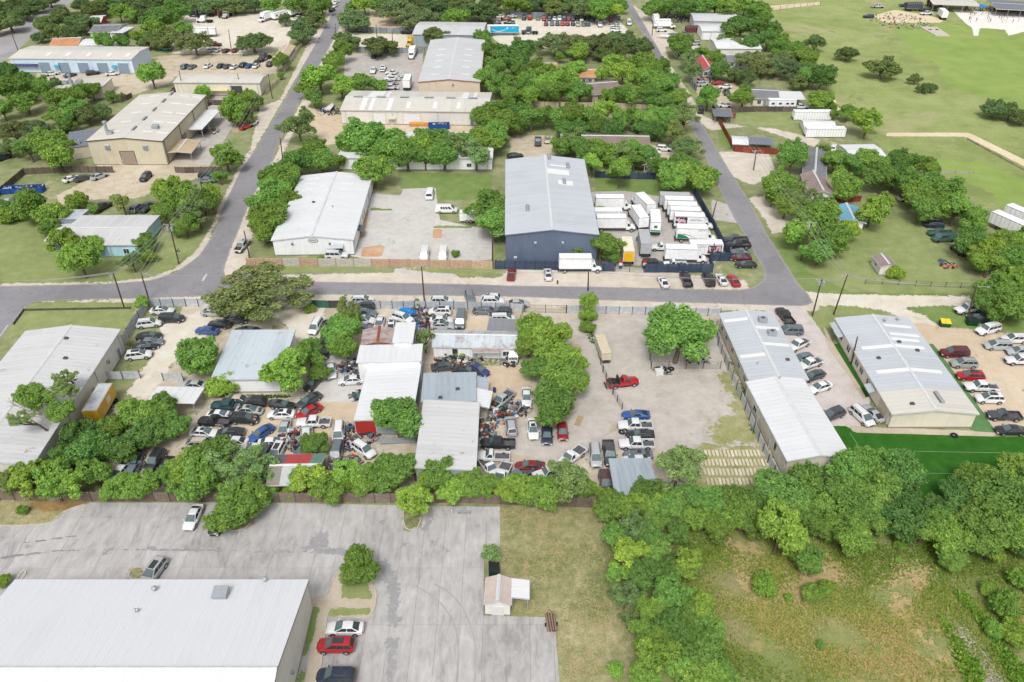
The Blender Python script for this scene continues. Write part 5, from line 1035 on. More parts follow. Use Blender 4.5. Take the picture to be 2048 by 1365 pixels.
for i in range(20):
    cx = rr.uniform(-3.2, -.6); cz = rr.uniform(1.8, 3.1); s = rr.uniform(.18, .34); q.raw([(cx + s * math.cos(2 * math.pi * j / 9), 1.264 + .0006 * i, cz + s * math.sin(2 * math.pi * j / 9)) for j in range(9)], [tuple(range(8, -1, -1))], i % 2)
obj('picture_flowers', q, ['pic_pink', 'pic_pale'], o)
# trailer with the light-blue flank and curved white arrow, auction lot
r = vehicle('semitrailer', 'white', 1006, 60, 2, 'white semi-trailer with bright blue flank and a white curved arrow', None, zc=2.2)
m = MB(); m.box(-5.4, 6.7, -1.33, -1.31, 1.4, 3.85); pb = obj('blue_panel', m, 'ocol', r, color=A(28, 178, 224))
m = MB(); n_ = 16; P = [(-4.9 + 6.6 * i / n_, -1.335, 2.9 - 1.0 * math.sin(math.pi * (i / n_) ** .9)) for i in range(n_ + 1)]
m.raw([(p[0], p[1], p[2] - .22 * math.sin(math.pi * i / n_)) for i, p in enumerate(P)] + [(p[0], p[1], p[2] + .1) for p in P], [(i, i + 1, n_ + 2 + i, n_ + 1 + i) for i in range(n_)]); m.raw([(1.2, -1.336, 3.4), (2.2, -1.336, 3.5), (1.9, -1.336, 2.5), (1.6, -1.336, 3.1)], [(0, 3, 2, 1)]); obj('curved_arrow', m, 'white_trim', pb)
text('prime', .6, pb, (4.3, -1.345, 3.1), SIDE, A(240, 244, 246))
# the red tow truck
r = vehicle('flatbed', 'red', 1246, 765, 12, 'bright red tow truck with a black lifting boom on the hardstand', None)
m = MB(); m.box(-2.6, -.7, -.35, .35, .98, 1.25); m.path([(-.9, 0, 1.2), (-1.6, 0, 1.75), (-2.6, 0, 2.0), (-3.2, 0, 1.7)], .13, 8); m.box(-1.1, -.8, -.9, .9, 1.0, 1.9); obj('tow_boom', m, 'black', r)
m = MB(); m.box(-3.4, -3.2, -.9, .9, .45, .6); m.path([(-3.2, 0, 1.7), (-3.3, 0, .6)], .03, 6); obj('wheel_lift', m, 'black', r)
m = MB(); m.box(-.15, .25, -.6, .6, 1.86, 1.98); obj('light_bar', m, 'lamp_red', r)
# lettering on the stripped black pickup
for o in list(bpy.data.objects):
    if o.get('label', '').startswith('black short-cab pickup in the crowded salvage rows'):
        text('PATROL', .42, o, (-1.2, 1.0, .62), (math.pi / 2, 0, math.pi), A(240, 240, 240)); break

# ---------------------------------------------------------------- trees
def leaf_mat(name):
    n = NT(name); oi = n.n.new('ShaderNodeObjectInfo'); a = n.attr('tint').outputs['Fac']
    cr = n.ramp(a, [(0, (.62, .68, .60)), (.5, (1, 1, 1)), (.82, (1.30, 1.22, .95)), (1, (1.9, 1.65, 1.15))])
    col = n.mix(oi.outputs['Color'], cr, 1.0, 'MULTIPLY')
    n.done(col, .55, 0, .25)
    tr = n.add('ShaderNodeBsdfTranslucent'); n.link(n.mix(col, (1.0, 1.15, .5, 1), 1.0, 'MULTIPLY'), tr.inputs[0])
    mx = n.add('ShaderNodeMixShader'); mx.inputs[0].default_value = .36
    out = n.n['Material Output']; n.link(n.b.outputs[0], mx.inputs[1]); n.link(tr.outputs[0], mx.inputs[2]); n.link(mx.outputs[0], out.inputs[0])
    MATS[name] = n.m
leaf_mat('leaf')
plain('bark', A(118, 104, 92), .95, 0, .3, 6); plain('bark_pale', A(176, 166, 152), .95, 0, .2, 6)
def leaf_cards(P, N, size, tint, rng, asp=.6):
    n = len(P); T = rng.normal(size=(n, 3)); T -= (T * N).sum(1)[:, None] * N; T /= np.linalg.norm(T, axis=1)[:, None] + 1e-9; B = np.cross(N, T)
    s = size[:, None]; V = np.stack([P + T * s, P + B * s * asp + N * s * .18, P - T * s, P - B * s * asp + N * s * .18], 1)
    return V.reshape(-1, 3), np.repeat(tint, 4)
def mesh_np(name, V, attr, mat):
    me = bpy.data.meshes.new(name); nq = len(V) // 4
    me.vertices.add(len(V)); me.vertices.foreach_set('co', V.astype(np.float32).ravel())
    me.loops.add(nq * 4); me.loops.foreach_set('vertex_index', np.arange(nq * 4, dtype=np.int32))
    me.polygons.add(nq); me.polygons.foreach_set('loop_start', np.arange(0, nq * 4, 4, dtype=np.int32)); me.polygons.foreach_set('loop_total', np.full(nq, 4, np.int32))
    at = me.attributes.new('tint', 'FLOAT', 'POINT'); at.data.foreach_set('value', attr.astype(np.float32)); me.materials.append(MATS[mat]); me.update(); return me
def crown(seed, nl, nlobe, size, hz=.82, spread=.62, lr=(.26, .44), gap=0.0, name='crown'):
    """leaf sprays on the shells of many uneven branch clumps; unit radius, centre at the origin"""
    rng = np.random.default_rng(seed)
    C, Rr = [], []
    for i in range(nlobe):
        for _ in range(30):
            d = rng.normal(size=3); d /= np.linalg.norm(d)
            if d[2] < -.45: continue
            c = d * rng.uniform(.30, spread + .12) ; c[2] *= hz
            if all(np.linalg.norm(c - k) > .20 for k in C): break
        r = rng.uniform(*lr) * (1.12 - .35 * np.linalg.norm(c)); C.append(c); Rr.append(r)
    C = np.array(C); Rr = np.array(Rr)
    # finer sprigs budding from every clump
    C2, R2 = [], []
    for c, r in zip(C, Rr):
        for _ in range(12):
            d = rng.normal(size=3); d /= np.linalg.norm(d); d[2] = abs(d[2]) * .8 + d[2] * .2
            C2.append(c + d * r * rng.uniform(.7, 1.25)); R2.append(r * rng.uniform(.16, .46))
    AC = np.vstack([C, C2]); AR = np.concatenate([Rr, R2])
    w = AR ** 2; w[len(C):] *= 1.5; w /= w.sum()
    k = rng.choice(len(AC), nl, p=w); d = rng.normal(size=(nl, 3)); d /= np.linalg.norm(d, axis=1)[:, None]
    rad = AR[k] * np.where(rng.random(nl) < .8, rng.uniform(.78, 1.22, nl), rng.uniform(.3, .9, nl))
    P = AC[k] + d * rad[:, None] * np.array([1, 1, .85])
    # drop what lies deep inside other clumps
    dd = np.full(nl, 9.0)
    for c, r in zip(C, Rr): dd = np.minimum(dd, np.linalg.norm(P - c, axis=1) / r)
    keep = (dd > .62) | (rng.random(nl) < .12)
    if gap: keep &= (np.sin(P[:, 0] * 7 + seed) + np.sin(P[:, 1] * 6.3 + 2 * seed) + np.sin(P[:, 2] * 8)) > (-1.9 + gap * 2.2) - rng.random(nl) * 1.2
    P, d, k = P[keep], d[keep], k[keep]; n = len(P)
    N = d * .75 + rng.normal(size=(n, 3)) * .48 + np.array([0, 0, .35]); N /= np.linalg.norm(N, axis=1)[:, None]
    lobe_t = rng.normal(0, .10, len(AC)); tint = np.clip(.5 + lobe_t[k] + rng.normal(0, .17, n), 0, 1)
    V, t = leaf_cards(P, N, size * rng.uniform(.7, 1.35, n), tint, rng)
    return mesh_np(name, V, t, 'leaf'), C, Rr
def trunk(C, seed, zb, hz, r0=.075, mat='bark', twigs=False):
    """tapered bole dividing into limbs that reach the clumps; crown centre is at height zb"""
    rr = random.Random(seed); m = MB(); off = Vector((0, 0, zb)); top = Vector((rr.uniform(-.06, .06), rr.uniform(-.06, .06), zb * .55))
    m.path([(0, 0, -.05), (0, 0, .03), top * .5 + Vector((rr.uniform(-.03, .03), 0, 0)), top], [r0 * 1.35, r0 * 1.05, r0 * .9, r0 * .8], 8)
    for c in C:
        e = Vector(c) + off
        if e.z < top.z: continue
        mid = top.lerp(e, .5) + Vector((rr.uniform(-.07, .07), rr.uniform(-.07, .07), rr.uniform(-.02, .1)))
        m.path([top - Vector((0, 0, .03)), top.lerp(mid, .5), mid, e], [r0 * .6, r0 * .45, r0 * .32, r0 * .10], 5)
        if twigs:
            for _ in range(7):
                f = e + Vector((rr.uniform(-1, 1), rr.uniform(-1, 1), rr.uniform(-.3, .9))) * .35; g = mid.lerp(e, rr.uniform(.2, .9)); m.path([g, g.lerp(f, .5) + Vector((0, 0, .04)), f], [r0 * .16, r0 * .09, r0 * .03], 4)
    return m.mesh('trunk', [mat], 60)
VAR = {'g': [], 'o': [], 'l': [], 's': [], 'b': [], 'w': []}
for i in range(2): me, C, _ = crown(120 + i, 22000, 28, .032, .58, .86, (.15, .27), .42); VAR['w'].append((me, trunk(C, 130 + i, .82, .6, .06, 'bark', True), .82))
for i in range(5): me, C, _ = crown(10 + i, 19000, 14, .047, .85); VAR['g'].append((me, trunk(C, i, 1.02, .85), 1.02))
for i in range(4): me, C, _ = crown(30 + i, 20000, 18, .042, .62, .74, (.22, .36)); VAR['o'].append((me, trunk(C, 40 + i, .80, .62, .085), .80))
for i in range(4): me, C, _ = crown(50 + i, 16500, 14, .049, .92, .64, (.22, .40), .25); VAR['l'].append((me, trunk(C, 60 + i, 1.08, .9, .065), 1.08))
for i in range(3): me, C, _ = crown(70 + i, 9000, 14, .043, .95, .70, (.18, .32), .55); VAR['s'].append((me, trunk(C, 80 + i, 1.1, .95, .06, 'bark', True), 1.1))
for i in range(4): me, C, _ = crown(90 + i, 10000, 10, .060, .75, .5, (.34, .5)); VAR['b'].append((me, trunk(C, 100 + i, .62, .7, .05), .62))
LC = {'g': (.222, .372, .086), 'o': (.190, .265, .104), 'l': (.300, .455, .090), 's': (.275, .378, .138), 'b': (.275, .425, .080), 'd': (.172, .305, .078), 'w': (.225, .290, .130)}
TD = {'g': ('full green tree', 'tree'), 'o': ('dark olive-green oak', 'tree'), 'l': ('bright yellow-green tree', 'tree'), 's': ('thin pale-leaved tree', 'tree'), 'b': ('low round green bush', 'bush'), 'd': ('deep green tree', 'tree'), 'w': ('wide grey-green oak', 'tree')}
TN = {'g': 'leafy_tree', 'o': 'oak_tree', 'l': 'elm_tree', 's': 'thin_tree', 'b': 'bush', 'd': 'shade_tree', 'w': 'oak_tree'}
def tree(x, y, rpx, t, label, group=None, vs=1.0):
    v = VAR['g' if t == 'd' else t]; me, tm, zb = v[rnd.randrange(len(v))]
    R = rpx / ppm(x, y, 3) * ((1.10 if y < 300 else 1.18) if rpx < 34 else 1.08); vz = rnd.uniform(.84, 1.06) * vs
    if R > 4: vz *= max(.72, 1 - (R - 4) * .06)
    zc = zb * R * vz; p = G(x, y, zc * .96)
    r = thing(TN[t], label, TD[t][1], (p.x, p.y, 0), rnd.uniform(0, 6.28), group, (R * rnd.uniform(.86, 1.14), R * rnd.uniform(.86, 1.14), R * vz))
    c = LC[t]; k = rnd.uniform(.78, 1.20); hue = rnd.uniform(-.14, .10)
    col = (c[0] * k * (1 + hue), c[1] * k, c[2] * k * (1 - hue), 1)
    put('crown', me, r, (0, 0, zb), color=col); put('trunk', tm, r); return r
def grove(place, group, rows):
    it = []
    for s in rows.replace('\n', ' ').split(';'):
        if s.strip(): t = s.split(); it.append((float(t[0]), float(t[1]), float(t[2]), t[3], float(t[4]) if len(t) > 4 else 1.0))
    labs = label_list([(TD[q[3]][0], q[0]) for q in it], place)
    for (x, y, r, t, v), l in zip(it, labs): tree(x, y, r * (1.14 if 'wooden fence' in place or 'belt' in place else 1.0), t, l, group, v)
grove('beyond the avenue', 'trees beyond the avenue', '20 45 26 o; 48 26 24 o; 76 12 22 o; 8 20 24 o; 35 8 22 o; -8 55 22 o; 100 2 16 o')
grove('by the avenue bend', 'oaks by the avenue', '88 50 28 o; 128 38 28 o; 165 48 26 o; 80 76 15 o; 112 64 22 o; 150 66 20 o')
grove('along the upper left skyline', 'trees along the upper left', '186 20 26 o; 240 24 20 l; 222 10 22 o; 262 30 15 l; 296 16 30 o; 320 42 26 g; 350 24 28 g; 278 30 20 o; 310 62 24 l; 336 80 28 o; 182 82 11 l; 208 84 18 g; 243 84 14 g; 276 78 16 l; 300 84 20 o; 365 60 18 g; 160 12 20 o; 205 4 22 o; 255 4 24 o; 330 4 24 o')
grove('around the pale gravel lot', 'trees around the pale gravel lot', '390 88 36 w; 508 88 31 o; 396 10 18 o; 430 12 26 o; 470 12 26 o; 508 12 24 o; 545 8 24 g; 590 8 24 g; 616 10 26 g; 645 14 20 g; 625 40 26 o; 600 66 34 o; 566 124 17 g; 562 152 8 g; 372 6 20 o; 570 40 14 o')
grove('standing alone in the dirt lot', None, '303 150 25 l')
grove('left of the tan warehouse', 'trees left of the tan warehouse', '12 150 24 d; 22 182 32 d; 45 165 24 d; 52 206 26 l; 85 175 24 g; 110 176 20 o; 126 204 32 g; 156 190 26 g; 184 184 20 g; 150 222 28 g; 110 234 20 g; 134 248 18 g; 176 232 24 o; 202 226 20 o; 224 194 13 g; 243 192 7 o; 30 265 34 w; 76 264 32 w; 96 290 38 g; 58 300 28 g; 116 312 28 g; 20 298 22 o; 142 296 20 g; 5 220 22 g')
grove('between the tan warehouse and the left-hand street', 'trees left of the street', '470 222 30 g; 500 202 22 g; 514 206 16 g; 452 316 34 l; 404 188 17 b; 464 188 8 b; 440 356 14 g; 485 235 22 o')
grove('between the left-hand street and the utility yard', 'trees right of the street', '710 42 35 o; 728 8 22 l; 708 14 14 g; 692 84 26 o; 684 104 22 g; 670 126 20 g; 760 94 32 o; 640 158 38 l; 682 172 28 l; 614 178 22 l; 628 198 20 g; 725 168 23 g; 760 174 14 g; 608 226 14 s')
grove('along the top edge behind the grey warehouse', 'trees behind the grey warehouse', '790 22 40 w; 830 36 40 w; 872 24 36 o; 914 36 28 l; 960 22 38 o; 930 10 26 o; 872 74 26 o; 978 28 18 o; 760 8 22 g; 850 6 26 o; 900 6 24 o; 990 6 26 o; 815 6 24 o; 895 44 18 g')
grove('at the mouth of the yard with the blue skip', None, '597 252 36 s')
grove('along the long white building', 'trees along the long white building', '630 302 24 d; 642 322 24 g; 600 326 26 g; 570 344 34 g; 676 326 18 g; 728 282 42 g; 786 294 42 g; 836 300 32 l; 868 286 38 g; 908 298 34 s; 930 288 30 g; 952 310 36 s; 962 284 32 g; 746 342 38 l; 888 312 30 g; 814 312 28 g; 540 360 22 g; 760 312 26 g; 700 300 22 g; 850 318 22 s'.replace(';', ' 1.02;'))
grove('beside the beige warehouse', 'trees beside the beige warehouse', '966 80 21 g; 986 108 20 d; 1004 112 24 d; 1000 134 24 d; 976 160 30 g; 1002 172 25 g; 966 236 28 g; 990 246 34 g; 986 268 28 g; 1006 220 20 g; 1020 195 20 g; 978 126 14 l')
grove('behind the auction lot', 'trees behind the auction lot', '1030 10 25 g; 1052 18 14 g; 1110 18 22 o; 1140 14 26 o; 1170 18 28 o; 1200 22 26 g; 1230 26 18 l; 1215 8 20 g; 1238 12 18 g; 1085 8 24 o; 1060 4 22 o; 1120 2 24 o; 1160 2 24 o; 1190 4 22 o')
grove('in the oak row below the auction lot', 'oak row below the auction lot', '1110 90 36 w; 1150 92 38 w; 1190 90 34 w; 1226 82 26 o; 1256 86 26 o; 1286 94 22 o; 1156 104 24 l; 1120 114 12 l; 1206 108 20 o; 1240 104 20 o')
grove('in the wooded block left of the right-hand street', 'wooded block', '''1045 106 28 d; 1036 128 22 d; 1036 150 22 g; 1060 166 28 g; 1090 150 22 g; 1092 186 22 g; 1046 182 26 g; 1076 172 24 l; 1102 166 26 l; 1134 160 28 l; 1150 142 22 l; 1120 186 26 g; 1160 186 24 g; 1030 196 24 g; 1062 194 22 g;
 1205 146 18 l; 1226 130 24 l; 1246 146 24 l; 1282 130 24 g; 1302 142 24 g; 1322 136 20 g; 1270 162 28 l; 1302 166 28 g; 1330 178 26 g; 1272 182 14 l; 1242 192 22 g; 1262 194 22 g; 1218 194 16 g; 1320 206 28 g; 1356 198 20 g; 1300 192 22 g; 1345 160 16 g; 1075 132 18 g''')
grove('in the tree line south of the alley', 'tree line south of the alley', '1040 230 24 g; 1062 240 24 g; 1090 236 24 d; 1116 236 24 g; 1146 234 28 g; 1176 238 26 g; 1210 226 30 l; 1240 242 24 g; 1266 240 26 g; 1300 240 30 g; 1336 242 26 g; 1370 234 32 s; 1350 266 26 s; 1362 290 22 s; 1382 298 28 s; 1030 252 24 g; 1010 250 22 g; 1130 258 20 d; 1160 260 20 d; 1195 256 20 d; 1225 262 20 d; 1285 264 22 d; 1315 266 20 d')
grove('around the long brown-roofed house', 'trees around the brown house', '1130 292 26 g; 1152 286 26 s; 1166 302 26 g; 1200 306 28 g; 1240 304 24 s; 1262 302 22 g; 1184 332 21 l; 1240 346 28 l; 1290 312 22 g; 1268 326 22 g; 1340 356 34 g; 1392 358 36 g; 1320 338 26 g; 1368 338 30 g; 1420 350 18 g')
grove('behind the yards across the right-hand street', 'trees across the right-hand street', '1310 20 22 g; 1340 14 24 g; 1370 16 26 g; 1400 14 25 g; 1430 10 25 g; 1460 14 28 g; 1490 14 22 l; 1515 26 24 g; 1520 50 20 d; 1450 36 18 o; 1482 56 28 d; 1460 72 12 g; 1478 90 16 s; 1440 86 14 s; 1500 120 28 w; 1522 138 28 w; 1360 90 25 g; 1374 118 20 s; 1386 140 22 s; 1370 105 16 g; 1430 116 18 g; 1440 142 20 g; 1404 106 14 g; 1416 196 27 g; 1486 196 25 g; 1492 180 14 g; 1500 90 22 d; 1535 80 20 d; 1470 150 22 o; 1495 156 22 o; 1325 4 20 g; 1380 2 20 g; 1440 -2 22 g')
grove('at the edge of the park', 'trees at the park edge', '1546 60 17 d; 1556 80 20 g; 1560 98 22 g; 1590 102 20 g; 1612 120 22 g; 1552 134 27 w; 1590 142 27 w; 1620 152 24 g; 1642 156 26 d; 1640 202 23 g; 1662 214 11 g; 1670 230 11 g; 1696 226 19 g; 1735 246 34 l; 1575 120 22 o; 1600 165 18 o')
grove('scattered over the park lawn', 'lone park oaks', '1630 86 20 o; 1694 108 19 o; 1764 137 27 o; 1830 160 13 o; 1846 178 11 o; 1862 176 13 o; 1990 220 26 o; 2020 226 24 o; 2046 238 20 o')
grove('around the cottages', 'trees around the cottages', '1586 316 30 g; 1670 326 26 g; 1702 332 26 g; 1736 328 26 g; 1796 322 24 d; 1830 328 22 g; 1856 338 22 g; 1560 376 34 g; 1545 396 18 g; 1690 376 32 g; 1604 402 34 s; 1572 412 28 g; 1766 358 34 d; 1820 366 30 g; 1856 372 34 g; 1892 386 34 g; 1836 392 25 g; 1840 420 28 g; 1880 416 28 g; 1912 420 35 g; 1946 440 28 g; 1960 456 18 g; 1745 420 38 l; 1772 406 18 l; 1650 300 16 s; 1790 350 28 d')
grove('at the street bend with the tall pole', 'trees at the street bend', '1640 432 48 l; 1600 470 30 l; 1662 482 36 g; 1694 462 24 l; 1640 505 32 g')
grove('along the right edge of the shed lawn', 'trees right of the shed lawn', '1946 490 33 g; 1974 502 32 l; 2006 492 26 g; 1980 530 30 g; 2022 522 32 g; 1996 582 40 g; 2032 562 36 l; 2012 612 44 g; 2044 604 40 g; 1976 606 26 g; 2046 480 26 g; 1960 520 22 g')
grove('beside the white garden shed', None, '1793 547 15 b')
grove('around the pale blue house', 'trees around the pale blue house', '30 426 25 b; 60 412 32 g; 102 432 30 l; 96 456 18 g; 154 406 23 b; 186 420 12 b; 245 406 22 s; 366 396 42 l; 338 382 30 l; 420 392 28 l; 330 426 22 g; 396 430 34 s; 370 452 24 g; 120 488 34 l; 160 520 38 l; 186 492 24 l; 290 486 20 g; 264 522 22 s; 282 604 15 l; 400 408 26 g; 12 436 18 b; 8 418 18 g; 296 515 16 b; 350 460 16 s')
grove('left of the white warehouse', 'trees left of the white warehouse', '548 388 34 g; 574 402 24 g; 536 440 42 g; 562 368 30 g; 528 462 30 g; 578 356 26 g; 516 410 22 g; 555 425 24 g')
grove('beside the white warehouse car park', 'trees beside the concrete car park', '982 418 42 g; 988 452 30 g; 911 508 10 b; 700 522 6 b; 642 516 6 b')
grove('in front of the blue warehouse', 'trees in front of the blue warehouse', '1160 504 20 d; 1202 496 36 d; 1224 514 16 d; 1178 500 20 d; 1200 414 12 b')
grove('spreading over the yard fence', None, '512 590 84 w')
grove('in the yard behind the sheet fence', 'yard trees', '692 624 26 s; 690 662 32 g; 620 620 11 b; 496 626 14 b; 836 608 10 b; 850 682 24 s; 575 744 46 l; 618 708 32 g; 692 692 30 g; 796 840 52 g; 630 890 27 g; 395 714 46 g; 446 774 28 b; 1176 606 23 l; 1178 632 16 b; 1174 656 14 b; 705 635 18 g; 440 620 16 b; 640 745 20 g; 920 700 16 b; 990 702 14 b')
grove('in the column of trees beside the yard driveway', 'tree column by the driveway', '1074 664 44 l; 1102 686 48 l; 1124 724 48 l; 1132 764 50 g; 1106 812 44 g; 1058 690 30 g; 1088 744 34 g; 1086 790 26 s')
grove('beside the hardstand', None, '1358 672 70 g 1.1')
grove('at the left end of the yard', 'trees at the left yard end', '156 876 42 d; 182 904 40 d; 210 866 28 g; 270 834 42 g; 322 822 38 g; 350 852 30 g; 290 872 36 d; 240 900 30 d; 232 860 30 g; 130 920 34 g')
grove('along the wooden fence on its left half', 'fence trees on the left', '18 962 28 s; 60 962 38 l; 108 968 38 l; 154 972 34 l; 190 950 30 l; 246 972 28 l; 290 972 30 l; 330 962 30 l; 370 942 40 g; 420 922 44 g; 462 932 44 s; 400 962 38 g; 482 962 36 s; 520 932 34 s; 540 985 18 b; 580 985 14 b; 220 985 20 g')
grove('along the wooden fence on its right half', 'fence trees on the right', '620 962 32 l; 656 976 28 g; 702 956 34 l; 736 962 30 g; 790 944 36 g; 830 938 30 g; 760 966 22 g; 880 952 35 g; 952 968 30 g; 986 978 26 l; 906 978 24 l; 1050 982 28 g; 1012 986 24 l; 1090 986 28 g; 1146 966 46 s; 1112 978 24 g; 1200 988 13 b; 595 968 20 g; 640 970 20 l; 680 966 22 g; 720 970 20 l; 765 962 22 g; 856 966 20 l; 925 966 22 g; 968 972 20 l; 1030 974 20 g; 1072 976 20 l; 1130 978 20 g; 1168 978 20 l')
grove('on a kerbed island of the lower car park', 'island trees', '474 1012 60 g .66; 826 1004 43 l 1.0; 713 1138 40 g .9')
grove('beside the stone slabs', None, '1356 940 52 s')
grove('in the front belt below the yards', 'front tree belt', '''1230 1012 28 g; 1262 1018 28 l; 1290 988 34 d; 1312 1012 30 g; 1342 1018 30 g; 1382 1006 32 d; 1422 1012 30 g; 1462 1002 30 d; 1500 1012 32 g; 1442 1042 24 l; 1352 1042 18 s; 1530 1000 30 g;
 1562 992 45 d; 1612 972 44 d; 1690 956 48 g; 1742 938 36 g; 1796 954 40 d; 1752 990 46 g; 1682 994 46 d; 1796 1000 34 d; 1962 968 36 d; 2020 946 38 g; 2046 970 36 g; 1922 1000 38 d; 1982 1002 50 g; 2034 1012 46 g; 1872 1022 26 d; 1480 1032 30 g; 1532 1036 30 d; 1592 1004 36 g; 1642 1012 36 g; 1722 1022 40 g; 1880 1052 34 g; 1932 1042 40 d; 1390 1036 26 g; 1310 1040 24 g''')
grove('along the upper rim of the rough field', 'trees along the field rim', '1560 1066 56 l; 1652 1052 34 g; 1702 1072 46 g; 1620 1122 32 g; 1802 1034 48 d; 1852 1054 44 d; 1902 1082 40 g; 1962 1052 54 g; 2014 1062 50 l; 1900 1112 27 g; 1982 1102 30 l; 2044 1092 34 g; 1500 1050 30 d; 1750 1040 36 d; 1440 1060 30 g; 1600 1030 32 d')
grove('in the tree row between dry grass and field', 'tree row by the field', '1272 1062 38 s; 1300 1078 34 g; 1352 1066 26 g; 1262 1120 42 l; 1312 1110 36 g; 1372 1132 36 l; 1294 1152 38 g; 1250 1196 36 s; 1342 1186 42 g; 1394 1216 40 l; 1304 1220 34 g; 1282 1268 38 l; 1352 1262 38 g; 1312 1314 48 l; 1408 1304 48 g; 1290 1352 32 l; 1402 1358 42 g; 1444 1356 32 g; 1360 1326 36 l; 1332 1148 32 d; 1240 1150 26 l; 1230 1078 26 g; 1412 1262 30 g; 1368 1222 34 d; 1330 1290 34 g; 1256 1240 24 s')
grove('in the rough field', 'field bushes', '1527 1170 24 b; 1628 1188 22 b; 1652 1176 18 b; 1577 1196 9 b; 1232 1340 16 b; 1800 1092 12 b; 1640 1290 9 b; 2010 1210 34 b; 2045 1160 26 b; 1980 1180 18 b; 1800 1122 8 b; 1985 1260 20 b; 2030 1270 28 b')
grove('beside the lower car park edge', 'car park bushes', '980 1106 20 s; 8 1164 14 b; 44 1022 12 b')
def lean_tree(bx, by, cx, cy, rpx, t, z, label):
    v = VAR[t]; me, tm, zb = v[rnd.randrange(len(v))]; b = G(bx, by); c = G(cx, cy, z) - b; R = rpx / ppm(cx, cy, z) * 1.1
    r = thing(TN[t], label, 'tree', b, 0); o = put('crown', me, r, c, (0, 0, rnd.uniform(0, 6)), LC[t] + (1,)); o.scale = (R, R, R * .8)
    m = MB(); m.path([(0, 0, -.2), (c.x * .1, c.y * .1, z * .35), (c.x * .45, c.y * .5, z * .75), tuple(c)], [.28, .24, .18, .08], 8)
    for k in range(6): e = c + Vector((rnd.uniform(-1, 1), rnd.uniform(-1, 1), rnd.uniform(-.2, .5))) * R * .6; m.path([(c.x * .45, c.y * .5, z * .75), tuple(e)], [.1, .03], 5)
    obj('trunk', m, 'bark', r, smooth=50)
lean_tree(150, 850, 58, 800, 36, 'g', 9.0, 'green tree leaning over the roof at the left edge'); lean_tree(170, 800, 116, 786, 32, 's', 8.5, 'thin pale tree reaching over the left roof beside the yellow trailer'); lean_tree(170, 800, 130, 760, 24, 's', 8.0, 'small thin tree above the yellow trailer roof'); lean_tree(140, 870, 118, 822, 28, 'g', 8.0, 'green tree between dead tree and yellow trailer'); lean_tree(130, 900, 40, 842, 24, 's', 9.0, 'low thin foliage hanging over the left roof edge')
# the bare dead tree leaning over the roof at the left
_, C, _ = crown(7, 50, 13, .05, .7, .8)
dt = trunk(C, 5, 1.0, .7, .06, 'bark_pale', True); p = G(138, 868, 0); r = thing('dead_tree', 'bare grey dead tree leaning over the roof at the left edge', 'tree', (p.x, p.y, 0), 2.0, None, (4.8, 4.8, 6.6)); put('trunk', dt, r); r.rotation_euler = (R_(6), R_(-30), 0)
# big clumps of rank grass and weeds nobody could count
def weeds(name, polys, n, hmin, hmax, cols, seed, label, soft=.2):
    rng = np.random.default_rng(seed); P = []
    for s in polys:
        Q = np.array([tuple(G(x, y))[:2] for x, y in px(s)]); lo, hi = Q.min(0), Q.max(0); k = int(n / len(polys) * 2.2)
        X = rng.uniform(lo, hi, (k, 2)); X = X[poly_sdf(X, Q) > rng.random(len(X)) * 5.0 * soft]
        g = np.sin(X[:, 0] * .55 + 1.3 * np.sin(X[:, 1] * .31)) + np.sin(X[:, 1] * .7 + 1.1 * np.sin(X[:, 0] * .4)) + rng.normal(0, .9, len(X)); P.append(X[g > -.2])
    P = np.vstack(P); n = len(P); h = rng.uniform(hmin, hmax, n); V = []; T = []
    ty = np.clip(.45 + .22 * (np.sin(P[:, 0] * .16 + 1.7 * np.sin(P[:, 1] * .11)) + np.sin(P[:, 1] * .23 + .9 * np.sin(P[:, 0] * .19))) + rng.normal(0, .16, n), 0, 1)
    for b in range(4):
        a = rng.uniform(0, 2 * math.pi, n); t = np.stack([np.cos(a), np.sin(a), np.zeros(n)], 1); lean = rng.uniform(.2, .9, n); wd = rng.uniform(.18, .4, n) * h
        base = np.column_stack([P, np.full(n, .02)]); tip = base + np.stack([np.cos(a + 1.57) * lean * h, np.sin(a + 1.57) * lean * h, h * rng.uniform(.4, 1, n)], 1)
        V.append(np.stack([base - t * wd[:, None], base + t * wd[:, None], tip + t * wd[:, None] * .5, tip - t * wd[:, None] * .5], 1)); T.append(np.repeat(np.clip(ty + rng.normal(0, .12, n), 0, 1)[:, None], 4, 1))
    V = np.concatenate(V).reshape(-1, 3); T = np.concatenate(T).ravel()
    nm = NT(name); cc = nm.ramp(nm.attr('tint').outputs['Fac'], [(0, cols[0]), (.4, cols[1]), (.7, cols[2]), (1, cols[3])]); MATS[name] = nm.done(cc, .8, 0, .15)
    return tag(put(name, mesh_np(name, V, T, name)), label, 'weeds', None, 'stuff')
weeds('weeds', ['1300 1040 2080 1040 2080 1390 1330 1390'], 62000, .06, .26, [A(96, 128, 48), A(136, 160, 66), A(176, 178, 90), A(206, 176, 124)], 1, 'rank mixed green and straw weeds covering the rough field', 1.0)
weeds('grass_tufts', ['1000 1016 1240 1020 1260 1090 1200 1365 1125 1365 1110 1240 1060 1232 1060 1160 1000 1150'], 16000, .04, .13, [A(110, 136, 62), A(150, 158, 92), A(186, 174, 122), A(208, 192, 148)], 2, 'short dry grass tufts beside the concrete car park')
weeds('fence_weeds', ['1150 615 1180 615 1200 690 1180 690', '1450 700 1475 700 1540 880 1500 870', '420 605 640 607 640 614 420 614', '250 690 290 640 300 660 250 770', '870 695 1030 700 1020 735 880 735', '440 790 580 790 580 798 440 798'], 6000, .10, .36, [A(76, 112, 44), A(104, 142, 58), A(132, 160, 74), A(176, 172, 116)], 3, 'rank weeds along fences and sheds of the yard')
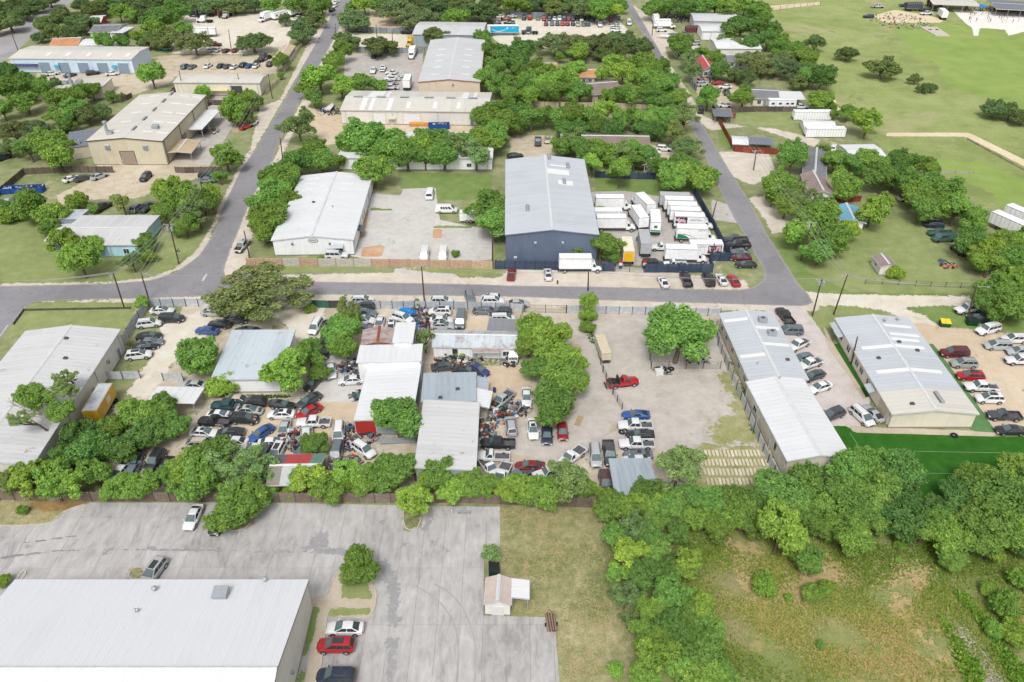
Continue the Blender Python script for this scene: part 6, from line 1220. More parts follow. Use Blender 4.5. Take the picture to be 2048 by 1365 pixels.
weeds('ditch_growth', ['1900 1180 1940 1190 2010 1280 2048 1340 2070 1390 2030 1390 1985 1300 1945 1240', '1870 1225 1900 1250 1960 1330 1985 1390 1940 1390 1900 1310'], 9000, .12, .5, [A(84, 130, 46), A(112, 154, 56), A(150, 178, 70), A(168, 176, 86)], 4, 'lush green growth along the rubble ditch', .35)

# ---------------------------------------------------------------- lower car park: slabs, joints, kerbs, islands
def clip_cell(S, x0, x1, y0, y1):
    for ax, v, sg in ((0, x0, 1), (0, x1, -1), (1, y0, 1), (1, y1, -1)):
        out = []
        for i in range(len(S)):
            a, b = S[i - 1], S[i]; ia, ib = (a[ax] - v) * sg >= 0, (b[ax] - v) * sg >= 0
            if ia != ib:
                t = (v - a[ax]) / (b[ax] - a[ax]); out.append((a[0] + (b[0] - a[0]) * t, a[1] + (b[1] - a[1]) * t))
            if ib: out.append(b)
        S = out
        if not S: return S
    return S
n = NT('slab'); p_ = n.co('World'); oi = n.n.new('ShaderNodeObjectInfo')
f = n.math('ADD', n.math('MULTIPLY', n.noise(.09, 5, .6, p_, .6), .45), n.math('MULTIPLY', n.noise(.9, 5, .7, n.co('World', (1, .35, 1)), .5), .55))
f = n.math('ADD', f, n.math('MULTIPLY', n.math('SUBTRACT', oi.outputs['Random'], .5), .06))
cc = n.ramp(f, [(.36, A(160, 157, 156)), (.46, A(184, 181, 180)), (.56, A(198, 195, 194)), (.66, A(212, 210, 209))])
sm = n.ramp(n.noise(.22, 6, .75, n.co('World', (1.0, .3, 1)), 1.2), [(.57, (0, 0, 0)), (.75, (.8, .8, .8))]); cc = n.mix(cc, A(146, 143, 144), sm)
ck = n.add('ShaderNodeTexVoronoi', Scale=.13); ck.feature = 'DISTANCE_TO_EDGE'; n.link(n.co('World'), ck.inputs['Vector'])
MATS['slab'] = n.done(cc, .85, 0, .25)
LOT = px('-420 1052 80 1051 106 1043 128 1022 182 1006 500 1006 968 1014 1000 1014 1000 1094 968 1096 967 1232 1108 1236 1124 1420 -420 1420')
lotw = [tuple(G(x, y))[:2] for x, y in LOT]
plain('joint', A(150, 144, 138), .95, 0, .2, 1)
lot = MB(); lot.face([(x, y, .012) for x, y in lotw]); lot_o = tag(obj('parking_lot', lot, 'joint'), kind='structure')
bm = bmesh.new(); bm.from_mesh(lot_o.data); bmesh.ops.triangulate(bm, faces=bm.faces); bm.to_mesh(lot_o.data); bm.free()
xs0 = G(968, 1200).x
gx = [xs0 + k * 3.05 - 3.05 * 40 for k in range(60)]; gy = [45 + k * 9.2 for k in range(8)]
for i in range(len(gx) - 1):
    for j in range(len(gy) - 1):
        wide = gx[i] < xs0 - 26
        if wide and i % 2: continue
        S = clip_cell(lotw, gx[i] + .018, (gx[i + 2] if wide and i + 2 < len(gx) else gx[i + 1]) - .018, gy[j] + .012, gy[j + 1] - .012)
        if len(S) < 3: continue
        ar = abs(sum(S[k - 1][0] * S[k][1] - S[k][0] * S[k - 1][1] for k in range(len(S)))) / 2
        cx, cy = sum(q[0] for q in S) / len(S), sum(q[1] for q in S) / len(S)
        if ar < .5 or cx < -75 or (-64 < cx < -28 and cy < 65): continue
        m = MB(); k = len(S); m.raw([(x - cx, y - cy, 0) for x, y in S] + [(x - cx, y - cy, .036) for x, y in S], [tuple(range(k, 2 * k))] + [(q, (q + 1) % k, k + (q + 1) % k, k + q) for q in range(k)])
        obj('concrete_slab', m, 'slab', lot_o, (cx, cy, .014))
NA = [0]
def above(name, mat, s, z, cell=.5): p = px(s); NA[0] += 1; z += NA[0] * .0004; return sheet(name, mat, [G(x, y, z) for x, y in p], cell, .8, z=z)
def kerb(s, closed=True, h=.16, w=.16, name='kerb'):
    P = [G(x, y) for x, y in px(s)]
    # round the corners of the outline
    Q = []
    n0 = len(P)
    for i in range(n0 if closed else n0 - 1):
        a, b = P[i], P[(i + 1) % n0]; Q += [a.lerp(b, .25), a.lerp(b, .75)]
    m = MB(); k = len(Q); L, Rr = [], []
    for i in range(k):
        a, b = (Q[i - 1], Q[(i + 1) % k]) if closed else (Q[max(i - 1, 0)], Q[min(i + 1, k - 1)])
        d = (b - a).normalized(); nn = Vector((-d.y, d.x, 0)) * w / 2; L.append(Q[i] + nn); Rr.append(Q[i] - nn)
    z = Vector((0, 0, h + .05)); vs = L + Rr + [p + z for p in L] + [p + z for p in Rr]
    e = k if closed else k - 1
    fs = []
    for i in range(e):
        j = (i + 1) % k; fs += [(i, j, 2 * k + j, 2 * k + i), (2 * k + i, 2 * k + j, 3 * k + j, 3 * k + i), (k + j, k + i, 3 * k + i, 3 * k + j)]
    m.raw(vs, fs); tag(obj(name, m, 'kerbstone'), kind='structure')
plain('kerbstone', A(206, 198, 184), .85, 0, .15, 1.5)
isl = ['438 1030 502 1028 500 1054 470 1064 444 1056', '806 1012 842 1012 840 1054 824 1064 808 1056', '256 1160 262 1140 280 1134 292 1142 290 1160']
for s in isl: kerb(s); above('planting_island', 'g_dry', s, .1)
isl3 = '688 1137 668 1152 657 1188 622 1197 622 1216 645 1216 656 1234 738 1238 750 1216 753 1184 738 1160 716 1150'
above('pavement', 'g_walk', isl3, .09); kerb('640 1196 657 1188 668 1152 690 1136 716 1148 740 1162 753 1184 751 1216 738 1238 656 1234', False)
above('grass_strip', 'g_lawn', '686 1162 732 1162 743 1188 742 1199 683 1196', .10); above('grass_strip', 'g_lawn', '660 1216 742 1216 737 1230 656 1232', .10)
above('pavement', 'g_walk', '638 1214 657 1214 646 1300 630 1420 600 1420 618 1310', .09); kerb('657 1214 646 1300 632 1420', False)
above('grass_strip', 'g_lush', '622 1214 639 1212 630 1262 612 1312 604 1312 614 1262', .10); above('grass_strip', 'g_lush', '601 1338 613 1338 600 1420 590 1420', .10)
kerb('-60 1053 80 1052 108 1044 130 1022 184 1006', False); kerb('0 1204 30 1168 46 1142 55 1146 40 1165', False)
above('tar_patch', 'g_tar', '618 1084 632 1066 655 1064 657 1088 640 1104 622 1106', .058, .4); above('tar_patch', 'g_tar', '640 1098 680 1096 712 1104 706 1112 640 1108', .058, .4)
above('tar_patch', 'g_tar', '756 1120 772 1118 796 1160 800 1200 790 1250 776 1252 780 1200 766 1150', .058, .4); above('tar_patch', 'g_tar', '782 1238 806 1236 800 1254 780 1250', .058, .4); above('tar_patch', 'g_tar', '762 1278 800 1278 792 1296 786 1360 772 1360 778 1298', .058, .4)
above('tar_patch', 'g_tar', '840 1060 862 1028 870 1030 852 1062', .058, .4); above('tar_line', 'g_tarline', '0 1114 40 1108 110 1101 180 1098 190 1099 180 1101 110 1104 40 1113 0 1120', .058, .4); above('tar_line', 'g_tarline', '195 1097 300 1098 520 1102 520 1105 300 1101 195 1100', .058, .4)
above('tar_line', 'g_tarline', '515 1102 618 1102 618 1105 515 1106', .058, .4); above('tar_line', 'g_tarline', '0 1083 60 1083 160 1070 164 1072 62 1086 0 1085', .058, .4); above('tar_line', 'g_tarline', '0 1074 60 1077 60 1079 0 1076', .058, .4)
plain('tyre_rubber', A(176, 174, 175), .85, 0, .12, .6)
for k_, t_ in enumerate(('830 1172 852 1184 870 1196 888 1214 904 1238 913 1264 917 1295 917 1330 914 1375', '868 1168 892 1181 910 1196 926 1218 938 1243 947 1272 951 1302 951 1335 948 1375'
)): strip('tyre_mark', t_, .2, .062 + .0008 * k_, 'tyre_rubber')
above('tar_patch', 'g_tar', '1008 1272 1032 1276 1030 1284 1010 1280', .058, .4); above('tar_patch', 'g_tar', '1016 1284 1036 1270 1038 1272 1018 1290', .058, .4)
for x, y in ((210, 1106), (226, 1098), (302, 1097), (370, 1097), (396, 1100), (440, 1099), (560, 1101), (575, 1101), (612, 1098), (58, 1094), (808, 1090), (865, 1086), (890, 1100), (760, 1048)): above('tar_patch', 'g_tar', f'{x-5} {y-3} {x+4} {y-4} {x+6} {y+3} {x-4} {y+4}', .059, .3)
# pale stone slabs laid in rows
n = NT('stone'); oi = n.n.new('ShaderNodeObjectInfo'); f = n.math('ADD', n.math('MULTIPLY', n.noise(2.0, 5, .7, n.co('World')), .6), n.math('MULTIPLY', oi.outputs['Random'], .4)); MATS['stone'] = n.done(n.ramp(f, [(.25, A(196, 184, 156)), (.5, A(220, 208, 182)), (.75, A(236, 228, 208))]), .9, 0, .2)
a0, a1 = G(1392, 902), G(1520, 902); b0 = G(1405, 990); rd = R_(2)
root = thing('stone_slab_pad', 'rows of pale stone slabs with grass growing between them', 'paving', (a0.x, a0.y, .25), 0)
m = MB(); m.box(0, .42, -1.5, 0, 0, .16); sme = m.mesh('stone', ['stone'], None, .02)
wx = a1.x - a0.x; dep = a0.y - b0.y; nr = max(4, int(dep / 2.15)); nc = int((wx + 3) / .62)
for j in range(nr):
    for i in range(nc):
        o = put('stone', sme, root, (.62 * i + j * .12 + rnd.uniform(-.03, .03), -2.15 * j + rnd.uniform(-.05, .05), -.2 + rnd.uniform(-.02, .03)), (0, rnd.uniform(-.03, .03), rnd.uniform(-.03, .03))); o.scale = (rnd.uniform(.92, 1.05), rnd.uniform(.9, 1.04), 1)

# ---------------------------------------------------------------- fences
def seg_points(s, z=0): return [G(x, y, z) for x, y in px(s)]
def fence(name, label, s, h, pw, cols, style='sheet', post=(70, 66, 64), group=None, gap=0.0):
    P = seg_points(s); r = thing(name, label, 'fence', P[0], 0, group); o0 = P[0]; cnt = 0
    pm = MB(); pm.box(-.05, .05, -.05, .05, 0, h + .12); pme = pm.mesh('post', ['ocol'])
    for a, b in zip(P, P[1:]):
        L = (b - a).length; k = max(1, round(L / pw)); w = L / k; ang = math.atan2((b - a).y, (b - a).x); d = (b - a).normalized()
        m = MB()
        if style == 'sheet':
            nn = max(3, int(w / .22)); pts = [(i * w / nn, .02 + (.035 if i % 2 else 0)) for i in range(nn + 1)]
            m.raw([(x, y, .05) for x, y in pts] + [(x, y, h) for x, y in pts], [(i, i + 1, nn + 2 + i, nn + 1 + i) for i in range(nn)])
            m.raw([(x, y - .01, .05) for x, y in pts] + [(x, y - .01, h) for x, y in pts], [(nn + 1 + i, nn + 2 + i, i + 1, i) for i in range(nn)])
            m.box(0, w, -.03, .015, h * .9, h * .9 + .05)
        elif style == 'picket':
            nn = max(3, int(w / .15))
            for i in range(nn): hh = h * (1 + .04 * math.sin(i * 7.3)); m.box(i * w / nn + .008, (i + 1) * w / nn - .008, -.012 + .006 * (i % 3), .012 + .006 * (i % 3), .03, hh)
            m.box(0, w, .03, .08, h * .25, h * .25 + .08); m.box(0, w, .03, .08, h * .75, h * .75 + .08)
        elif style == 'wall': m.box(.01, w - .01, -.07, .07, 0, h)
        elif style == 'link':
            m.path([(0, 0, h), (w, 0, h)], .03, 5); m.path([(0, 0, h * .5), (w, 0, h * .5)], .02, 5); m.path([(0, 0, .15), (w, 0, .15)], .02, 5)
            for i in range(int(w / .3)): m.path([(i * .3, 0, .1), (i * .3, 0, h)], .008, 4)
        nmx = {'sheet': 'fence_sheet', 'picket': 'picket_section', 'wall': 'fence_panel', 'link': 'mesh_panel'}[style]
        me = m.mesh(nmx, ['ocol_fence'])
        for i in range(k):
            q = a + d * (w * i) - o0
            if not (gap and rnd.random() < gap):
                c = cols[cnt % len(cols)] if len(cols) < 3 else rnd.choice(cols); o = put(nmx, me, r, q, (rnd.uniform(-.02, .02), 0, ang), A(*c))
                if style == 'picket': o['kind'] = 'stuff'; del o['kind']
            put('post', pme, r, q + Vector((math.sin(ang), -math.cos(ang), 0)) * .06, ang, A(*post)); cnt += 1
        put('post', pme, r, b - o0, ang, A(*post))
    return r
MATS['ocol_fence'] = ocol('weathered_fence', .8, .22, .2, 1.3)
SG = [(196, 201, 208), (186, 192, 200), (204, 208, 212)]
fence('sheet_metal_fence', 'grey corrugated sheet fence along the cross street, its left length', '298 613 423 614 590 616 622 616', 1.9, 2.6, SG)
fence('sheet_metal_fence', 'green and dark sheet fence section along the cross street', '624 616 660 617 690 617', 1.9, 2.6, [(70, 112, 96), (84, 84, 84)])
fence('sheet_metal_fence', 'grey corrugated sheet fence along the cross street, its middle length', '692 617 785 618 852 618 963 620 1048 624', 1.9, 2.6, SG)
fence('wire_gate', 'open mesh gate in the sheet fence by the driveway', '1050 625 1132 627', 1.9, 5, [(120, 116, 110)], 'link')
fence('sheet_metal_fence', 'grey corrugated sheet fence right of the mesh gate', '1133 627 1290 630 1440 633', 1.9, 2.6, SG)
fence('sheet_metal_fence', 'slanting grey sheet fence at the left end of the yard', '297 615 280 642 258 676 240 706 214 752', 2.3, 2.6, SG)
fence('sheet_metal_fence', 'short grey sheet fence across the left yard', '212 760 282 758', 1.8, 2.6, SG); fence('sheet_metal_fence', 'short grey sheet fence leaning beside the white carport', '328 762 368 764', 1.8, 2.6, SG)
fence('sheet_metal_fence', 'long pale sheet fence between hardstand and cream workshop row', '1432 660 1436 692 1456 742 1490 822 1535 928 1560 972', 2.0, 2.6, [(204, 208, 210), (192, 196, 200), (214, 216, 216)])
fence('yard_fence', 'low dark fence dividing the hardstand from the driveway', '1194 700 1206 745 1226 790 1244 820', 1.5, 2.6, [(150, 146, 140)], 'link'); fence('yard_fence', 'mesh fence behind the hardstand tree', '1298 705 1302 738 1440 738', 1.7, 3, [(130, 132, 128)], 'link')
fence('yard_fence', 'thin wire fence beside the sheet-fenced lot', '1046 626 1036 665 1030 690', 1.7, 3, [(150, 148, 142)], 'link'); fence('yard_fence', 'wire fence between the scrap heap and white cars', '852 622 852 662', 1.7, 3, [(150, 148, 142)], 'link')
fence('wooden_fence', 'long weathered wooden picket fence behind the lower car park', '-60 1000 185 1003 560 1004 940 1007 1212 1017', 2.0, 2.4, [(140, 124, 114), (126, 112, 104), (152, 138, 128)], 'picket', (110, 96, 86))
fence('panel_fence', 'tan and grey panel fence in front of the white warehouse', '495 532 780 534 900 536 985 538', 2.0, 4.0, [(196, 166, 142), (190, 160, 138), (204, 176, 152), (196, 190, 182)], 'wall', (150, 130, 116))
BL = [(70, 84, 108), (64, 78, 102), (76, 90, 114)]
fence('blue_fence', 'dark blue fence in front of the navy warehouse', '990 539 1110 541 1228 544', 2.3, 2.4, BL, 'picket', (50, 60, 80)); fence('blue_fence', 'dark blue fence around the truck yard corner', '1289 546 1424 546 1418 523 1459 523 1425 456 1386 388', 2.3, 2.4, BL, 'picket', (50, 60, 80)); fence('blue_fence', 'dark blue fence behind the trees of the truck yard', '1190 356 1310 360', 2.0, 2.4, BL, 'picket', (50, 60, 80))
fence('wire_gate', 'mesh gate of the truck yard between two banners', '1230 544 1287 546', 2.0, 4, [(140, 142, 146)], 'link')
RB = [(150, 76, 58), (140, 68, 52), (160, 86, 66)]
fence('red_fence', 'red-brown board fence around the white tent lot', '1438 248 1468 304 1500 307 1560 310', 1.9, 2.4, RB, 'picket', (120, 60, 46)); fence('red_fence', 'short red-brown board fence by the street trees', '1424 222 1438 236 1470 238', 1.9, 2.4, RB, 'picket', (120, 60, 46)); fence('red_fence', 'red-brown fence beside the sky-blue roofed house', '1668 405 1720 404', 1.7, 2.4, RB, 'picket', (120, 60, 46))
DW = [(112, 100, 92), (100, 90, 84), (124, 112, 104)]
fence('wooden_fence', 'dark wooden fence behind the left dirt lot', '-10 400 50 350 130 346 228 346', 1.9, 2.4, DW, 'picket', (90, 80, 74)); fence('wooden_fence', 'short dark wooden fence right of the tan warehouse', '352 346 372 347 404 346 446 346', 1.8, 2.4, DW, 'picket', (90, 80, 74)); fence('wooden_fence', 'grey wooden fence behind the travel trailer', '1462 226 1520 224 1592 224', 1.8, 2.4, DW, 'picket', (90, 80, 74)); fence('wooden_fence', 'wooden fence above the tan warehouse', '244 206 265 196', 1.8, 2.4, DW, 'picket'); fence('wooden_fence', 'wooden fence beside the white carport at upper left', '405 210 460 212', 1.8, 2.4, DW, 'picket'); fence('wooden_fence', 'wooden fence slanting down from the trees at upper left', '128 270 175 222', 1.8, 2.4, DW, 'picket')
fence('low_barrier', 'low dark timber barrier around the corner lawn', '28 650 48 622 150 620 262 618', .45, 3, [(96, 90, 82)], 'wall', (80, 74, 68))
GF = [(150, 158, 168), (140, 148, 160), (160, 168, 176)]
fence('sheet_metal_fence', 'grey sheet fence behind the oaks of the utility yard', '698 62 760 65 828 68', 2.0, 3, GF); fence('sheet_metal_fence', 'grey sheet fence at the top of the utility yard', '716 104 790 106 850 108', 2.0, 3, GF); fence('sheet_metal_fence', 'grey sheet fence behind the auction lot', '1020 34 1130 36 1240 42', 2.2, 3, GF); fence('cream_wall', 'low cream wall beside the left-hand street', '532 190 560 164', 1.5, 4, [(214, 206, 176)], 'wall'); fence('cream_wall', 'cream fence along the shoulder of the left-hand street', '568 148 604 92', 1.6, 4, [(206, 196, 170)], 'wall')
fence('alley_wall', 'tan wall along the tree-lined alley', '1024 212 1132 214 1240 216 1330 222', 1.6, 4, [(196, 180, 156), (188, 172, 150)], 'wall'); fence('park_rail', 'row of posts along the park boundary at the top', '1500 28 1560 20 1640 10', 1.6, 4, [(120, 112, 98)], 'link'); fence('alley_wall', 'grey sheet fence by the street near the red-roofed house', '1380 170 1392 184', 2.2, 3, GF, 'sheet')
fence('low_wall', 'short grey concrete wall in the park grass', '1874 346 1946 348', .6, 4, [(176, 172, 164)], 'wall'); fence('low_wall', 'pale low wall behind the park path', '1935 280 2048 342', .5, 5, [(168, 160, 140)], 'wall')
fence('field_fence', 'thin overgrown wire fence below the garden shed', '1730 568 1830 572 1950 578', 1.2, 3.5, [(110, 108, 92)], 'link')

# ---------------------------------------------------------------- poles and cables
def pole(bx, by, tx, ty, arms=0, cans=0, lamp=False, label=''):
    b = G(bx, by); lo, hi = 2.0, 16.0
    for _ in range(30):
        h = (lo + hi) / 2
        if G(tx, ty, h).y > b.y: lo = h
        else: hi = h
    t = G(tx, ty, h); t.x = b.x + max(-.8, min(.8, t.x - b.x)); t.y = b.y
    r = thing('utility_pole', label, 'pole', b, 0); d = t - b
    m = MB(); m.path([(0, 0, -.2), d * .5, d], [.17, .15, .11], 8); obj('shaft', m, 'wood_pole', r, smooth=50)
    tips = [t]
    for k in range(arms):
        z = d * (1 - .08 * k - .03); m = MB(); m.box(-1.25, 1.25, -.06, .06, -.06, .06); o = obj('crossarm', m, 'ocol', r, z, .15 if k == 0 else .9, A(176, 166, 156)); tips = []
        for x in (-1.1, -.1, 1.1):
            q = MB(); q.tube((x, 0, .06), (x, 0, .25), .05, .03, 6); obj('insulator', q, 'white_trim', o); tips.append(b + z + Vector((x, 0, .25)))
    for k in range(cans):
        q = MB(); s = (-1, 1, 0)[k]; c = d * .84 + Vector((s * .42, -.25, 0)); q.tube(c, c + Vector((0, 0, .85)), .26, .26, 10); q.tube(c + Vector((0, 0, .85)), c + Vector((0, 0, .95)), .26, .1, 10); obj('transformer', q, 'galv', r, smooth=40)
    if lamp:
        q = MB(); c = d * .93; q.path([c, c + Vector((.8, -.3, .35)), c + Vector((1.9, -.7, .5))], .04, 6); q.box(1.7, 2.3, -.85, -.6, 0, .12, 0, Matrix.Translation(c + Vector((0, 0, .42)))); obj('street_light', q, 'galv', r)
    return tips
PT = {}
PL = [('a', 249, 618, 226, 545, 1, 1, 0, 'leaning wooden pole with a transformer at the left street corner lawn'), ('b', 298, 600, 282, 547, 2, 0, 1, 'wooden pole with crossed arms and street lamp beside the sheet fence'), ('c', 358, 528, 338, 447, 1, 2, 0, 'wooden pole with two white transformers on the corner lawn'), ('d', 500, 518, 488, 462, 0, 0, 0, 'plain wooden pole beside the panel fence at the corner'), ('e', 849, 605, 843, 533, 0, 0, 0, 'plain dark pole standing before the sheet fence mid street'), ('f', 985, 537, 985, 465, 0, 0, 1, 'dark pole with a lamp where panel and blue fences meet'),
      ('g', 1176, 582, 1177, 543, 0, 0, 0, 'short grey pole at the street edge before the box truck'), ('h', 1422, 526, 1429, 487, 0, 0, 0, 'short pole at the corner of the blue truck-yard fence'), ('i', 1424, 438, 1433, 404, 0, 0, 0, 'short grey pole beside the gravel drive on the right-hand street'), ('j', 1601, 522, 1624, 444, 1, 1, 0, 'tall pole with crossarm beside the big tree at the street bend'), ('k', 1625, 632, 1644, 557, 1, 2, 0, 'pole with two transformers near the gravel road end'), ('l', 1667, 630, 1695, 550, 1, 0, 0, 'pole with a single crossarm next to the cream workshop'),
      ('m', 1935, 636, 1940, 570, 0, 0, 1, 'pole with lamp beside the white pickup and skips'), ('n', 1507, 341, 1513, 301, 1, 1, 0, 'pole with crossarm by the red-brown board fence'), ('o', 37, 103, 24, 69, 0, 0, 1, 'street lamp pole at the avenue'), ('p', 367, 189, 358, 141, 0, 0, 0, 'pole at the left end of the cream storage building'), ('q', 482, 187, 475, 148, 0, 0, 0, 'pole before the dark bay of the cream storage building'), ('r', 463, 103, 457, 60, 0, 0, 0, 'pole between the pale gravel lot and the car row'),
      ('s', 566, 323, 560, 275, 0, 0, 0, 'pole on the verge below the thin pale tree'), ('t', 545, 198, 536, 148, 1, 0, 0, 'pole at the low cream wall'), ('u', 672, 85, 670, 48, 1, 0, 0, 'pole on the right verge of the far left-hand street'), ('v', 692, 63, 688, 13, 0, 0, 0, 'farthest pole beside the left-hand street'), ('w', 754, 75, 752, 50, 0, 0, 0, 'left pole of the gravel strip by the grey warehouse'), ('x', 785, 88, 784, 61, 0, 0, 0, 'right pole of the gravel strip by the grey warehouse'), ('y', 1702, 730, 1715, 674, 0, 0, 0, 'thin pole against the wall of the cream workshop'), ('z', 462, 330, 459, 281, 1, 1, 0, 'pole in the tree by the left-hand street'), ('A', 412, 432, 404, 362, 1, 0, 0, 'pole rising from the bushes above the corner'), ('B', 1244, 12, 1246, -14, 1, 0, 0, 'pole at the far end of the right-hand street'), ('C', 1304, 72, 1306, 46, 1, 0, 0, 'pole by the boats across the right-hand street')]
for k, bx, by, tx, ty, a_, c_, l_, lb in PL: PT[k] = pole(bx, by, tx, ty, a_, c_, bool(l_), lb)
plain('cable', A(172, 172, 174), .6, 0, .1, 1)
def cable(a, b, label, sag=.9, r=.036):
    P = [a.lerp(b, t) - Vector((0, 0, sag * 4 * t * (1 - t))) for t in [i / 14 for i in range(15)]]; m = MB(); m.path(P, r, 4); tag(obj('overhead_cable', m, 'cable'), label, 'cable', 'overhead cables')
def span(k1, k2, where):
    a, b = PT[k1], PT[k2] if isinstance(k2, str) else k2
    n_ = max(len(a), len(b)) if len(a) == len(b) else min(3, max(len(a), len(b)))
    for i in range(n_): cable(a[min(i, len(a) - 1)], b[min(i, len(b) - 1)], f'{("left", "middle", "right")[i]} overhead cable {where}')
span('c', 'A', 'from the two-transformer corner pole to the bush pole'); span('A', 'z', 'from the bush pole to the tree pole'); span('z', 't', 'from the tree pole up to the cream wall pole'); span('t', 'u', 'between cream wall pole and far street pole'); span('a', 'c', 'between the leaning corner pole and two-transformer pole'); span('b', 'c', 'crossing the street from the lamp pole')
span('n', 'j', 'from the board-fence pole to the bend pole'); span('j', 'l', 'from the bend pole to the single-arm pole'); span('k', 'l', 'between the two poles by the cream workshop'); span('l', 'm', 'along the gravel road to the lamp pole'); span('n', 'C', 'along the right-hand street to the boat pole'); span('C', 'B', 'at the far end of the right-hand street')
span('e', 'g', 'along the street between the two mid-street poles'); span('g', 'k', 'along the street to the workshop pole'); span('b', 'e', 'over the big oak along the street'); span('a', [G(-60, 560, 10)] * 3, 'leaving the corner pole to the left')

# ---------------------------------------------------------------- skips, scrap and small things
def dumpster(x, y, hd, col, lid, label, L=1.9, W=1.5, H=1.3):
    p = G(x, y, .6); r = thing('dumpster', label, 'dumpster', (p.x, p.y, .04), R_(hd)); m = MB()
    m.raw([(-L / 2, -W / 2 + .15, .1), (L / 2, -W / 2 + .15, .1), (L / 2, W / 2, .1), (-L / 2, W / 2, .1), (-L / 2, -W / 2, H * .8), (L / 2, -W / 2, H * .8), (L / 2, W / 2, H), (-L / 2, W / 2, H)], [(3, 2, 1, 0), (0, 1, 5, 4), (1, 2, 6, 5), (2, 3, 7, 6), (3, 0, 4, 7)])
    for s in (-.4, 0, .4): m.box(s * L - .04, s * L + .04, -W / 2 - .02, -W / 2 + .1, .3, H * .75)
    m.box(-L / 2 - .12, L / 2 + .12, -.1, .1, H * .55, H * .55 + .12); obj('bin_body', m, 'ocol', r, color=col)
    for s in (-1, 1):
        m = MB(); x0, x1 = (-L / 2, -.01) if s < 0 else (.01, L / 2); m.raw([(x0, -W / 2 - .03, H * .8 + .02), (x1, -W / 2 - .03, H * .8 + .02), (x1, W / 2, H + .03), (x0, W / 2, H + .03), (x0, -W / 2 - .03, H * .8 + .07), (x1, -W / 2 - .03, H * .8 + .07), (x1, W / 2, H + .08), (x0, W / 2, H + .08)], [(3, 2, 1, 0), (4, 5, 6, 7), (0, 1, 5, 4), (1, 2, 6, 5), (2, 3, 7, 6), (3, 0, 4, 7)]); obj('lid', m, 'ocol', r, color=lid)
dumpster(1890, 648, -8, A(30, 92, 52), A(238, 218, 60), 'green dumpster with yellow lid on the gravel edge'); dumpster(1944, 645, -8, A(24, 84, 46), A(40, 48, 44), 'dark green dumpster with black lid near the lamp pole'); dumpster(988, 1141, 92, A(26, 60, 50), A(44, 46, 52), 'black-lidded dumpster beside the old board shed')
def rolloff(x, y, hd, L, label, col=(30, 84, 160)):
    p = G(x, y, .7); r = thing('roll_off_skip', label, 'skip', (p.x, p.y, .04), R_(hd)); W, H, t = 2.3, 1.6, .08; X, Y = L / 2, W / 2; m = MB()
    m.box(-X, X, -Y, -Y + t, .15, H); m.box(-X, X, Y - t, Y, .15, H); m.box(-X, -X + t, -Y + t, Y - t, .15, H - .01); m.box(X - t, X, -Y + t, Y - t, .15, H - .01); m.box(-X + t, X - t, -Y + t, Y - t, .1, .3)
    obj('skip_body', m, 'ocol', r, color=A(*col)); rb = MB()
    for i in range(8): rb.box(-.04, .04, -.06, .06, .15, H - .12) if i == 0 else None
    rm = rb.mesh('rib', ['ocol'])
    for i in range(9):
        for s in (-1, 1): put('rib', rm, r, (-X + .3 + i * (L - .6) / 8, s * (Y + .055), 0), None, A(*[int(c * .85) for c in col]))
    rr = random.Random(L); m = MB()
    for i in range(50): cx, cy = rr.uniform(-X + .4, X - .4), rr.uniform(-Y + .3, Y - .3); s = rr.uniform(.1, .5); m.box(-s, s, -s * .4, s * .4, -.08, .08, i % 4, Matrix.Translation((cx, cy, rr.uniform(1.0, 1.55))) @ Matrix.Rotation(rr.uniform(0, 6), 4, 'Z') @ Matrix.Rotation(rr.uniform(-.5, .5), 4, 'X'))
    o = obj('rubbish', m, ['galv', 'rust', 'white_trim', 'dark_grey'], r); o['kind'] = 'stuff'
rolloff(45, 380, 6, 11, 'long blue roll-off skip full of rubbish on the left lot'); rolloff(878, 253, 2, 6.6, 'blue roll-off skip in front of the long cream warehouse')
PAL = [plain('junk_' + k, c, .7) for k, c in (('white', A(226, 226, 224)), ('tan', A(196, 164, 120)), ('red', A(170, 60, 50)), ('blue', A(60, 120, 180)), ('teal', A(80, 120, 120)))] + [MATS['black'], MATS['dark_grey'], MATS['galv'], MATS['rust'], MATS['steel']]
def scrap(x, y, rad, n, hmax, label, seed, zc=.3):
    rr = random.Random(seed); p = G(x, y, zc); m = MB()
    for i in range(n):
        a = rr.uniform(0, 6.28); d = rad * math.sqrt(rr.random()); z = hmax * max(0, 1 - (d / rad) ** 1.5) * rr.random() + .1
        T = Matrix.Translation((d * math.cos(a), d * math.sin(a), z)) @ Matrix.Rotation(rr.uniform(0, 6), 4, 'Z') @ Matrix.Rotation(rr.uniform(-.8, .8), 4, 'X') @ Matrix.Rotation(rr.uniform(-.6, .6), 4, 'Y'); k = rr.choice((0, 0, 1, 2, 3, 4, 5, 5, 5, 6, 6, 6, 7, 7, 8, 9, 9)); t = rr.random()
        if t < .55: s = rr.uniform(.1, .35); m.box(-s, s, -s * rr.uniform(.3, 1), s * .6, -s * .4, s * .4, k, T)
        elif t < .75: m.box(-rr.uniform(.3, .7), .4, -.35, .35, -.02, .02, k, T)
        elif t < .9: q = [T @ Vector(v) for v in ((-.8, 0, 0), (.8, 0, 0))]; m.tube(q[0], q[1], .05, .05, 6, k)
        else: q = [T @ Vector(v) for v in ((0, 0, -.1), (0, 0, .1))]; m.tube(q[0], q[1], .32, .32, 10, 5)
    tag(obj('scrap_heap', m, PAL, None, (p.x, p.y, .03)), label, 'scrap', 'scrap heaps in the yard', 'stuff')
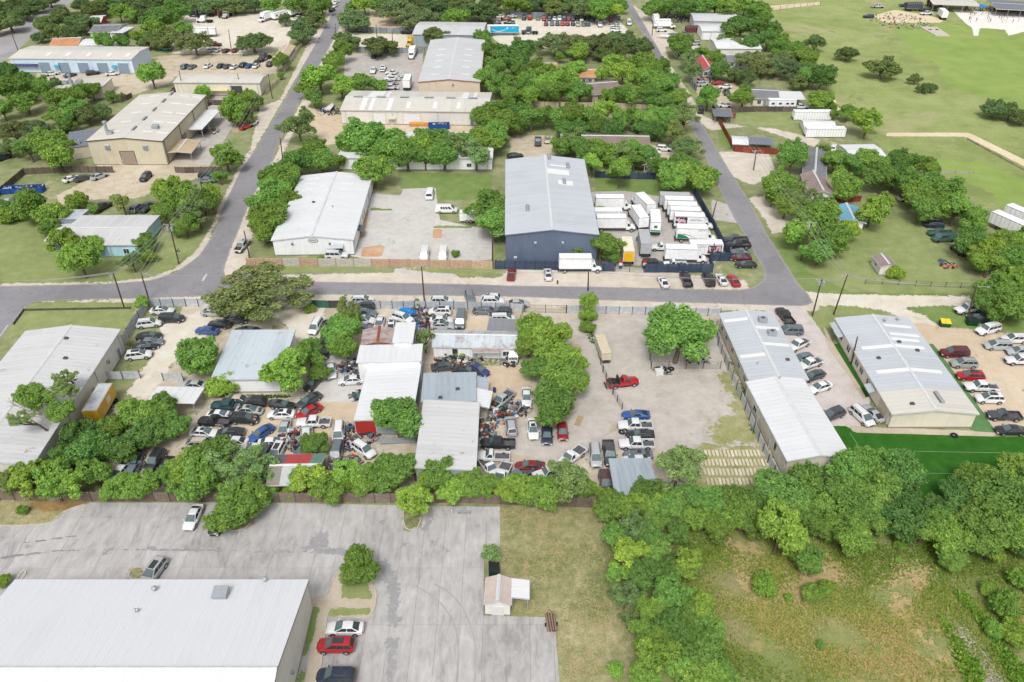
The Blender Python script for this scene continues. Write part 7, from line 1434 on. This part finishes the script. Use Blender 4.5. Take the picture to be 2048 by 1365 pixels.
for i, (x, y, rad, n_, h, lb) in enumerate([(838, 628, 3.2, 150, 1.3, 'mixed scrap heap beside the blue tarpaulin'), (842, 652, 2.4, 110, 1.0, 'car parts heaped along the wire fence'), (900, 716, 3.0, 140, 1.1, 'furniture and junk heap before the rust-spotted house'), (924, 722, 2.2, 80, .9, 'motor parts strewn under the porch'), (965, 856, 2.6, 200, 1.3, 'heap of small engine parts beside the repair shop'), (1000, 830, 2.2, 90, .9, 'white plastic panels heaped by the repair shop'), (1034, 818, 2.4, 110, 1.2, 'blue and white body panels heap by the white sedan'), (710, 734, 2.6, 120, 1.3, 'bumpers and grilles heap at the workshop head'), (690, 735, 1.6, 60, .9, 'small parts heap beside the workshop trees'), (715, 790, 1.6, 50, .6, 'loose parts beside the long workshop wall'), (706, 862, 2.2, 110, .9, 'bundle of steel tubes and trim beside the workshop end'), (698, 890, 1.8, 80, .9, 'axles and body trim behind the white minivan'), (582, 872, 1.9, 110, 1.2, 'doors and panels stacked by the stripped silver sedan'), (606, 812, 1.4, 40, .6, 'bumper pile behind the black coupe'), (592, 890, 1.4, 60, .9, 'blue and grey junk beside the patchwork shelter'), (1020, 723, 1.6, 70, .9, 'motorcycle parts beside the rust-spotted house'), (955, 712, 1.8, 60, .7, 'small junk below the porch roof'), (1395, 712, 2.6, 60, .5, 'planks and boxes behind the mesh fence'), (1325, 740, 1.6, 30, .5, 'loose junk before the hardstand tree'), (1130, 950, 1.5, 40, .6, 'parts on the ground by the white flatbed'), (210, 742, 1.6, 40, .9, 'tyres and bins at the wall of the left building'), (700, 925, 2.0, 60, .7, 'scrap by the fence trees'), (740, 870, 2.0, 50, .5, 'litter beside the fallen grey panel'), (1352, 38, 6.5, 220, 2.4, 'heap of reddish scrap beside the maroon container'), (1420, 160, 5, 110, 1.0, 'junk in the yard near the red-roofed house'), (230, 320, 3.2, 60, .8, 'red and black drums by the tan warehouse door'), (302, 318, 3.6, 90, .9, 'blue and white drums by the tan warehouse door'), (655, 222, 4, 90, .9, 'lumber and parts beside the covered boat'), (418, 262, 3.2, 70, .8, 'junk under the white-roofed carport'), (1895, 530, 1.8, 40, .3, 'litter on the lawn beyond the garden shed'), (1800, 42, 14, 200, 1.2, 'rubble heap at the edge of the park')]):
    scrap(x, y, rad, n_, h, lb, 200 + i)
def bumpy(name, label, cat, x, y, lx, ly, h, hd, mat, seed, col=None):
    rng = np.random.default_rng(seed); p = G(x, y, h / 2); nx, ny = 14, 10; m = MB(); Z = rng.uniform(.3, 1, (nx, ny)); V = []
    for i in range(nx):
        for j in range(ny):
            e = min(i, nx - 1 - i, j, ny - 1 - j); V.append(((i / (nx - 1) - .5) * lx, (j / (ny - 1) - .5) * ly, h * Z[i, j] * min(1, e / 2.0) + .05))
    m.raw(V, [(i * ny + j, (i + 1) * ny + j, (i + 1) * ny + j + 1, i * ny + j + 1) for i in range(nx - 1) for j in range(ny - 1)])
    return tag(obj(name, m, mat, None, (p.x, p.y, .03), R_(hd), col, smooth=40), label, cat)
plain('tarp_blue', A(24, 134, 214), .5); plain('tarp_white', A(232, 234, 236), .5); plain('tarp_navy', A(70, 80, 130), .6); plain('tarp_orange', A(220, 120, 60), .6)
bumpy('tarpaulin', 'bright blue tarpaulin over scrap by the sheet fence', 'tarpaulin', 814, 623, 4.2, 2.2, 1.2, -8, 'tarp_blue', 1); bumpy('tarpaulin', 'collapsed orange and red cloth on the shed lawn', 'tarpaulin', 1898, 532, 3.2, 1.4, .4, -8, 'tarp_orange', 2); bumpy('tarpaulin', 'collapsed navy cloth on the shed lawn', 'tarpaulin', 1884, 522, 1.6, 1.6, .4, -40, 'tarp_navy', 3); bumpy('tarpaulin', 'small turquoise tarp beside the white-roofed shed', 'tarpaulin', 836, 652, 1.2, 1.2, .8, 0, 'tarp_blue', 4)
def boat(x, y, hd, L, label, mat):
    p = G(x, y, .8); r = thing('boat', label, 'boat', (p.x, p.y, .35), R_(hd)); m = MB(); n_ = 9; V = []
    for i in range(n_):
        t = i / (n_ - 1); wd = 1.1 * math.sin(math.pi * min(1, .35 + .65 * (1 - t)) * .5 + 0) * (1 if t < .6 else max(.03, 1 - ((t - .6) / .4) ** 2)); X = -L / 2 + L * t; V += [(X, -wd, .7), (X, -wd * .6, .2), (X, 0, .05), (X, wd * .6, .2), (X, wd, .7), (X, 0, 1.05 + .2 * math.sin(math.pi * t))]
    m.raw(V, [(i * 6 + j, (i + 1) * 6 + j, (i + 1) * 6 + (j + 1) % 6, i * 6 + (j + 1) % 6) for i in range(n_ - 1) for j in range(6)] + [tuple(range(6))]); o = obj('hull', m, mat, r, smooth=50)
    bm = bmesh.new(); bm.from_mesh(o.data); bmesh.ops.recalc_face_normals(bm, faces=bm.faces); bm.to_mesh(o.data); bm.free()
    q = MB(); q.box(-L / 2, L / 2 + 1, -.06, .06, -.15, -.03); q.box(-1.2, -1.0, -1, 1, -.15, -.05); obj('trailer_frame', q, 'steel', r)
    for s in (-1, 1): q = MB(); q.tube((-1.1, s * 1.05, -.02), (-1.1, s * 1.25, -.02), .3, .3, 10); obj('wheel', q, 'tyre', r)
boat(661, 214, 82, 6.5, 'boat under a white cover behind the cream warehouse', 'tarp_white'); boat(1336, 74, 170, 7, 'white boat on a trailer across the right-hand street', 'tarp_white'); boat(1350, 70, 175, 6, 'pale blue boat on a trailer across the right-hand street', 'glass_blue')
def simple(name, label, cat, x, y, z, build, mats, hd=0, **k):
    p = G(x, y, z); r = tag(obj(name, build, mats, None, (p.x, p.y, .04), R_(hd), k.get('color'), k.get('smooth')), label, cat, k.get('group')); return r
tm = MB(); k = 14; R0, r0 = .32, .14
tm.raw([((R0 + r0 * math.cos(2 * math.pi * j / 6)) * math.cos(2 * math.pi * i / k), (R0 + r0 * math.cos(2 * math.pi * j / 6)) * math.sin(2 * math.pi * i / k), r0 + r0 * math.sin(2 * math.pi * j / 6)) for i in range(k) for j in range(6)], [(i * 6 + j, ((i + 1) % k) * 6 + j, ((i + 1) % k) * 6 + (j + 1) % 6, i * 6 + (j + 1) % 6) for i in range(k) for j in range(6)])
tme = tm.mesh('tyre', ['tyre'], 60)
for i, (x, y) in enumerate([(1336, 741), (1342, 739), (1330, 745), (229, 803), (1244, 865), (1908, 872), (1322, 740), (204, 765)]):
    p = G(x, y, .1); o = put('loose_tyre', tme, None, (p.x, p.y, .05)); o.scale = (1.4, 1.4, 1.2); tag(o, ['tyre lying right of the white box by the mesh fence', 'rightmost tyre by the mesh fence', 'tyre touching the white box by the mesh fence', 'tyre beside the yellow trailer', 'tyre lying beside the crew-cab pickups', 'tyre on the edge of the artificial turf', 'leftmost tyre by the mesh fence', 'tyre against the left building'][i], 'tyre')
m = MB(); m.box(-.7, .7, -.5, .5, 0, .9); m.box(-.72, .72, -.52, .52, .9, .95); simple('white_crate', 'white box standing by the tyres at the hardstand', 'box', 1318, 744, .5, m, 'white_trim', 10)
m = MB(); m.tube((0, 0, 0), (0, 0, .9), .3, .3, 12); m.tube((0, 0, .28), (0, 0, .32), .315, .315, 12); m.tube((0, 0, .6), (0, 0, .64), .315, .315, 12); simple('barrel', 'blue barrel beside the tilted white canopy', 'barrel', 989, 781, .4, m, 'tarp_navy', smooth=40)
m = MB(); m.tube((0, 0, 0), (0, 0, .85), .3, .3, 12); m.tube((0, 0, .3), (0, 0, .34), .315, .315, 12); simple('barrel', 'red drum with yellow top in the salvage rows', 'barrel', 591, 866, .4, m, 'junk_red', smooth=40)
m = MB()
for i in range(6): m.box(-1.2, 1.2, -.5 + i * .18, -.5 + i * .18 + .1, .12, .15)
m.box(-1.2, -1.1, -.5, .5, 0, .12); m.box(1.1, 1.2, -.5, .5, 0, .12); m.box(-.05, .05, -.5, .5, 0, .12); simple('pallet', 'wooden pallet leaning at the end of the tree column', 'pallet', 1158, 842, .1, m, 'junk_tan', 70)
# flat trailer loaded with old boards at the edge of the lower car park
p = G(1102, 1250); r = thing('utility_trailer', 'small flat trailer loaded with old boards on the car park edge', 'trailer', (p.x, p.y, .06), R_(95), None, (.8, .8, .8)); m = MB(); m.box(-1.6, 1.6, -.8, -.72, .45, .55); m.box(-1.6, 1.6, .72, .8, .45, .55)
for i in range(5): m.box(-1.6 + i * .78, -1.52 + i * .78, -.72, .72, .45, .53)
m.path([(1.6, -.7, .5), (2.6, 0, .5), (1.6, .7, .5)], .05, 6); obj('trailer_frame', m, 'rust', r)
pm = MB(); pm.box(-1.7, 1.7, -.09, .09, 0, .05); pme = pm.mesh('plank', ['wood_pole']); pm2 = pme.copy(); pm2.materials.clear(); pm2.materials.append(plain('old_board', A(158, 138, 122), .9))
for i in range(7): put('plank', pme if i % 2 else pm2, r, (rnd.uniform(-.2, .3), -.6 + i * .2, .56 + .03 * (i % 3)), rnd.uniform(-.05, .05))
for s in (-1, 1): q = MB(); q.tube((-.2, s * .85, .3), (-.2, s * 1.05, .3), .3, .3, 12); obj('wheel', q, 'tyre', r)
# drainpipe lying in the grass, bollards, bench
m = MB(); m.path([(0, 0, .1), (.3, -1.6, .1), (1.0, -3.6, .1)], .1, 8); simple('white_pipe', 'white bent pipe lying in the dry grass', 'pipe', 1209, 1048, .1, m, 'white_trim', smooth=50)
for x, l in ((904, 'white post by the fence left of the concrete strip'), (998, 'white post at the corner of the dry grass')): m = MB(); m.tube((0, 0, 0), (0, 0, 1.1), .07, .07, 8); m.tube((0, 0, 1.1), (0, 0, 1.16), .09, .03, 8); simple('bollard', l, 'post', x, 1030, 0, m, 'white_trim', smooth=40)
m = MB(); m.box(-1, 1, -.2, .2, .4, .46); m.box(-.9, -.8, -.2, .2, 0, .4); m.box(.8, .9, -.2, .2, 0, .4); simple('bench', 'grey concrete bench by the wooden fence', 'bench', 928, 1026, .2, m, 'galv')
m = MB(); m.tube((0, 0, 0), (0, 0, .75), .14, .12, 8); m.tube((0, 0, .75), (0, 0, .95), .18, .05, 8); m.tube((-.25, 0, .5), (.25, 0, .5), .07, .07, 6); simple('hydrant', 'dark hydrant on the verge beside the box truck', 'hydrant', 1115, 566, .3, m, 'black', smooth=40)
# grey sheet lying on the ground behind the workshop, lumber stack
m = MB(); m.box(-3, 3, -.6, .6, .3, .4); m.box(-2.8, -2.6, -.5, .5, 0, .3); m.box(2.6, 2.8, -.5, .5, 0, .3); simple('steel_bench', 'long grey steel bench under the workshop tree', 'bench', 797, 882, .3, m, 'galv', 3)
r = thing('lumber_stack', 'stack of orange timber in front of the cream warehouse', 'lumber', tuple(G(840, 252)), R_(2)); pm = MB(); pm.box(-3.2, 3.2, -.25, .25, 0, .22); pme = pm.mesh('plank', ['lumber' if 'lumber' in MATS else plain('lumber', A(216, 156, 84), .8)])
for j in range(4):
    for i in range(3): put('plank', pme, r, (rnd.uniform(-.15, .15), -.6 + i * .55, .05 + j * .25), rnd.uniform(-.02, .02))
# rooftop-side tan trailer, yellow trailer
h1 = math.degrees(head(1212, 700, 1196, 656, 3.4)); vehicle('trailerbox', 'cream', 1206, 694, h1, 'old cream-topped box trailer standing beside the yard driveway', zc=1.6).scale = (.85, .78, .62)
h2 = math.degrees(head(180, 838, 216, 776, 2)); r = vehicle('trailerbox', 'yellow', 200, 808, h2, 'yellow box trailer with a patched white roof under the left trees', zc=2.2)
m = MB(); m.box(-3.6, 3.6, -1.1, 1.1, 3.71, 3.74); obj('roof_sheet', m, RM['rusted'], r); m = MB(); m.box(.2, 1.4, -1.275, -1.255, 1.9, 3.1); obj('service_hatch', m, 'white_trim', r)
# travel trailer windows
for o in list(bpy.data.objects):
    if o.name.startswith('travel_trailer') and o.parent is None:
        for x in (-3.2, -.8, 1.6, 3.2): m = MB(); m.box(x - .5, x + .5, -1.27, -1.255, 1.7, 2.3); obj('window', m, 'glass_dark', o)
# gate banners, street sign, real-estate style board
for i, (x, y) in enumerate(((1237, 540), (1285, 540))):
    p = G(x, y); r = thing('feather_banner', 'red white and blue banner %s of the truck yard gate' % ('left', 'right')[i], 'banner', p, 0); m = MB(); m.tube((0, 0, 0), (0, 0, 2.6), .03, .02, 6); obj('staff', m, 'steel', r)
    for j, c in enumerate(((196, 40, 48), (240, 240, 240), (50, 66, 130))): m = MB(); m.box(.03, .75, -.015 - .001 * j, .015, 2.5 - (j + 1) * .7, 2.5 - j * .7 - .005); obj('stripe', m, 'ocol', r, color=A(*c))
p = G(357, 520); r = thing('street_sign', 'small green street name sign at the corner pole', 'sign', (p.x + .6, p.y - .4, 0), 0); m = MB(); m.tube((0, 0, 0), (0, 0, 2.6), .04, .04, 6); obj('post', m, 'steel', r); m = MB(); m.box(-.6, .6, -.02, .02, 2.3, 2.6); obj('sign_plate', m, 'ocol', r, color=A(40, 130, 90)); m = MB(); m.box(-.02, .02, -.6, .6, 2.61, 2.9); obj('sign_plate', m, 'ocol', r, color=A(40, 130, 90))
# sand court: posts, nets, players and a crowd
def person_mesh(pose):
    V = [(0, 0, .95), (0, 0, 1.2), (0, 0, 1.42), (0, 0, 1.52), (0, 0, 1.68), (.1, 0, .9), (.12, .03, .5), (.12, 0, .08), (.12, .12, .04), (-.1, 0, .9), (-.12, .03, .5), (-.14, 0, .08), (-.14, .12, .04), (.19, 0, 1.40), (.27, 0, 1.13), (.29, .08, .88), (-.19, 0, 1.40), (-.27, 0, 1.13), (-.29, .08, .88)]
    if pose: V[7] = (.2, -.2, .08); V[8] = (.2, -.08, .04); V[14] = (.32, .1, 1.5); V[15] = (.34, .15, 1.8); V[17] = (-.3, .12, 1.3); V[18] = (-.3, .3, 1.4)
    E = [(0, 1), (1, 2), (2, 3), (3, 4), (0, 5), (5, 6), (6, 7), (7, 8), (0, 9), (9, 10), (10, 11), (11, 12), (2, 13), (13, 14), (14, 15), (2, 16), (16, 17), (17, 18)]
    me = bpy.data.meshes.new('tmp'); me.from_pydata(V, E, []); o = bpy.data.objects.new('tmp', me); COL.objects.link(o); md = o.modifiers.new('s', 'SKIN'); sv = me.skin_vertices[0].data
    rad = {0: .15, 1: .15, 2: .15, 3: .06, 4: .11, 5: .1, 6: .07, 7: .045, 8: .04, 9: .1, 10: .07, 11: .045, 12: .04, 13: .07, 14: .045, 15: .035, 16: .07, 17: .045, 18: .035}
    for i, v in rad.items(): sv[i].radius = (v, v * (.75 if i in (0, 1, 2) else 1))
    sv[0].use_root = True; o.modifiers.new('u', 'SUBSURF').levels = 1
    dg = bpy.context.evaluated_depsgraph_get(); out = bpy.data.meshes.new_from_object(o.evaluated_get(dg)); bpy.data.objects.remove(o); out.materials.clear()
    for c in ('skin', 'ocol', 'trouser', 'hair'): out.materials.append(MATS[c])
    for pl in out.polygons: z = pl.center.z; pl.material_index = 3 if z > 1.68 else 0 if z > 1.47 or (abs(pl.center.x) > .24) or z < .5 else 1 if z > .95 else 2; pl.use_smooth = True
    return out
plain('skin', A(196, 150, 124), .6); plain('trouser', A(60, 64, 80), .8); plain('hair', A(60, 46, 38), .8)
PM = [person_mesh(0), person_mesh(1)]
sp = [(1940, 31, 'dark red'), (1948, 33, 'navy'), (1963, 31, 'white'), (1974, 40, 'black'), (1976, 32, 'orange'), (1980, 45, 'blue'), (1998, 37, 'red'), (2002, 40, 'black'), (2008, 36, 'navy'), (2004, 46, 'white'), (2026, 36, 'dark red'), (2030, 33, 'black'), (2025, 46, 'orange'), (2036, 45, 'beige'), (1938, 41, 'black'), (1952, 44, 'teal')]
cw = {'dark red': 'dark red', 'navy': 'navy', 'white': 'white', 'black': 'black', 'orange': 'orange', 'blue': 'blue', 'red': 'red', 'beige': 'beige', 'teal': 'teal'}
labs = label_list([(f'small figure in {c} top', x) for x, y, c in sp], 'playing on the sand court')
for i, ((x, y, c), l) in enumerate(zip(sp, labs)): p = G(x, y); tag(put('person', PM[i % 2], None, (p.x, p.y, .05), rnd.uniform(0, 6), CC[c]), l, 'person', 'players on the sand court')
V = []; F = []; MI = []; rr = random.Random(9)
for i in range(110):
    p = G(rr.uniform(1925, 2090), rr.uniform(18, 24)); a = rr.uniform(0, 6.28); me = PM[i % 2]; off = len(V); ca, sa = math.cos(a), math.sin(a)
    V += [(p.x + v.co.x * ca - v.co.y * sa, p.y + v.co.x * sa + v.co.y * ca, v.co.z + .05) for v in me.vertices]; k = rr.randrange(3); F += [tuple(off + j for j in q.vertices) for q in me.polygons]; MI += [q.material_index if q.material_index != 1 else 4 + k for q in me.polygons]
m = MB(); m.v = V; m.f = F; m.mi = MI; tag(obj('crowd', m, ['skin', 'trouser', 'trouser', 'hair', 'white_trim', 'junk_red', 'tarp_navy']), 'crowd of spectators along the back of the sand court', 'crowd', None, 'stuff')
labs = label_list([('volleyball net', x) for x in (1950, 1985, 2020)], 'on the sand court')
for (x, x2, y), l in zip(((1944, 1940, 26), (1972, 1976, 26), (2008, 2012, 28)), labs):
    a, b = G(x, 28), G(x2, 46); r = thing('volleyball_net', l, 'net', a, 0); d = b - a; m = MB(); m.tube((0, 0, 0), (0, 0, 2.6), .06, .06, 6); obj('post', m, 'dark_grey', r); m = MB(); m.tube(d, d + Vector((0, 0, 2.6)), .06, .06, 6); obj('post', m, 'dark_grey', r)
    m = MB()
    for z in (1.5, 1.75, 2.0, 2.25, 2.5): m.path([(0, 0, z), d + Vector((0, 0, z))], .012, 4)
    obj('net_cords', m, 'dark_grey', r)
p = G(1964, 14, 2); r = thing('canopy_tent', 'small blue canopy tent beside the crowd', 'tent', (p.x, p.y, .03), 0); m = MB(); m.raw([(-2, -2, 2.2), (2, -2, 2.2), (2, 2, 2.2), (-2, 2, 2.2), (0, 0, 3.2)], [(0, 1, 4), (1, 2, 4), (2, 3, 4), (3, 0, 4)]); obj('canopy', m, 'tarp_blue', r)
for s in (-1, 1):
    for t in (-1, 1): m = MB(); m.tube((s * 1.9, t * 1.9, 0), (s * 1.9, t * 1.9, 2.2), .04, .04, 6); obj('post', m, 'steel', r)
# drain slab with two dark openings in the park bank
p = G(1874, 66); r = thing('drain_slab', 'pale concrete drain slab with two round holes on the park bank', 'slab', p, 0); m = MB(); m.raw([(-3, -6, 0), (3, -6, 0), (3.2, 8, 0), (-4, 8, 0), (-3, -6, .3), (3, -6, .3), (3.2, 8, .5), (-4, 8, .5)], [(0, 1, 5, 4), (1, 2, 6, 5), (2, 3, 7, 6), (3, 0, 4, 7), (4, 5, 6, 7)]); obj('slab', m, 'kerbstone', r)
for s in (-1.6, 1.4): m = MB(); m.tube((s, 3.5, .36), (s, 3.5, .55), .7, .7, 14); obj('pipe_mouth', m, 'black', r)
# small front-yard clutter: white tent and shade cover on the right-hand lot
building('canopy_tent', 'small white tent inside the red-brown board fence', px('1464 288 1496 289 1492 274 1466 273'), 2.2, .6, 'x', WM['white'], RM['bright'], 0, walls=False, posts=True, cat='tent'); building('shade_cover', 'dark grey shade cover inside the red-brown board fence', px('1500 290 1546 292 1542 276 1494 275'), 2.2, .3, 's', WM['grey'], RM['slate'], 0, walls=False, posts=True, cat='canopy'); building('shade_cover', 'dark shade roof by the short red-brown fence', px('1428 235 1462 235 1462 219 1428 219'), 2.2, .3, 's', WM['grey'], RM['slate'], 0, walls=False, posts=True, cat='canopy')
